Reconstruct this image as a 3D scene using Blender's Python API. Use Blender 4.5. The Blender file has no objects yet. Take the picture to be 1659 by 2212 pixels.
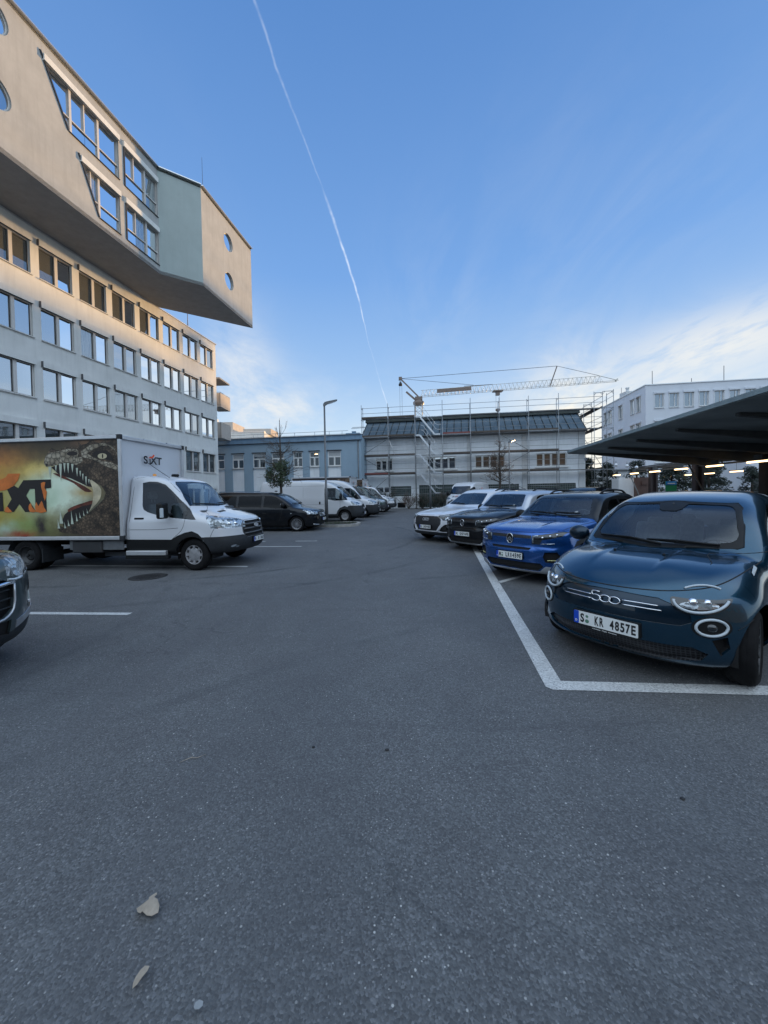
import bpy, bmesh, math, random
import numpy as np
from mathutils import Vector, Matrix
from mathutils.geometry import delaunay_2d_cdt
from mathutils.bvhtree import BVHTree
R_ = math.radians
random.seed(7)
SC = bpy.context.scene
COL = SC.collection

# ------------------------------------------------------------------ camera
cam_d = bpy.data.cameras.new('camera'); cam = bpy.data.objects.new('camera', cam_d); COL.objects.link(cam)
cam.location = (0, 0, 1.62)
cam.matrix_world = Matrix.Translation((0, 0, 1.62)) @ Matrix.Rotation(R_(90 - 1.23), 4, 'X') @ Matrix.Rotation(R_(-1.05), 4, 'Z')
cam_d.sensor_fit = 'VERTICAL'; cam_d.sensor_height = 36.0; cam_d.sensor_width = 27.0
cam_d.lens = 36.0 * 831 / 2212
cam_d.shift_y = -25 / 2212
cam_d.clip_start = 0.05; cam_d.clip_end = 20000
SC.camera = cam
SC.view_settings.view_transform = 'Standard'; SC.view_settings.look = 'None'
SC.view_settings.gamma = 1; SC.view_settings.use_curve_mapping = False
SC.view_settings.exposure = 1.05
SC.cycles.max_bounces = 8; SC.cycles.transparent_max_bounces = 12
SC.cycles.caustics_reflective = False; SC.cycles.caustics_refractive = False

# ------------------------------------------------------------------ sky and sun
SUN_AZ, SUN_EL = 36.0, 2.5          # degrees right of +Y, above the horizon
world = bpy.data.worlds.new('World'); SC.world = world; world.use_nodes = True

class NT:
    """tiny node-tree writer"""
    def __init__(s, tree): s.t = tree; s.n = tree.nodes; s.l = tree.links
    def add(s, typ, props=None, **inp):
        nd = s.n.new(typ)
        for k, v in (props or {}).items(): setattr(nd, k, v)
        for k, v in inp.items():
            key = k if not k.startswith('i') or not k[1:].isdigit() else int(k[1:])
            if isinstance(key, str): key = key.replace('_', ' ')
            s.set(nd.inputs[key], v)
        return nd
    def set(s, sock, v):
        if isinstance(v, bpy.types.NodeSocket): s.l.new(v, sock)
        else: sock.default_value = v
    def math(s, op, a, b=0.0, c=0.0, clamp=False):
        nd = s.n.new('ShaderNodeMath'); nd.operation = op; nd.use_clamp = clamp
        s.set(nd.inputs[0], a); s.set(nd.inputs[1], b); s.set(nd.inputs[2], c); return nd.outputs[0]
    def vmath(s, op, a, b=(0, 0, 0), out=0):
        nd = s.n.new('ShaderNodeVectorMath'); nd.operation = op
        s.set(nd.inputs[0], a); s.set(nd.inputs[1], b); return nd.outputs[out]
    def mix(s, f, a, b, mode='MIX'):
        nd = s.n.new('ShaderNodeMix'); nd.data_type = 'RGBA'; nd.blend_type = mode
        s.set(nd.inputs[0], f); s.set(nd.inputs[6], a); s.set(nd.inputs[7], b); return nd.outputs[2]
    def ramp(s, f, stops, interp='LINEAR'):
        nd = s.n.new('ShaderNodeValToRGB'); cr = nd.color_ramp; cr.interpolation = interp
        while len(cr.elements) < len(stops): cr.elements.new(0.5)
        for e, (p, c) in zip(cr.elements, stops):
            e.position = p; e.color = c if len(c) == 4 else (*c, 1)
        s.set(nd.inputs[0], f); return nd.outputs[0]
    def rng(s, v, a, b, c=0.0, d=1.0, smooth=False):
        nd = s.n.new('ShaderNodeMapRange'); nd.interpolation_type = 'SMOOTHSTEP' if smooth else 'LINEAR'
        for i, x in enumerate((v, a, b, c, d)): s.set(nd.inputs[i], x)
        return nd.outputs[0]
    def noise(s, vec, scale, detail=3, rough=.5, out=0, dist=0.0):
        nd = s.n.new('ShaderNodeTexNoise'); s.set(nd.inputs['Vector'], vec)
        nd.inputs['Scale'].default_value = scale; nd.inputs['Detail'].default_value = detail
        nd.inputs['Roughness'].default_value = rough; nd.inputs['Distortion'].default_value = dist
        return nd.outputs[out]
    def comb(s, x, y, z):
        nd = s.n.new('ShaderNodeCombineXYZ')
        for i, v in enumerate((x, y, z)): s.set(nd.inputs[i], v)
        return nd.outputs[0]

def sky():
    w = NT(world.node_tree); w.n.clear()
    out = w.n.new('ShaderNodeOutputWorld'); bg = w.n.new('ShaderNodeBackground')
    st = w.n.new('ShaderNodeTexSky'); st.sky_type = 'NISHITA'; st.sun_disc = False
    st.sun_elevation = R_(SUN_EL); st.sun_rotation = R_(SUN_AZ); st.altitude = 300
    st.air_density = 1.0; st.dust_density = 0.7; st.ozone_density = 2.2
    co = w.n.new('ShaderNodeTexCoord').outputs['Generated']
    d = w.vmath('NORMALIZE', co)
    sp = w.n.new('ShaderNodeSeparateXYZ'); w.set(sp.inputs[0], d)
    x, y, z = sp.outputs
    # the dusk sky of the place: a brighter, bluer dome than the bare model gives, paler to the horizon
    zc = w.math('MAXIMUM', z, 0.0)
    dome = w.ramp(zc, [(0.0, (.74, .82, .84)), (.12, (.51, .66, .81)), (.28, (.295, .475, .75)), (.48, (.165, .34, .68)), (.8, (.088, .22, .52)), (1, (.08, .20, .46))])
    sd = Vector((math.sin(R_(SUN_AZ)) * math.cos(R_(SUN_EL)), math.cos(R_(SUN_AZ)) * math.cos(R_(SUN_EL)), math.sin(R_(SUN_EL))))
    dt = w.vmath('DOT_PRODUCT', d, tuple(sd), out=1)
    glow = w.math('POWER', w.math('MAXIMUM', dt, 0.0), 9.0)
    glow = w.math('MULTIPLY', glow, w.rng(z, 0.0, .42, 1.0, 0.0, True))
    dome = w.mix(w.math('MULTIPLY', glow, .55), dome, (.80, .78, .68, 1))
    nish = w.mix(1.0, st.outputs[0], (.10, .10, .10, 1), 'MULTIPLY')
    base = w.mix(.90, nish, dome)
    # clouds: high thin wisps, thicker towards the horizon, lit warm on the side of the sun
    zz = w.math('ADD', w.math('MAXIMUM', z, 0.0), .16)
    pu = w.math('DIVIDE', x, zz); pv = w.math('DIVIDE', y, zz)
    pl = w.comb(pu, w.math('MULTIPLY', pv, .55), 0.0)
    warp = w.noise(pl, 1.1, 2, .5, 1)
    sc_ = w.n.new('ShaderNodeVectorMath'); sc_.operation = 'SCALE'; w.set(sc_.inputs[0], warp); sc_.inputs['Scale'].default_value = .9
    pl2 = w.vmath('ADD', pl, sc_.outputs[0])
    n1 = w.noise(pl2, 1.7, 8, .62); n2 = w.noise(pl2, 6.0, 6, .6)
    wis = w.math('MULTIPLY', w.rng(n1, .50, .80, smooth=True), w.rng(n2, .3, .75))
    def blob(v, width, tall=1.0):
        v = Vector(v).normalized()
        df = w.vmath('SUBTRACT', d, tuple(v)); s2 = w.n.new('ShaderNodeSeparateXYZ'); w.set(s2.inputs[0], df)
        hx = w.math('POWER', w.math('ABSOLUTE', s2.outputs[0]), 2.0); hz = w.math('POWER', w.math('ABSOLUTE', w.math('DIVIDE', s2.outputs[2], tall)), 2.0)
        hy = w.math('MULTIPLY', w.math('POWER', w.math('ABSOLUTE', s2.outputs[1]), 2.0), .5)
        r2 = w.math('ADD', w.math('ADD', hx, hy), hz)
        return w.math('EXPONENT', w.math('MULTIPLY', r2, -1.0 / (width * width)))
    band = w.rng(z, .02, .36, 1.0, .0, True)
    nb = w.noise(pl2, 2.6, 9, .66)
    low = w.math('MULTIPLY', w.math('MULTIPLY', w.rng(nb, .46, .72, smooth=True), band), .38)
    c1 = w.math('MULTIPLY', w.math('ADD', blob((-.335, .90, .30), .075, 1.5), blob((-.25, .94, .19), .11, .7)), w.math('MULTIPLY', w.rng(nb, .32, .62), .85))
    c2 = w.math('MULTIPLY', blob((.64, .70, .27), .15, .35), w.rng(n2, .32, .55))
    c2 = w.math('MULTIPLY', c2, .6)
    c3 = w.math('MULTIPLY', w.math('ADD', blob((.11, .86, .42), .10, 1.4), w.math('MULTIPLY', blob((.40, .75, .52), .22, .7), .8)), w.math('MULTIPLY', w.rng(n2, .42, .75), .12))
    c4 = w.math('MULTIPLY', w.math('ADD', blob((.40, .87, .20), .09, 1.2), blob((.52, .83, .13), .12, .8)), w.math('MULTIPLY', w.rng(n2, .32, .60), .5))
    allc = w.math('ADD', w.math('ADD', low, c1), w.math('ADD', w.math('ADD', c2, c3), c4))
    allc = w.math('ADD', allc, w.math('MULTIPLY', wis, .03), clamp=True)
    warmth = w.math('POWER', w.math('MAXIMUM', dt, 0.0), 2.5)
    ccol = w.mix(warmth, (.56, .62, .70, 1), (.92, .84, .68, 1))
    sky1 = w.mix(w.math('MULTIPLY', allc, .85), base, ccol)
    # pale cloud added out of view, behind and overhead, to brighten fill and windscreens
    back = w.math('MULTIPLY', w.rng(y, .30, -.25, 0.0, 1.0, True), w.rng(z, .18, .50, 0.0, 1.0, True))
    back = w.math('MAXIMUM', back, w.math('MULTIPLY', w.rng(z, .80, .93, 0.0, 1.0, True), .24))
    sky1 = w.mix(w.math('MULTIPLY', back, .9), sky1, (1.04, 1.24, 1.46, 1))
    # vapour trail: a great circle from the zenith down to the north, broken by noise
    a = Vector((-.187, .614, .767)).normalized(); b = Vector((.017, .978, .208)).normalized()
    nrm = a.cross(b).normalized()
    wob = w.math('MULTIPLY', w.math('SUBTRACT', w.noise(d, 16.0, 3, .6), .5), .008)
    bow = w.ramp(z, [(p, (v,) * 3) for p, v in ((.28, 0), (.365, .0044), (.474, .0149), (.541, .0140), (.603, .0127), (.664, .0055), (.723, .0006))])      # the trail bows a little
    dist = w.math('ABSOLUTE', w.math('ADD', w.math('ADD', w.vmath('DOT_PRODUCT', d, tuple(nrm), out=1), bow), wob))
    wid = w.ramp(z, [(.16, (.0008,) * 3), (.27, (.0022,) * 3), (.36, (.0010,) * 3), (.45, (.0028,) * 3), (.59, (.0038,) * 3), (.62, (.0020,) * 3), (.80, (.0036,) * 3)])
    tr = w.math('SUBTRACT', 1.0, w.math('DIVIDE', dist, wid), clamp=True)
    strength = w.ramp(z, [(.14, (0,) * 3), (.25, (.40,) * 3), (.31, (.06,) * 3), (.40, (.42,) * 3), (.52, (.66,) * 3), (.585, (.34,) * 3), (.61, (.08,) * 3), (.66, (.20,) * 3)])
    br = w.rng(w.noise(d, 42.0, 4, .6), .36, .60, .35, 1.0)
    tr = w.math('MULTIPLY', w.math('MULTIPLY', tr, strength), br)
    sky2 = w.mix(tr, sky1, (.86, .91, .98, 1))
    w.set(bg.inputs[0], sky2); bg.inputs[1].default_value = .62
    w.l.new(bg.outputs[0], out.inputs[0])
sky()
sun_d = bpy.data.lights.new('sun', 'SUN'); sun = bpy.data.objects.new('sun', sun_d); COL.objects.link(sun)
sun_d.energy = 2.7; sun_d.angle = R_(1.6); sun_d.color = (1, .60, .24)
sun.rotation_euler = (R_(90 - SUN_EL), 0, R_(180 - SUN_AZ))

# ------------------------------------------------------------------ tagging
def tag(o, label=None, cat=None, group=None, kind=None):
    if label: o['label'] = label
    if cat: o['category'] = cat
    if group: o['group'] = group
    if kind: o['kind'] = kind
    return o
def empty(name, loc=(0, 0, 0), rz=0.0):
    o = bpy.data.objects.new(name, None); COL.objects.link(o); o.location = loc; o.rotation_euler = (0, 0, rz)
    o.empty_display_size = .2; return o
def kids(o): return [c for c in bpy.data.objects if c.parent == o]
def copy_tree(o, parent=None, kmap=None):
    if kmap is None:
        kmap = {}
        for c in bpy.data.objects:
            if c.parent: kmap.setdefault(c.parent.name, []).append(c)
    c = o.copy(); COL.objects.link(c)
    if parent is not None: c.parent = parent
    for ch in kmap.get(o.name, []): copy_tree(ch, c, kmap)
    return c

# ------------------------------------------------------------------ mesh helpers
def nb(): return bmesh.new()
def obj(name, bm, mats, parent=None, smooth=False, angle=None):
    me = bpy.data.meshes.new(name); bm.normal_update(); bm.to_mesh(me); bm.free()
    if not isinstance(mats, (list, tuple)): mats = [mats]
    for m in mats: me.materials.append(m)
    if smooth or angle:
        me.polygons.foreach_set('use_smooth', [True] * len(me.polygons))
        if angle: me.set_sharp_from_angle(angle=R_(angle))
    o = bpy.data.objects.new(name, me); COL.objects.link(o)
    if parent is not None: o.parent = parent
    return o
def box(bm, c, s, rot=None, bev=0.0, mi=0, seg=1):
    M = Matrix.Translation(Vector(c)) @ (rot.to_4x4() if rot is not None else Matrix.Identity(4)) @ Matrix.Diagonal((s[0], s[1], s[2], 1))
    r = bmesh.ops.create_cube(bm, size=1.0, matrix=M)
    fs = {f for v in r['verts'] for f in v.link_faces}
    if bev > 0:
        es = list({e for v in r['verts'] for e in v.link_edges})
        rr = bmesh.ops.bevel(bm, geom=es, offset=bev, segments=seg, profile=.6, affect='EDGES')
        fs = set(rr['faces']) | {f for f in fs if f.is_valid}
    for f in fs:
        if f.is_valid: f.material_index = mi
    return fs
def frame_rot(d, up=(0, 0, 1)):
    d = Vector(d).normalized(); up = Vector(up)
    if abs(d.dot(up)) > .999: up = Vector((0, 1, 0))
    s = up.cross(d).normalized(); u = d.cross(s)
    return Matrix((d, s, u)).transposed()
def bar(bm, a, b, w, h, bev=0.0, up=(0, 0, 1), mi=0):
    a = Vector(a); b = Vector(b)
    box(bm, (a + b) / 2, ((b - a).length, w, h), frame_rot(b - a, up), bev, mi)
def tube(bm, pts, r, seg=8, closed=False, caps=True, mi=0, radii=None):
    pts = [Vector(p) for p in pts]; n = len(pts); rings = []
    prev = None
    for i, p in enumerate(pts):
        if closed: t = pts[(i + 1) % n] - pts[i - 1]
        else: t = pts[min(i + 1, n - 1)] - pts[max(i - 1, 0)]
        if t.length < 1e-9: t = Vector((0, 0, 1))
        t.normalize()
        if prev is None:
            a = Vector((0, 0, 1)) if abs(t.z) < .9 else Vector((1, 0, 0))
            prev = t.cross(a).normalized()
        s = (prev - t * prev.dot(t)).normalized(); prev = s; u = t.cross(s)
        rr = radii[i] if radii else r
        rings.append([bm.verts.new(p + (s * math.cos(k * 2 * math.pi / seg) + u * math.sin(k * 2 * math.pi / seg)) * rr) for k in range(seg)])
    for i in range(n if closed else n - 1):
        A, B = rings[i], rings[(i + 1) % n]
        for k in range(seg):
            f = bm.faces.new((A[k], A[(k + 1) % seg], B[(k + 1) % seg], B[k])); f.material_index = mi; f.smooth = True
    if caps and not closed:
        bm.faces.new(rings[0][::-1]).material_index = mi; bm.faces.new(rings[-1]).material_index = mi
def lathe(bm, prof, o=(0, 0, 0), axis='Y', seg=32, mi=0, smooth=True, close=False, cap=True):
    """prof: list of (r, a): radius and distance along the axis"""
    o = Vector(o); rings = []
    for r, a in prof:
        ring = []
        for k in range(seg):
            c, s = math.cos(2 * math.pi * k / seg) * r, math.sin(2 * math.pi * k / seg) * r
            p = {'Y': (c, a, s), 'X': (a, c, s), 'Z': (c, s, a)}[axis]
            ring.append(bm.verts.new(o + Vector(p)))
        rings.append(ring)
    m = len(rings)
    for i in range(m if close else m - 1):
        A, B = rings[i], rings[(i + 1) % m]
        for k in range(seg):
            f = bm.faces.new((A[k], A[(k + 1) % seg], B[(k + 1) % seg], B[k])); f.smooth = smooth; f.material_index = mi
    if not close and cap:
        for ring in (rings[0], rings[-1]):
            try: bm.faces.new(ring).material_index = mi
            except ValueError: pass
    return rings
def in_poly(x, y, poly):
    c = False; n = len(poly); j = n - 1
    for i in range(n):
        xi, yi = poly[i][0], poly[i][1]; xj, yj = poly[j][0], poly[j][1]
        if (yi > y) != (yj > y) and x < (xj - xi) * (y - yi) / (yj - yi) + xi: c = not c
        j = i
    return c
def tri_sheet(outer, holes=(), grid=None):
    """triangles of a polygon with holes; grid: spacing of extra inner points"""
    vs = [Vector(p[:2]) for p in outer]; es = [(i, (i + 1) % len(outer)) for i in range(len(outer))]
    for h in holes:
        b = len(vs); vs += [Vector(p[:2]) for p in h]; es += [(b + i, b + (i + 1) % len(h)) for i in range(len(h))]
    if grid:
        x0 = min(p[0] for p in outer); x1 = max(p[0] for p in outer); y0 = min(p[1] for p in outer); y1 = max(p[1] for p in outer)
        nx, ny = int((x1 - x0) / grid), int((y1 - y0) / grid)
        for i in range(1, nx + 1):
            for j in range(1, ny + 1):
                px, py = x0 + (i - .5 + .5 * (j % 2)) * grid, y0 + (j - .5) * grid
                if in_poly(px, py, outer): vs.append(Vector((px, py)))
    V, E_, Fc, *_ = delaunay_2d_cdt(vs, es, [], 0, 1e-6)
    out = []
    for f in Fc:
        cx = sum(V[i].x for i in f) / len(f); cy = sum(V[i].y for i in f) / len(f)
        if in_poly(cx, cy, outer) and not any(in_poly(cx, cy, h) for h in holes): out.append(tuple(f))
    return V, out
def sheet(bm, outer, holes, fr, reveal=0.0, mi=0, mi_rev=None, thick=0.0):
    """flat sheet with holes in frame fr(a, b, depth)->Vector, depth positive goes behind the face"""
    V, T = tri_sheet(outer, holes)
    vv = [bm.verts.new(fr(v.x, v.y, 0)) for v in V]
    for t in T:
        f = bm.faces.new([vv[i] for i in t]); f.material_index = mi
    if reveal:
        for h in holes:
            n = len(h); A = [bm.verts.new(fr(p[0], p[1], 0)) for p in h]; B = [bm.verts.new(fr(p[0], p[1], reveal)) for p in h]
            for i in range(n):
                f = bm.faces.new((A[i], A[(i + 1) % n], B[(i + 1) % n], B[i])); f.material_index = mi if mi_rev is None else mi_rev
    if thick:
        n = len(outer); A = [bm.verts.new(fr(p[0], p[1], 0)) for p in outer]; B = [bm.verts.new(fr(p[0], p[1], thick)) for p in outer]
        for i in range(n): bm.faces.new((A[i], A[(i + 1) % n], B[(i + 1) % n], B[i])).material_index = mi
def prism(bm, poly, fr, d0, d1, mi=0):
    """extruded polygon (with caps) in frame fr"""
    V, T = tri_sheet(poly)
    A = [bm.verts.new(fr(v.x, v.y, d0)) for v in V]; B = [bm.verts.new(fr(v.x, v.y, d1)) for v in V]
    for t in T:
        bm.faces.new([A[i] for i in t]).material_index = mi; bm.faces.new([B[i] for i in reversed(t)]).material_index = mi
    n = len(poly)
    for i in range(n): bm.faces.new((A[i], B[i], B[(i + 1) % n], A[(i + 1) % n])).material_index = mi
def rect(a0, b0, a1, b1): return [(a0, b0), (a1, b0), (a1, b1), (a0, b1)]
def ell(cx, cy, rx, ry, n=28, a0=0, a1=360):
    full = (a1 - a0) == 360
    m = n if full else n - 1
    return [(cx + rx * math.cos(R_(a0 + (a1 - a0) * i / m)), cy + ry * math.sin(R_(a0 + (a1 - a0) * i / m))) for i in range(n)]
def rrect(a0, b0, a1, b1, r, n=4):
    out = []
    for cx, cy, s in ((a1 - r, b1 - r, 0), (a0 + r, b1 - r, 90), (a0 + r, b0 + r, 180), (a1 - r, b0 + r, 270)):
        for i in range(n + 1): out.append((cx + r * math.cos(R_(s + 90 * i / n)), cy + r * math.sin(R_(s + 90 * i / n))))
    return out
def facade_frame(p0, ang):
    """p0: ground point; ang: heading of +s in degrees from +X.  depth goes to the left of the heading negative side; pass sign with k"""
    d = Vector((math.cos(R_(ang)), math.sin(R_(ang)), 0)); n = Vector((d.y, -d.x, 0)); p0 = Vector(p0)
    def fr(s, z, dep): return p0 + d * s + Vector((0, 0, z)) - n * dep
    fr.d = d; fr.n = n
    return fr   # n (outward) lies to the right of the heading

_tc = {}
def text_mesh(s, size=1.0, bold=0.0, ext=0.0, spacing=1.0, shear=0.0):
    key = (s, round(bold, 3), shear)
    if key in _tc: return _tc[key].copy()
    cu = bpy.data.curves.new('t', 'FONT'); cu.body = s; cu.size = size; cu.offset = bold; cu.extrude = ext
    cu.space_character = spacing; cu.shear = shear; cu.align_x = 'CENTER'; cu.align_y = 'CENTER'; cu.resolution_u = 4
    o = bpy.data.objects.new('t', cu); COL.objects.link(o)
    me = bpy.data.meshes.new_from_object(o, depsgraph=bpy.context.evaluated_depsgraph_get())
    bpy.data.objects.remove(o); bpy.data.curves.remove(cu); _tc[key] = me
    return me.copy()
def text_obj(name, s, mat, M, parent=None, h=.1, width=None, bold=.004, ext=.001, shear=0.0):
    """letters of cap height h lying in the XY plane of matrix M"""
    me = text_mesh(s, 1.0, bold / h * .72, 0.0, 1.0, shear)
    co = np.zeros(len(me.vertices) * 3); me.vertices.foreach_get('co', co); co = co.reshape(-1, 3)
    mn, mx = co.min(0), co.max(0)
    sy = h / (mx[1] - mn[1]); sx = (width / (mx[0] - mn[0])) if width else sy
    bm = nb(); bm.from_mesh(me); bpy.data.meshes.remove(me)
    c = (mn + mx) / 2
    for v in bm.verts: v.co = Vector(((v.co.x - c[0]) * sx, (v.co.y - c[1]) * sy, 0))
    if ext:
        r = bmesh.ops.extrude_face_region(bm, geom=bm.faces[:])
        for v in [g for g in r['geom'] if isinstance(g, bmesh.types.BMVert)]: v.co.z += ext
    bm.transform(M)
    return obj(name, bm, mat, parent)

# ------------------------------------------------------------------ materials
def newmat(name):
    m = bpy.data.materials.new(name); m.use_nodes = True
    t = NT(m.node_tree); p = t.n['Principled BSDF']; return m, t, p
def simple(name, col, rough=.5, metal=0.0, var=.0, vscale=3.0, bump=0.0, bscale=40.0, spec=.5, coat=0.0, streak=0.0):
    m, t, p = newmat(name)
    c = (*col, 1); tc = t.n.new('ShaderNodeTexCoord').outputs['Object']
    if var or streak:
        f = t.noise(tc, vscale, 5, .6)
        cc = t.mix(t.rng(f, .3, .7), tuple(x * (1 - var) for x in col) + (1,), tuple(min(1, x * (1 + var)) for x in col) + (1,))
        if streak:
            s = t.n.new('ShaderNodeMapping'); t.set(s.inputs[0], tc); s.inputs['Scale'].default_value = (2.2, 2.2, .22)
            f2 = t.noise(s.outputs[0], 2.0, 5, .65)
            cc = t.mix(t.math('MULTIPLY', t.rng(f2, .48, .78), streak), cc, tuple(x * .62 for x in col) + (1,))
        t.set(p.inputs['Base Color'], cc)
    else: p.inputs['Base Color'].default_value = c
    p.inputs['Roughness'].default_value = rough; p.inputs['Metallic'].default_value = metal
    p.inputs['Specular IOR Level'].default_value = spec
    if coat: p.inputs['Coat Weight'].default_value = coat; p.inputs['Coat Roughness'].default_value = .03
    if bump:
        b = t.n.new('ShaderNodeBump'); b.inputs['Strength'].default_value = bump; b.inputs['Distance'].default_value = .01
        t.set(b.inputs['Height'], t.noise(tc, bscale, 4, .6)); t.set(p.inputs['Normal'], b.outputs[0])
    return m
def paint(name, col, metal=.3, rough=.32, inner=(.07, .075, .08), cior=1.5, spec=.3):
    m, t, p = newmat(name)
    tc = t.n.new('ShaderNodeTexCoord').outputs['Object']
    geo = t.n.new('ShaderNodeNewGeometry')
    dust = t.math('MULTIPLY', t.rng(t.noise(tc, 5.0, 6, .7), .45, .8), .04)
    cc = t.mix(dust, (*col, 1), (.30, .29, .27, 1))
    cc = t.mix(geo.outputs['Backfacing'], cc, (*inner, 1))       # the inside of the shell is lining, not paint
    t.set(p.inputs['Base Color'], cc)
    t.set(p.inputs['Metallic'], t.math('MULTIPLY', t.math('SUBTRACT', 1.0, geo.outputs['Backfacing']), metal))
    t.set(p.inputs['Roughness'], t.mix(geo.outputs['Backfacing'], (rough,) * 3 + (1,), (.9, .9, .9, 1)))
    t.set(p.inputs['Coat Weight'], t.math('SUBTRACT', 1.0, geo.outputs['Backfacing']))
    p.inputs['Coat IOR'].default_value = cior; p.inputs['Specular IOR Level'].default_value = spec
    t.set(p.inputs['Coat Roughness'], t.rng(t.noise(tc, 3.0, 4, .6), .3, .8, .02, .07))
    return m
def glassmat(name, tint=(.55, .62, .62), refl=1.5, body=.0, bodycol=(.02, .025, .03)):
    """window glass one can look through: sharp reflection over tinted transparency"""
    m, t, p = newmat(name); t.n.remove(p)
    out = t.n['Material Output']
    tr = t.add('ShaderNodeBsdfTransparent', Color=(*tint, 1)); gl = t.add('ShaderNodeBsdfGlossy', Color=(.95, .97, 1, 1), Roughness=.02)
    fr = t.add('ShaderNodeFresnel', IOR=refl)
    mx = t.n.new('ShaderNodeMixShader'); t.set(mx.inputs[0], fr.outputs[0]); t.l.new(tr.outputs[0], mx.inputs[1]); t.l.new(gl.outputs[0], mx.inputs[2])
    if body:
        df = t.add('ShaderNodeBsdfDiffuse', Color=(*bodycol, 1)); m2 = t.n.new('ShaderNodeMixShader'); m2.inputs[0].default_value = body
        t.l.new(mx.outputs[0], m2.inputs[1]); t.l.new(df.outputs[0], m2.inputs[2]); mx = m2
    t.l.new(mx.outputs[0], out.inputs[0]); return m
def mirror_glass(name, refl=.55, dark=(.02, .03, .035), wav=.02):
    """coated building glass: strong sky reflection over a dark room"""
    m, t, p = newmat(name); t.n.remove(p); out = t.n['Material Output']
    tc = t.n.new('ShaderNodeTexCoord').outputs['Object']
    df = t.add('ShaderNodeBsdfDiffuse', Color=(*dark, 1)); gl = t.add('ShaderNodeBsdfGlossy', Color=(.9, .95, 1, 1), Roughness=.015)
    b = t.n.new('ShaderNodeBump'); b.inputs['Strength'].default_value = wav; b.inputs['Distance'].default_value = .05
    t.set(b.inputs['Height'], t.noise(tc, 1.3, 2, .5)); t.l.new(b.outputs[0], gl.inputs['Normal'])
    fr = t.add('ShaderNodeFresnel', IOR=1.5)
    f = t.math('ADD', t.math('MULTIPLY', fr.outputs[0], 1 - refl), refl, clamp=True)
    mx = t.n.new('ShaderNodeMixShader'); t.set(mx.inputs[0], f); t.l.new(df.outputs[0], mx.inputs[1]); t.l.new(gl.outputs[0], mx.inputs[2])
    t.l.new(mx.outputs[0], out.inputs[0]); return m
def emit(name, col, st):
    m, t, p = newmat(name); p.inputs['Base Color'].default_value = (.8, .8, .8, 1)
    p.inputs['Emission Color'].default_value = (*col, 1); p.inputs['Emission Strength'].default_value = st; return m

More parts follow.
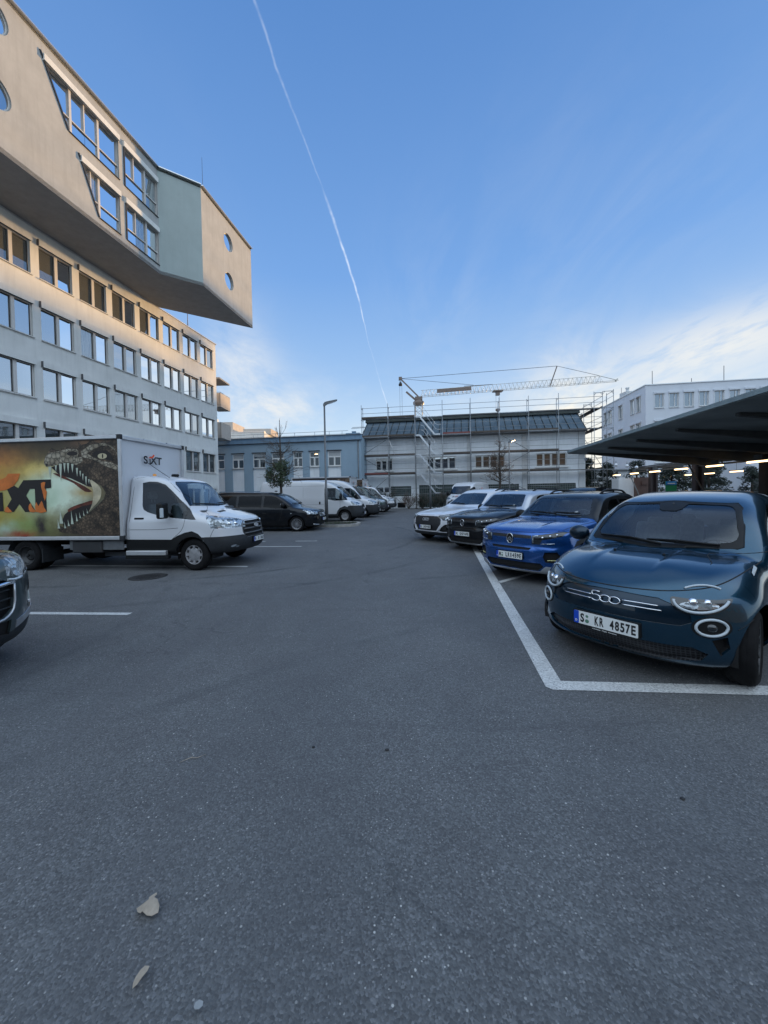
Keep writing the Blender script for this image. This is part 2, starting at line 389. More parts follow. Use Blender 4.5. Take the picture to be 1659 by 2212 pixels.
def asphalt():
    m, t, p = newmat('asphalt')
    tc = t.n.new('ShaderNodeTexCoord').outputs['Object']
    vo = t.n.new('ShaderNodeTexVoronoi'); t.set(vo.inputs['Vector'], tc); vo.inputs['Scale'].default_value = 120
    vc = t.n.new('ShaderNodeSeparateColor'); t.set(vc.inputs[0], vo.outputs['Color'])
    v2 = t.n.new('ShaderNodeTexVoronoi'); t.set(v2.inputs['Vector'], tc); v2.inputs['Scale'].default_value = 78
    v2c = t.n.new('ShaderNodeSeparateColor'); t.set(v2c.inputs[0], v2.outputs['Color'])
    big = t.noise(tc, .35, 5, .6); mid = t.noise(tc, 2.2, 4, .6); fine = t.noise(tc, 60, 3, .6)
    base = t.mix(t.rng(big, .3, .7), (.088, .091, .096, 1), (.128, .131, .135, 1))
    base = t.mix(t.math('MULTIPLY', t.rng(mid, .35, .75), .35), base, (.155, .168, .172, 1))
    stone = t.ramp(vc.outputs[0], [(0, (.52,) * 3), (.5, (.90,) * 3), (.85, (1.18,) * 3), (1, (1.7,) * 3)])
    col = t.mix(.75, base, stone, 'MULTIPLY')
    pick = t.math('MULTIPLY', t.math('GREATER_THAN', v2c.outputs[0], .86), t.math('LESS_THAN', v2.outputs['Distance'], t.rng(v2c.outputs[1], 0, 1, .10, .38)))
    pick = t.math('MULTIPLY', pick, t.rng(t.noise(tc, 1.3, 3, .6), .38, .62, .25, 1.0))
    col = t.mix(pick, col, t.mix(v2c.outputs[2], (.22, .22, .22, 1), (.5, .5, .48, 1)))
    # tyre-rubbed lanes, old patches and oil marks
    mp = t.n.new('ShaderNodeMapping'); t.set(mp.inputs[0], tc); mp.inputs['Scale'].default_value = (.9, .10, 1); mp.inputs['Rotation'].default_value = (0, 0, R_(9))
    lane = t.noise(mp.outputs[0], 1.2, 4, .6)
    col = t.mix(t.math('MULTIPLY', t.rng(lane, .42, .70), .48), col, (.085, .088, .095, 1))
    mp2 = t.n.new('ShaderNodeMapping'); t.set(mp2.inputs[0], tc); mp2.inputs['Scale'].default_value = (.22, 2.6, 1); mp2.inputs['Rotation'].default_value = (0, 0, R_(6))
    arcs = t.noise(mp2.outputs[0], 1.0, 6, .65)
    col = t.mix(t.math('MULTIPLY', t.rng(arcs, .60, .70), .35), col, (.06, .062, .068, 1))
    oil = t.noise(tc, 1.1, 3, .5)
    col = t.mix(t.math('MULTIPLY', t.rng(oil, .70, .76), .5), col, (.06, .062, .068, 1))
    # hairline cracks, a filled patch and tyre arcs
    cw = t.noise(tc, 1.6, 4, .6, 1); sc2 = t.n.new('ShaderNodeVectorMath'); sc2.operation = 'SCALE'; t.set(sc2.inputs[0], cw); sc2.inputs['Scale'].default_value = .9
    ck = t.n.new('ShaderNodeTexVoronoi'); ck.feature = 'DISTANCE_TO_EDGE'; t.set(ck.inputs['Vector'], t.vmath('ADD', tc, sc2.outputs[0])); ck.inputs['Scale'].default_value = .33
    cr = t.math('MULTIPLY', t.rng(ck.outputs['Distance'], .0, .007, 1.0, 0.0), t.rng(t.noise(tc, .5, 3, .6), .46, .54))
    col = t.mix(t.math('MULTIPLY', cr, .38), col, (.030, .033, .037, 1))
    sx = t.n.new('ShaderNodeSeparateXYZ'); t.set(sx.inputs[0], tc)
    for cx, cy, rad, wd, k in ((-6.4, 14.6, 7.6, .09, .45), (-6.4, 14.6, 9.2, .10, .35), (-1.5, 17.5, 10.6, .08, .25), (4.2, -3.0, 8.4, .09, .22), (-10.5, 4.0, 7.2, .08, .25)):
        dx = t.math('SUBTRACT', sx.outputs[0], cx); dy = t.math('SUBTRACT', sx.outputs[1], cy)
        dd = t.math('ABSOLUTE', t.math('SUBTRACT', t.math('SQRT', t.math('ADD', t.math('MULTIPLY', dx, dx), t.math('MULTIPLY', dy, dy))), rad))
        ar = t.math('MULTIPLY', t.rng(dd, wd * .4, wd * 1.3, 1.0, 0.0, True), t.rng(t.noise(tc, .8, 4, .7), .42, .60))
        col = t.mix(t.math('MULTIPLY', ar, k * 1.5), col, (.045, .050, .055, 1))
    t.set(p.inputs['Base Color'], col)
    t.set(p.inputs['Roughness'], t.rng(vc.outputs[1], 0, 1, .62, .95))
    p.inputs['Specular IOR Level'].default_value = .35
    h = t.math('ADD', t.math('MULTIPLY', vo.outputs['Distance'], -1.0), t.math('MULTIPLY', fine, .6))
    b = t.n.new('ShaderNodeBump'); b.inputs['Strength'].default_value = .45; b.inputs['Distance'].default_value = .005
    t.set(b.inputs['Height'], h); t.set(p.inputs['Normal'], b.outputs[0]); return m
def road_paint():
    m, t, p = newmat('road_paint')
    tc = t.n.new('ShaderNodeTexCoord').outputs['Object']
    w1 = t.rng(t.noise(tc, 60, 4, .75), .46, .60); w2 = t.rng(t.noise(tc, 3, 4, .7), .5, .8)
    f = t.math('MULTIPLY', w1, t.math('ADD', w2, .50), clamp=True)
    c = t.mix(t.rng(t.noise(tc, 6, 5, .6), .3, .7), (.50, .51, .50, 1), (.66, .67, .66, 1))
    t.set(p.inputs['Base Color'], t.mix(f, c, (.13, .135, .145, 1))); p.inputs['Roughness'].default_value = .75
    b = t.n.new('ShaderNodeBump'); b.inputs['Strength'].default_value = .4; b.inputs['Distance'].default_value = .004
    t.set(b.inputs['Height'], t.noise(tc, 110, 3, .6)); t.set(p.inputs['Normal'], b.outputs[0]); return m
def standing(name, c1, c2, scale=(1, 1, 1), s=8.0, rough=.8, metal=0.0):
    m, t, p = newmat(name); tc = t.n.new('ShaderNodeTexCoord').outputs['Object']
    mp = t.n.new('ShaderNodeMapping'); t.set(mp.inputs[0], tc); mp.inputs['Scale'].default_value = scale
    t.set(p.inputs['Base Color'], t.mix(t.rng(t.noise(mp.outputs[0], s, 6, .65), .3, .7), (*c1, 1), (*c2, 1)))
    p.inputs['Roughness'].default_value = rough; p.inputs['Metallic'].default_value = metal; return m
def curtain_glass(name, refl, c0, c1, sc=26):
    """pane with a drawn curtain or blind close behind it"""
    m = mirror_glass(name, refl); t = NT(m.node_tree); df = [n for n in t.n if n.type == 'BSDF_DIFFUSE'][0]; tc = t.n.new('ShaderNodeTexCoord').outputs['Object']
    s = t.n.new('ShaderNodeSeparateXYZ'); t.set(s.inputs[0], tc); n = t.noise(t.comb(s.outputs[0], s.outputs[1], t.math('MULTIPLY', s.outputs[2], .04)), sc, 2, .5)
    t.set(df.inputs[0], t.mix(t.rng(n, .35, .65), (*c0, 1), (*c1, 1))); return m
def glass_brick():
    m, t, p = newmat('glass_brick'); tc = t.n.new('ShaderNodeTexCoord').outputs['Object']
    br = t.n.new('ShaderNodeTexBrick'); sp = t.n.new('ShaderNodeSeparateXYZ'); t.set(sp.inputs[0], tc)
    t.set(br.inputs['Vector'], t.comb(sp.outputs[0], sp.outputs[2], 0.0)); br.offset = 0.0
    br.inputs['Scale'].default_value = 1.0; br.inputs['Brick Width'].default_value = .2; br.inputs['Row Height'].default_value = .2; br.inputs['Mortar Size'].default_value = .018
    t.set(br.inputs['Color1'], (.030, .050, .048, 1)); t.set(br.inputs['Color2'], (.060, .085, .080, 1)); t.set(br.inputs['Mortar'], (.16, .18, .18, 1))
    t.set(p.inputs['Base Color'], br.outputs[0]); p.inputs['Roughness'].default_value = .25; return m

M = {}
def _m():
    M['asphalt'] = asphalt(); M['road_paint'] = road_paint()
    M['render_grey'] = simple('render_grey', (.70, .70, .67), .92, var=.07, vscale=.8, bump=.25, bscale=90, streak=.34)
    M['render_tan'] = simple('render_tan', (.40, .405, .395), .92, var=.09, vscale=1.2, bump=.25, bscale=90, streak=.38)
    M['render_shaded'] = simple('render_shaded', (.36, .42, .41), .92, var=.06, vscale=.9, bump=.25, bscale=90, streak=.18)  # bluish shade of the face turned from the sun, put into its colour
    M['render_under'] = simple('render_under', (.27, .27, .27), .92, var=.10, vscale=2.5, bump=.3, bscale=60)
    M['render_white'] = simple('render_white', (.79, .83, .86), .92, var=.08, vscale=.6, bump=.2, bscale=80, streak=.35)
    M['render_blue'] = simple('render_blue', (.27, .37, .455), .92, var=.06, vscale=.6, bump=.2, bscale=80, streak=.15)
    M['render_bluecap'] = simple('render_bluecap', (.19, .30, .42), .9, var=.12, vscale=1.5, streak=.5)
    M['render_pale'] = simple('render_pale', (.62, .64, .65), .92, var=.05, vscale=.8, streak=.25)
    M['render_right'] = simple('render_right', (.60, .63, .68), .92, var=.04, vscale=.5, streak=.06)
    M['frame_beige'] = simple('frame_beige', (.58, .56, .53), .5, var=.03)
    M['frame_white'] = simple('frame_white', (.70, .71, .70), .45, var=.03)
    M['stub'] = simple('dark_end_cap', (.11, .11, .115), .7); M['frame_dark'] = simple('frame_dark', (.03, .033, .038), .5)
    M['shutter'] = simple('shutter', (.60, .59, .57), .6, var=.05)
    M['metal_edge'] = simple('metal_edge', (.62, .63, .64), .35, metal=.8)
    M['galv'] = simple('galvanised_steel', (.27, .29, .31), .45, metal=.6, var=.15, vscale=9)
    M['galv_dark'] = simple('weathered_steel', (.16, .17, .18), .6, metal=.4, var=.2, vscale=7)
    M['alu'] = simple('aluminium', (.62, .64, .66), .35, metal=.7, var=.08, vscale=8)
    M['plank'] = standing('plank', (.055, .045, .040), (.13, .11, .095), (1, 6, 6), 5)
    M['plank_red'] = standing('plank_red', (.16, .055, .05), (.24, .08, .07), (1, 6, 6), 5)
    M['roof_metal'] = standing('roof_metal', (.075, .125, .175), (.12, .18, .24), (1, 1, .4), 4, .45, .2)
    M['roof_dark'] = standing('roof_dark', (.035, .045, .045), (.06, .07, .065), s=3)
    M['bldg_glass'] = mirror_glass('building_glass', .60)
    M['bldg_glass_dim'] = mirror_glass('building_glass_dim', .16, (.03, .04, .045))
    M['bldg_glass_warm'] = mirror_glass('building_glass_warm', .12, (.075, .068, .060))
    M['pane_curtain'] = curtain_glass('pane_curtain', .34, (.10, .12, .12), (.34, .36, .35)); M['pane_blind'] = curtain_glass('pane_blind', .30, (.20, .21, .19), (.26, .26, .23), 3); M['pane_shade'] = mirror_glass('pane_shade', .22, (.10, .10, .085))
    M['curtain'] = simple('curtain', (.40, .42, .43), .9, var=.15, vscale=14)
    M['glass_brick'] = glass_brick()
    M['black'] = simple('black_plastic', (.010, .011, .012), .5, var=.15, vscale=20, spec=.25)
    M['black_matt'] = simple('black_matt', (.010, .010, .011), .8)
    M['grey_plastic'] = simple('grey_plastic', (.026, .029, .033), .6, var=.12, vscale=20, spec=.3)
    M['tyre'] = simple('tyre_rubber', (.011, .011, .012), .9, spec=.2, var=.25, vscale=18, bump=.3, bscale=120)
    M['rim'] = simple('rim_silver', (.45, .46, .48), .32, metal=.7, var=.15, vscale=9)
    M['rim_dark'] = simple('rim_dark', (.05, .052, .055), .45, metal=.4, var=.2)
    M['rim_dusty'] = simple('rim_dusty', (.28, .28, .29), .6, metal=.2, var=.25, vscale=12)
    M['chrome'] = simple('chrome', (.80, .82, .85), .12, metal=1.0)
    M['silver'] = simple('silver_trim', (.60, .62, .64), .3, metal=.6)
    M['plate_white'] = simple('plate_white', (.78, .80, .78), .35)
    M['plate_blue'] = simple('plate_blue', (.01, .07, .50), .35)
    M['ink'] = simple('ink_black', (.012, .012, .014), .5)
    M['seal_green'] = simple('seal_green', (.10, .22, .15), .5)
    M['seat'] = simple('seat_cloth', (.20, .23, .245), .9, var=.2, vscale=25)
    M['seat_light'] = simple('seat_cloth_light', (.30, .34, .35), .9, var=.15, vscale=25)
    M['dash'] = simple('dashboard', (.05, .058, .066), .7)
    M['glass'] = glassmat('car_glass', (.88, .94, .95), 1.8)
    M['glass_dark'] = glassmat('car_glass_dark', (.55, .60, .60), 1.5)
    M['glass_black'] = glassmat('car_glass_black', (.05, .055, .06), 1.28)
    M['lamp_clear'] = glassmat('lamp_cover', (.80, .86, .90), 1.5)
    M['ring'] = simple('light_guide', (.50, .56, .60), .25)
    M['amber'] = simple('amber_lens', (.8, .3, .03), .3)
    M['orange'] = simple('logo_orange', (.80, .09, .03), .5)
    M['leaf_dry'] = simple('dry_leaf', (.33, .28, .22), .85, var=.2, vscale=30)
    M['leaf_pale'] = simple('pale_leaf', (.26, .28, .29), .8, var=.15, vscale=30)
    M['bark'] = simple('bark', (.060, .050, .042), .9, var=.3, vscale=12, bump=.4, bscale=40)
    M['twig'] = simple('twig', (.085, .068, .055), .9, var=.3, vscale=12)
    M['conc'] = simple('kerb_concrete', (.30, .29, .27), .9, var=.2, vscale=4, bump=.3, bscale=60)
    M['soil'] = simple('soil', (.035, .034, .025), 1.0, var=.5, vscale=6, bump=.8, bscale=25)
    M['iron'] = simple('cast_iron', (.030, .030, .032), .6, metal=.3, var=.2, vscale=20)
    M['crane_steel'] = simple('crane_steel', (.50, .49, .44), .5, var=.12, vscale=3)
    M['crane_red'] = simple('crane_red', (.17, .13, .11), .5, var=.15, vscale=3)
    M['cable'] = simple('steel_cable', (.10, .11, .12), .5)
    M['canopy_under'] = simple('canopy_underside', (.40, .44, .43), .8, var=.25, vscale=.5)
    M['canopy_steel'] = simple('canopy_steel', (.11, .115, .11), .6, var=.2, vscale=2)
    M['canopy_edge'] = simple('canopy_edge', (.24, .30, .31), .6, var=.2, vscale=2)
    M['column'] = simple('column_steel', (.030, .022, .022), .6, var=.2, vscale=3)
    M['tube_on'] = emit('lit_tube', (1, .66, .34), 2.2)
    M['led_on'] = emit('lit_lamp', (1, .70, .38), 14.0)
    M['globe'] = simple('globe', (.80, .84, .88), .4)
    M['sun_stone'] = simple('stone_sunlit', (.50, .44, .38), .9, var=.1, vscale=1, streak=.2)  # warm sunlight put into the stone colour of balconies and far penthouse
_m()
def leafmat(name, c1, c2):
    m, t, p = newmat(name); oi = t.n.new('ShaderNodeTexCoord').outputs['Object']
    t.set(p.inputs['Base Color'], t.mix(t.rng(t.noise(oi, 5, 4, .7), .35, .65), (*c1, 1), (*c2, 1)))
    p.inputs['Roughness'].default_value = .75; return m
M['foliage'] = leafmat('foliage', (.018, .032, .016), (.055, .080, .035))
M['foliage_dark'] = leafmat('foliage_dark', (.008, .014, .010), (.020, .034, .022))
M['foliage_brown'] = leafmat('foliage_brown', (.10, .06, .04), (.16, .09, .06))
# ================================================================== SETTING
D1 = Vector((.153, .988, 0)).normalized(); E1 = Vector((.988, -.153, 0)).normalized()
ANG_D = math.degrees(math.atan2(D1.y, D1.x)); ANG_E = math.degrees(math.atan2(E1.y, E1.x))
def V2(x, y, z=0): return Vector((x, y, z))

def ground():
    bm = nb(); xs = [-400, -60, -25, -12, -6, 0, 6, 12, 25, 60, 400]; ys = [-60, -10, 0, 6, 12, 25, 45, 80, 300, 900]
    g = [[bm.verts.new((x, y, 0)) for y in ys] for x in xs]
    for i in range(len(xs) - 1):
        for j in range(len(ys) - 1): bm.faces.new((g[i][j], g[i + 1][j], g[i + 1][j + 1], g[i][j + 1]))
    tag(obj('ground', bm, M['asphalt']), kind='structure')
    def line(a, b, w, ext0=None):
        a = Vector((*a, .004)); b = Vector((*b, .004)); d = (b - a).normalized(); s = Vector((-d.y, d.x, 0)) * w / 2
        bm = nb(); n = max(2, int((b - a).length / .25)); L, R = [], []
        for i in range(n + 1):
            p = a.lerp(b, i / n); j1, j2 = random.uniform(-.004, .004), random.uniform(-.004, .004)
            L.append(bm.verts.new(p + s + s.normalized() * j1)); R.append(bm.verts.new(p - s + s.normalized() * j2))
        for i in range(n): bm.faces.new((L[i], R[i], R[i + 1], L[i + 1]))
        return tag(obj('road_marking', bm, M['road_paint']), kind='structure')
    # the long line along the right-hand bays and its corner, one continuous mitred stripe
    bm = nb(); c = Vector((1.375, 3.138)); far = Vector((2.90, 13.2)); near = Vector((5.6, 2.77))
    w = .075; d1 = (far - c).normalized(); d2 = (near - c).normalized()
    n1 = Vector((-d1.y, d1.x)); n2 = Vector((-d2.y, d2.x))
    bis = (d1 + d2).normalized(); k = w / abs(bis.cross(d1))
    outer = c - bis * k; inner = c + bis * k
    P = [far + n1 * w, far - n1 * w, inner, near + n2 * w, near - n2 * w, outer + d2 * .05, outer + d1 * .05]
    vs = [bm.verts.new((p.x, p.y, .004)) for p in P]
    bm.faces.new((vs[0], vs[6], vs[2], vs[1])); bm.faces.new((vs[6], vs[5], vs[2])); bm.faces.new((vs[5], vs[4], vs[3], vs[2]))
    bmesh.ops.recalc_face_normals(bm, faces=bm.faces)
    tag(obj('road_marking', bm, M['road_paint']), kind='structure')
    line((-7.5, 5.60), (-3.54, 5.285), .10); line((-9.5, 9.39), (-3.10, 8.63), .10)
    line((-9.0, 12.45), (-2.55, 11.77), .10); line((-9.0, 13.75), (-4.1, 13.2), .09); line((-3.05, 13.12), (-2.3, 13.06), .09)
    for k in range(1, 3):   # bay lines between the cars on the right
        p = c + d1 * (3.55 * k); q = p + Vector((.78, .62)) * 5; line(p + Vector((.78, .62)) * .1, q, .1)
ground()

def manhole():
    bm = nb(); lathe(bm, [(0.0001, .006), (.27, .006), (.275, .010), (.33, .010), (.345, .004)], (-4.78, 7.72, 0), 'Z', 40)
    for i in range(-4, 5):
        for j in range(-4, 5):
            if (i * i + j * j) < 17: box(bm, (-4.78 + i * .055, 7.72 + j * .055, .008), (.03, .03, .006))
    tag(obj('manhole_cover', bm, M['iron']), 'round dark iron manhole cover in the asphalt in front of the box truck', 'manhole cover')
manhole()

def island():
    # kerbed planting island beside the black van: tip towards the aisle
    top = [(-9.5, 19.2), (-2.2, 18.15), (-1.55, 18.35), (-1.25, 18.8), (-1.2, 19.5), (-1.4, 20.0), (-1.9, 20.25), (-9.5, 21.2)]
    def fr(x, y, z): return Vector((x, y, -z))
    inner = []
    c = Vector((-5, 19.7))
    for x, y in top:
        v = Vector((x, y)); d = (c - v).normalized(); inner.append((x + d.x * .16, y + (c.y - y) / abs(c.y - y) * .12))
    bm = nb(); sheet(bm, top, [inner], lambda x, y, d: Vector((x, y, .12 - d)), reveal=.05, thick=.13)
    bmesh.ops.recalc_face_normals(bm, faces=bm.faces)
    tag(obj('kerb', bm, M['conc']), kind='structure')
    bm = nb(); V, T = tri_sheet(inner, grid=.25)
    vv = [bm.verts.new((v.x, v.y, .085 + (random.uniform(0, .05) if i >= len(inner) else 0))) for i, v in enumerate(V)]
    for t in T: bm.faces.new([vv[i] for i in t])
    tag(obj('soil', bm, M['soil'], smooth=True), kind='structure')
    bm = nb()
    for _ in range(900):
        x = random.uniform(-6.5, -1.4); y = random.uniform(18.4, 20.3)
        if not in_poly(x, y, inner): continue
        a = random.uniform(0, 6.28); h = random.uniform(.05, .16); l = Vector((math.cos(a), math.sin(a), 0)) * random.uniform(.02, .05)
        p = Vector((x, y, .08)); q = Vector((random.uniform(-.04, .04), random.uniform(-.04, .04), h))
        bm.faces.new([bm.verts.new(v) for v in (p - l * .3, p + l * .3, p + q + l * .1)])
    tag(obj('ground_cover', bm, M['foliage']), 'low weeds and grass on the kerbed island', 'ground cover', kind='stuff')
island()

# ------------------------------------------------------------------ left office building
def office():
    P0 = Vector((-14.73, 34.45, 0)); fr = facade_frame(P0, ANG_D)
    # heading along D1, outward normal to the right (towards the lot)
    root = empty('office_building', (-18, 24, 0)); root['label'] = 'long grey rendered office building with four window rows and a projecting upper storey'; root['category'] = 'building'
    inv = Matrix.Translation(-Vector((-18, 24, 0)))
    def add(name, bm, mat, parent=root, **k): 
        bm.transform(inv); return obj(name, bm, mat, parent, **k)
    cols = [-.47 - i * 2.152 for i in range(9)]; sills = [3.57, 6.6, 9.57, 12.63]; W, Hh = 1.74, 1.62
    holes = [rect(c - W, s, c, s + Hh) for c in cols for s in sills] + [rect(c - W, .6, c, 2.2) for c in cols]
    bm = nb(); sheet(bm, rect(-34, 0, 0, 15.0), holes, fr, reveal=.16)
    for a, b in (((0, 0), (0, 14)),):    # end wall and back
        A = [fr(0, 0, 0), fr(0, 0, 14), fr(0, 15, 14), fr(0, 15, 0)]; bm.faces.new([bm.verts.new(v) for v in A])
    bmesh.ops.recalc_face_normals(bm, faces=bm.faces)
    add('wall', bm, M['render_grey'])
    bm = nb(); prism(bm, rect(-34, .05, .0, 14), lambda s, d, z: fr(s, 14.85 + z, d), 0, .05); add('roof', bm, M['roof_dark'])
    bm = nb()
    bar(bm, fr(-34, 15.03, .08), fr(.06, 15.03, .08), .30, .07); bar(bm, fr(.04, 15.03, -.06), fr(.04, 15.03, 14), .16, .07); add('parapet_edge', bm, M['metal_edge'])
    # dark room box behind each window, so glass has depth
    first = None
    for si, s in enumerate(sills + [.6]):
        hh = Hh if si < 4 else 1.6
        for ci, c in enumerate(cols):
            if first is None or True:
                bm = nb(); x0, x1 = c - W, c; z0, z1 = s, s + hh; t = .055; d = .10
                for (a, b) in (((x0 + t / 2, z0), (x0 + t / 2, z1)), ((x1 - t / 2, z0), (x1 - t / 2, z1))):
                    bar(bm, fr(a[0], a[1], d), fr(b[0], b[1], d), t, .07, up=tuple(fr.n))
                for z in (z0 + t / 2, z1 - t / 2): bar(bm, fr(x0 + t, z, d), fr(x1 - t, z, d), .07, t)
                xm = (x0 + x1) / 2 + .02
                bar(bm, fr(xm, z0 + t, d - .02), fr(xm, z1 - t, d - .02), .16, .09, up=tuple(fr.n))
                w = add('window', bm, M['frame_beige'])
                dim = si in (0, 4)
                if si == 3 and ci >= 3: gm = M['bldg_glass_dim']
                else: gm = M['bldg_glass_dim'] if dim else M['bldg_glass']
                bm = nb()
                for a, b in ((x0 + t, xm - .08), (xm + .08, x1 - t)):
                    bm.faces.new([bm.verts.new(fr(*p, d + .015)) for p in rect(a, z0 + t, b, z1 - t)])
                bmesh.ops.recalc_face_normals(bm, faces=bm.faces)
                if si in (1, 2) and (ci * 7 + si * 3) % 5 == 1: gm = M['pane_curtain']
                if si == 3 and 1 < ci: gm = M['pane_shade']
                add('glass', bm, gm, w)
                bm = nb()                                   # thin dark seal round each pane
                for a, b in ((x0 + t, xm - .08), (xm + .08, x1 - t)):
                    tube(bm, [fr(*p, d + .005) for p in rect(a + .012, z0 + t + .012, b - .012, z1 - t - .012)], .014, 4, closed=True)
                add('seal', bm, M['frame_dark'], w)
                bm = nb(); bar(bm, fr(x0 - .03, z0 - .03, .02), fr(x1 + .05, z0 - .03, .02), .22, .04); add('sill', bm, M['shutter'], w)
                bm = nb(); box(bm, (0, 0, 0), (W + .09, .13, .30)); 
                bm.transform(Matrix.Translation(fr((x0 + x1) / 2 - .015, z1 + .13, -.06)) @ Matrix.Rotation(R_(ANG_D), 4, 'Z')); add('shutter_box', bm, M['render_grey'], w)
                bm = nb(); box(bm, (0, 0, 0), (.02, .13, .30)); bm.transform(Matrix.Translation(fr(x0 - .07, z1 + .13, -.06)) @ Matrix.Rotation(R_(ANG_D), 4, 'Z'))
                add('end_cap', bm, M['stub'], w); bm = nb(); bar(bm, fr(x0, z1 - .015, -.05), fr(x1, z1 - .015, -.05), .08, .02); add('guide_rail', bm, M['frame_dark'], w)
                if si == 0 and ci < 3:
                    bm = nb(); k = 22; vs = []
                    for i in range(k + 1):
                        x = x0 + t + (x1 - x0 - 2 * t) * i / k; dd = d + .012 + .0 * (i % 2)
                        vs.append((bm.verts.new(fr(x, z0 + t, dd - .002 + .006 * (i % 2))), bm.verts.new(fr(x, z1 - t, dd - .002 + .006 * (i % 2)))))
                    for i in range(k): bm.faces.new((vs[i][0], vs[i + 1][0], vs[i + 1][1], vs[i][1]))
                    add('curtain', bm, M['bldg_glass_dim'], w)
    # cantilevered upper storeys
    A = V2(-15.35, 10); B = V2(-13.25, 23.5); C_ = V2(-11.3, 24.9); D = V2(-10.33, 31.3); E_ = V2(-15.68, 27.62); F_ = V2(-24, 22.0); G = V2(-24, 10)
    z0, z1 = 15.02, 21.32; poly = [A, B, C_, D, E_, F_, G]
    def wallface(p, q, holes, mat, depth=.2, name='upper_wall'):
        d = (q - p); L = d.length; ff = facade_frame(p, math.degrees(math.atan2(d.y, d.x)))
        bm = nb(); sheet(bm, rect(0, z0, L, z1), holes, ff, reveal=depth); bmesh.ops.recalc_face_normals(bm, faces=bm.faces)
        add(name, bm, mat); return ff
    LB = (B - A).length
    o = lambda s: LB + s
    wins = [  # outline, mullions (vertical x), transom z
        ([(o(-2.46), 18.36), (o(.0) - .04, 18.36), (o(.0) - .04, 20.40), (o(-2.46), 20.40)], [(-1.78, 19.12, 20.40), (-.97, 18.36, 20.40)], 19.12),
        ([(o(-5.60), 18.40), (o(-2.82), 18.40), (o(-2.82), 20.42), (o(-6.62), 20.42)], [(-5.45, 18.40, 20.42), (-4.75, 19.10, 20.42), (-4.0, 18.40, 20.42)], 19.08),
        ([(o(-4.12), 15.52), (o(-2.83), 15.52), (o(-2.83), 17.50), (o(-5.0), 17.50)], [(-4.50, 16.3, 17.50), (-4.05, 15.52, 17.50)], 16.22),
        ([(o(-2.43), 15.52), (o(-.04), 15.52), (o(-.04), 17.45), (o(-2.43), 17.45)], [(-1.75, 16.22, 17.45), (-.95, 15.52, 17.45)], 16.22)]
    ports = [ell(o(-8.62), 20.15, .62, .62, 32), ell(o(-8.62), 17.25, .62, .62, 32)]
    ff = wallface(A, B, [w[0] for w in wins] + ports, M['render_tan'])
    for poly_, mull, tz in wins:
        bm = nb(); n = len(poly_)
        for i in range(n): bar(bm, ff(*poly_[i], .11), ff(*poly_[(i + 1) % n], .11), .06, .07, up=tuple(ff.n))
        for x, a, b in mull: bar(bm, ff(o(x), a, .09), ff(o(x), b, .09), .11 if a < tz - .1 or b > tz + 1 and a < tz else .06, .08, up=tuple(ff.n))
        def left_at(z):
            (xa, za), (xb, zb) = poly_[0], poly_[3]; return xa + (xb - xa) * (z - za) / (zb - za)
        bar(bm, ff(left_at(tz), tz, .09), ff(poly_[1][0], tz, .09), .05, .06, up=tuple(ff.n))
        w = add('upper_window', bm, M['frame_beige'])
        bm = nb(); V, T = tri_sheet(poly_); vv = [bm.verts.new(ff(v.x, v.y, .13)) for v in V]
        for t in T: bm.faces.new([vv[i] for i in t])
        bmesh.ops.recalc_face_normals(bm, faces=bm.faces); add('glass', bm, M['bldg_glass'], w)
        xs_ = [left_at(tz)] + [o(m_[0]) for m_ in mull] + [poly_[1][0]]
        for q_ in range(1, len(xs_) - 1):
            if (q_ + int(tz)) % 2:
                bm = nb(); bm.faces.new([bm.verts.new(ff(*p_, .122)) for p_ in rect(xs_[q_] + .08, poly_[0][1] + .06, xs_[q_ + 1] - .06, poly_[2][1] - .06)]); bmesh.ops.recalc_face_normals(bm, faces=bm.faces); add('curtained_pane', bm, M['pane_curtain'], w)
        bm = nb(); x0 = poly_[3][0] - .08; x1 = poly_[2][0]; zt = poly_[2][1]
        bar(bm, ff(x0, zt + .12, -.05), ff(x1, zt + .12, -.05), .12, .28); add('shutter_box', bm, M['render_grey'], w)
        bm = nb(); q0, q1 = poly_[0], poly_[3]; ex = (q1[0] - q0[0]) / (q1[1] - q0[1]) * .32
        bar(bm, ff(q0[0] - .02, q0[1], -.02), ff(q1[0] - .02 + ex, q1[1] + .30, -.02), .07, .05, up=tuple(ff.n))
        bar(bm, ff(q0[0], q0[1] - .02, -.02), ff(poly_[1][0], q0[1] - .02, -.02), .08, .03); add('guide_rail', bm, M['frame_dark'], w)
    def porthole(ffr, s, z):
        bm = nb(); pts = [ffr(s + math.cos(a) * .60, z + math.sin(a) * .60, .10) for a in [i * math.pi / 16 for i in range(32)]]
        tube(bm, pts, .035, 6, closed=True); w = add('round_window', bm, M['frame_beige'])
        bm = nb(); bm.faces.new([bm.verts.new(ffr(s + math.cos(a) * .60, z + math.sin(a) * .60, .12)) for a in [i * math.pi / 16 for i in range(32)]])
        bmesh.ops.recalc_face_normals(bm, faces=bm.faces); add('glass', bm, M['bldg_glass'], w)
    for z in (20.15, 17.25): porthole(ff, o(-8.62), z)
    wallface(B, C_, [], M['render_shaded'])
    LD = (D - C_).length
    f2 = wallface(C_, D, [ell(LD - 3.34, 19.72, .58, .58, 32), ell(LD - 3.34, 16.97, .58, .58, 32)], M['render_tan'])
    for z in (19.72, 16.97): porthole(f2, LD - 3.34, z)
    wallface(D, E_, [], M['render_grey']); wallface(E_, F_, [], M['render_grey'])
    bm = nb(); prism(bm, [(p.x, p.y) for p in reversed(poly)], lambda x, y, d: Vector((x, y, z0 + d)), 0.002, .2); add('soffit', bm, M['render_under'])
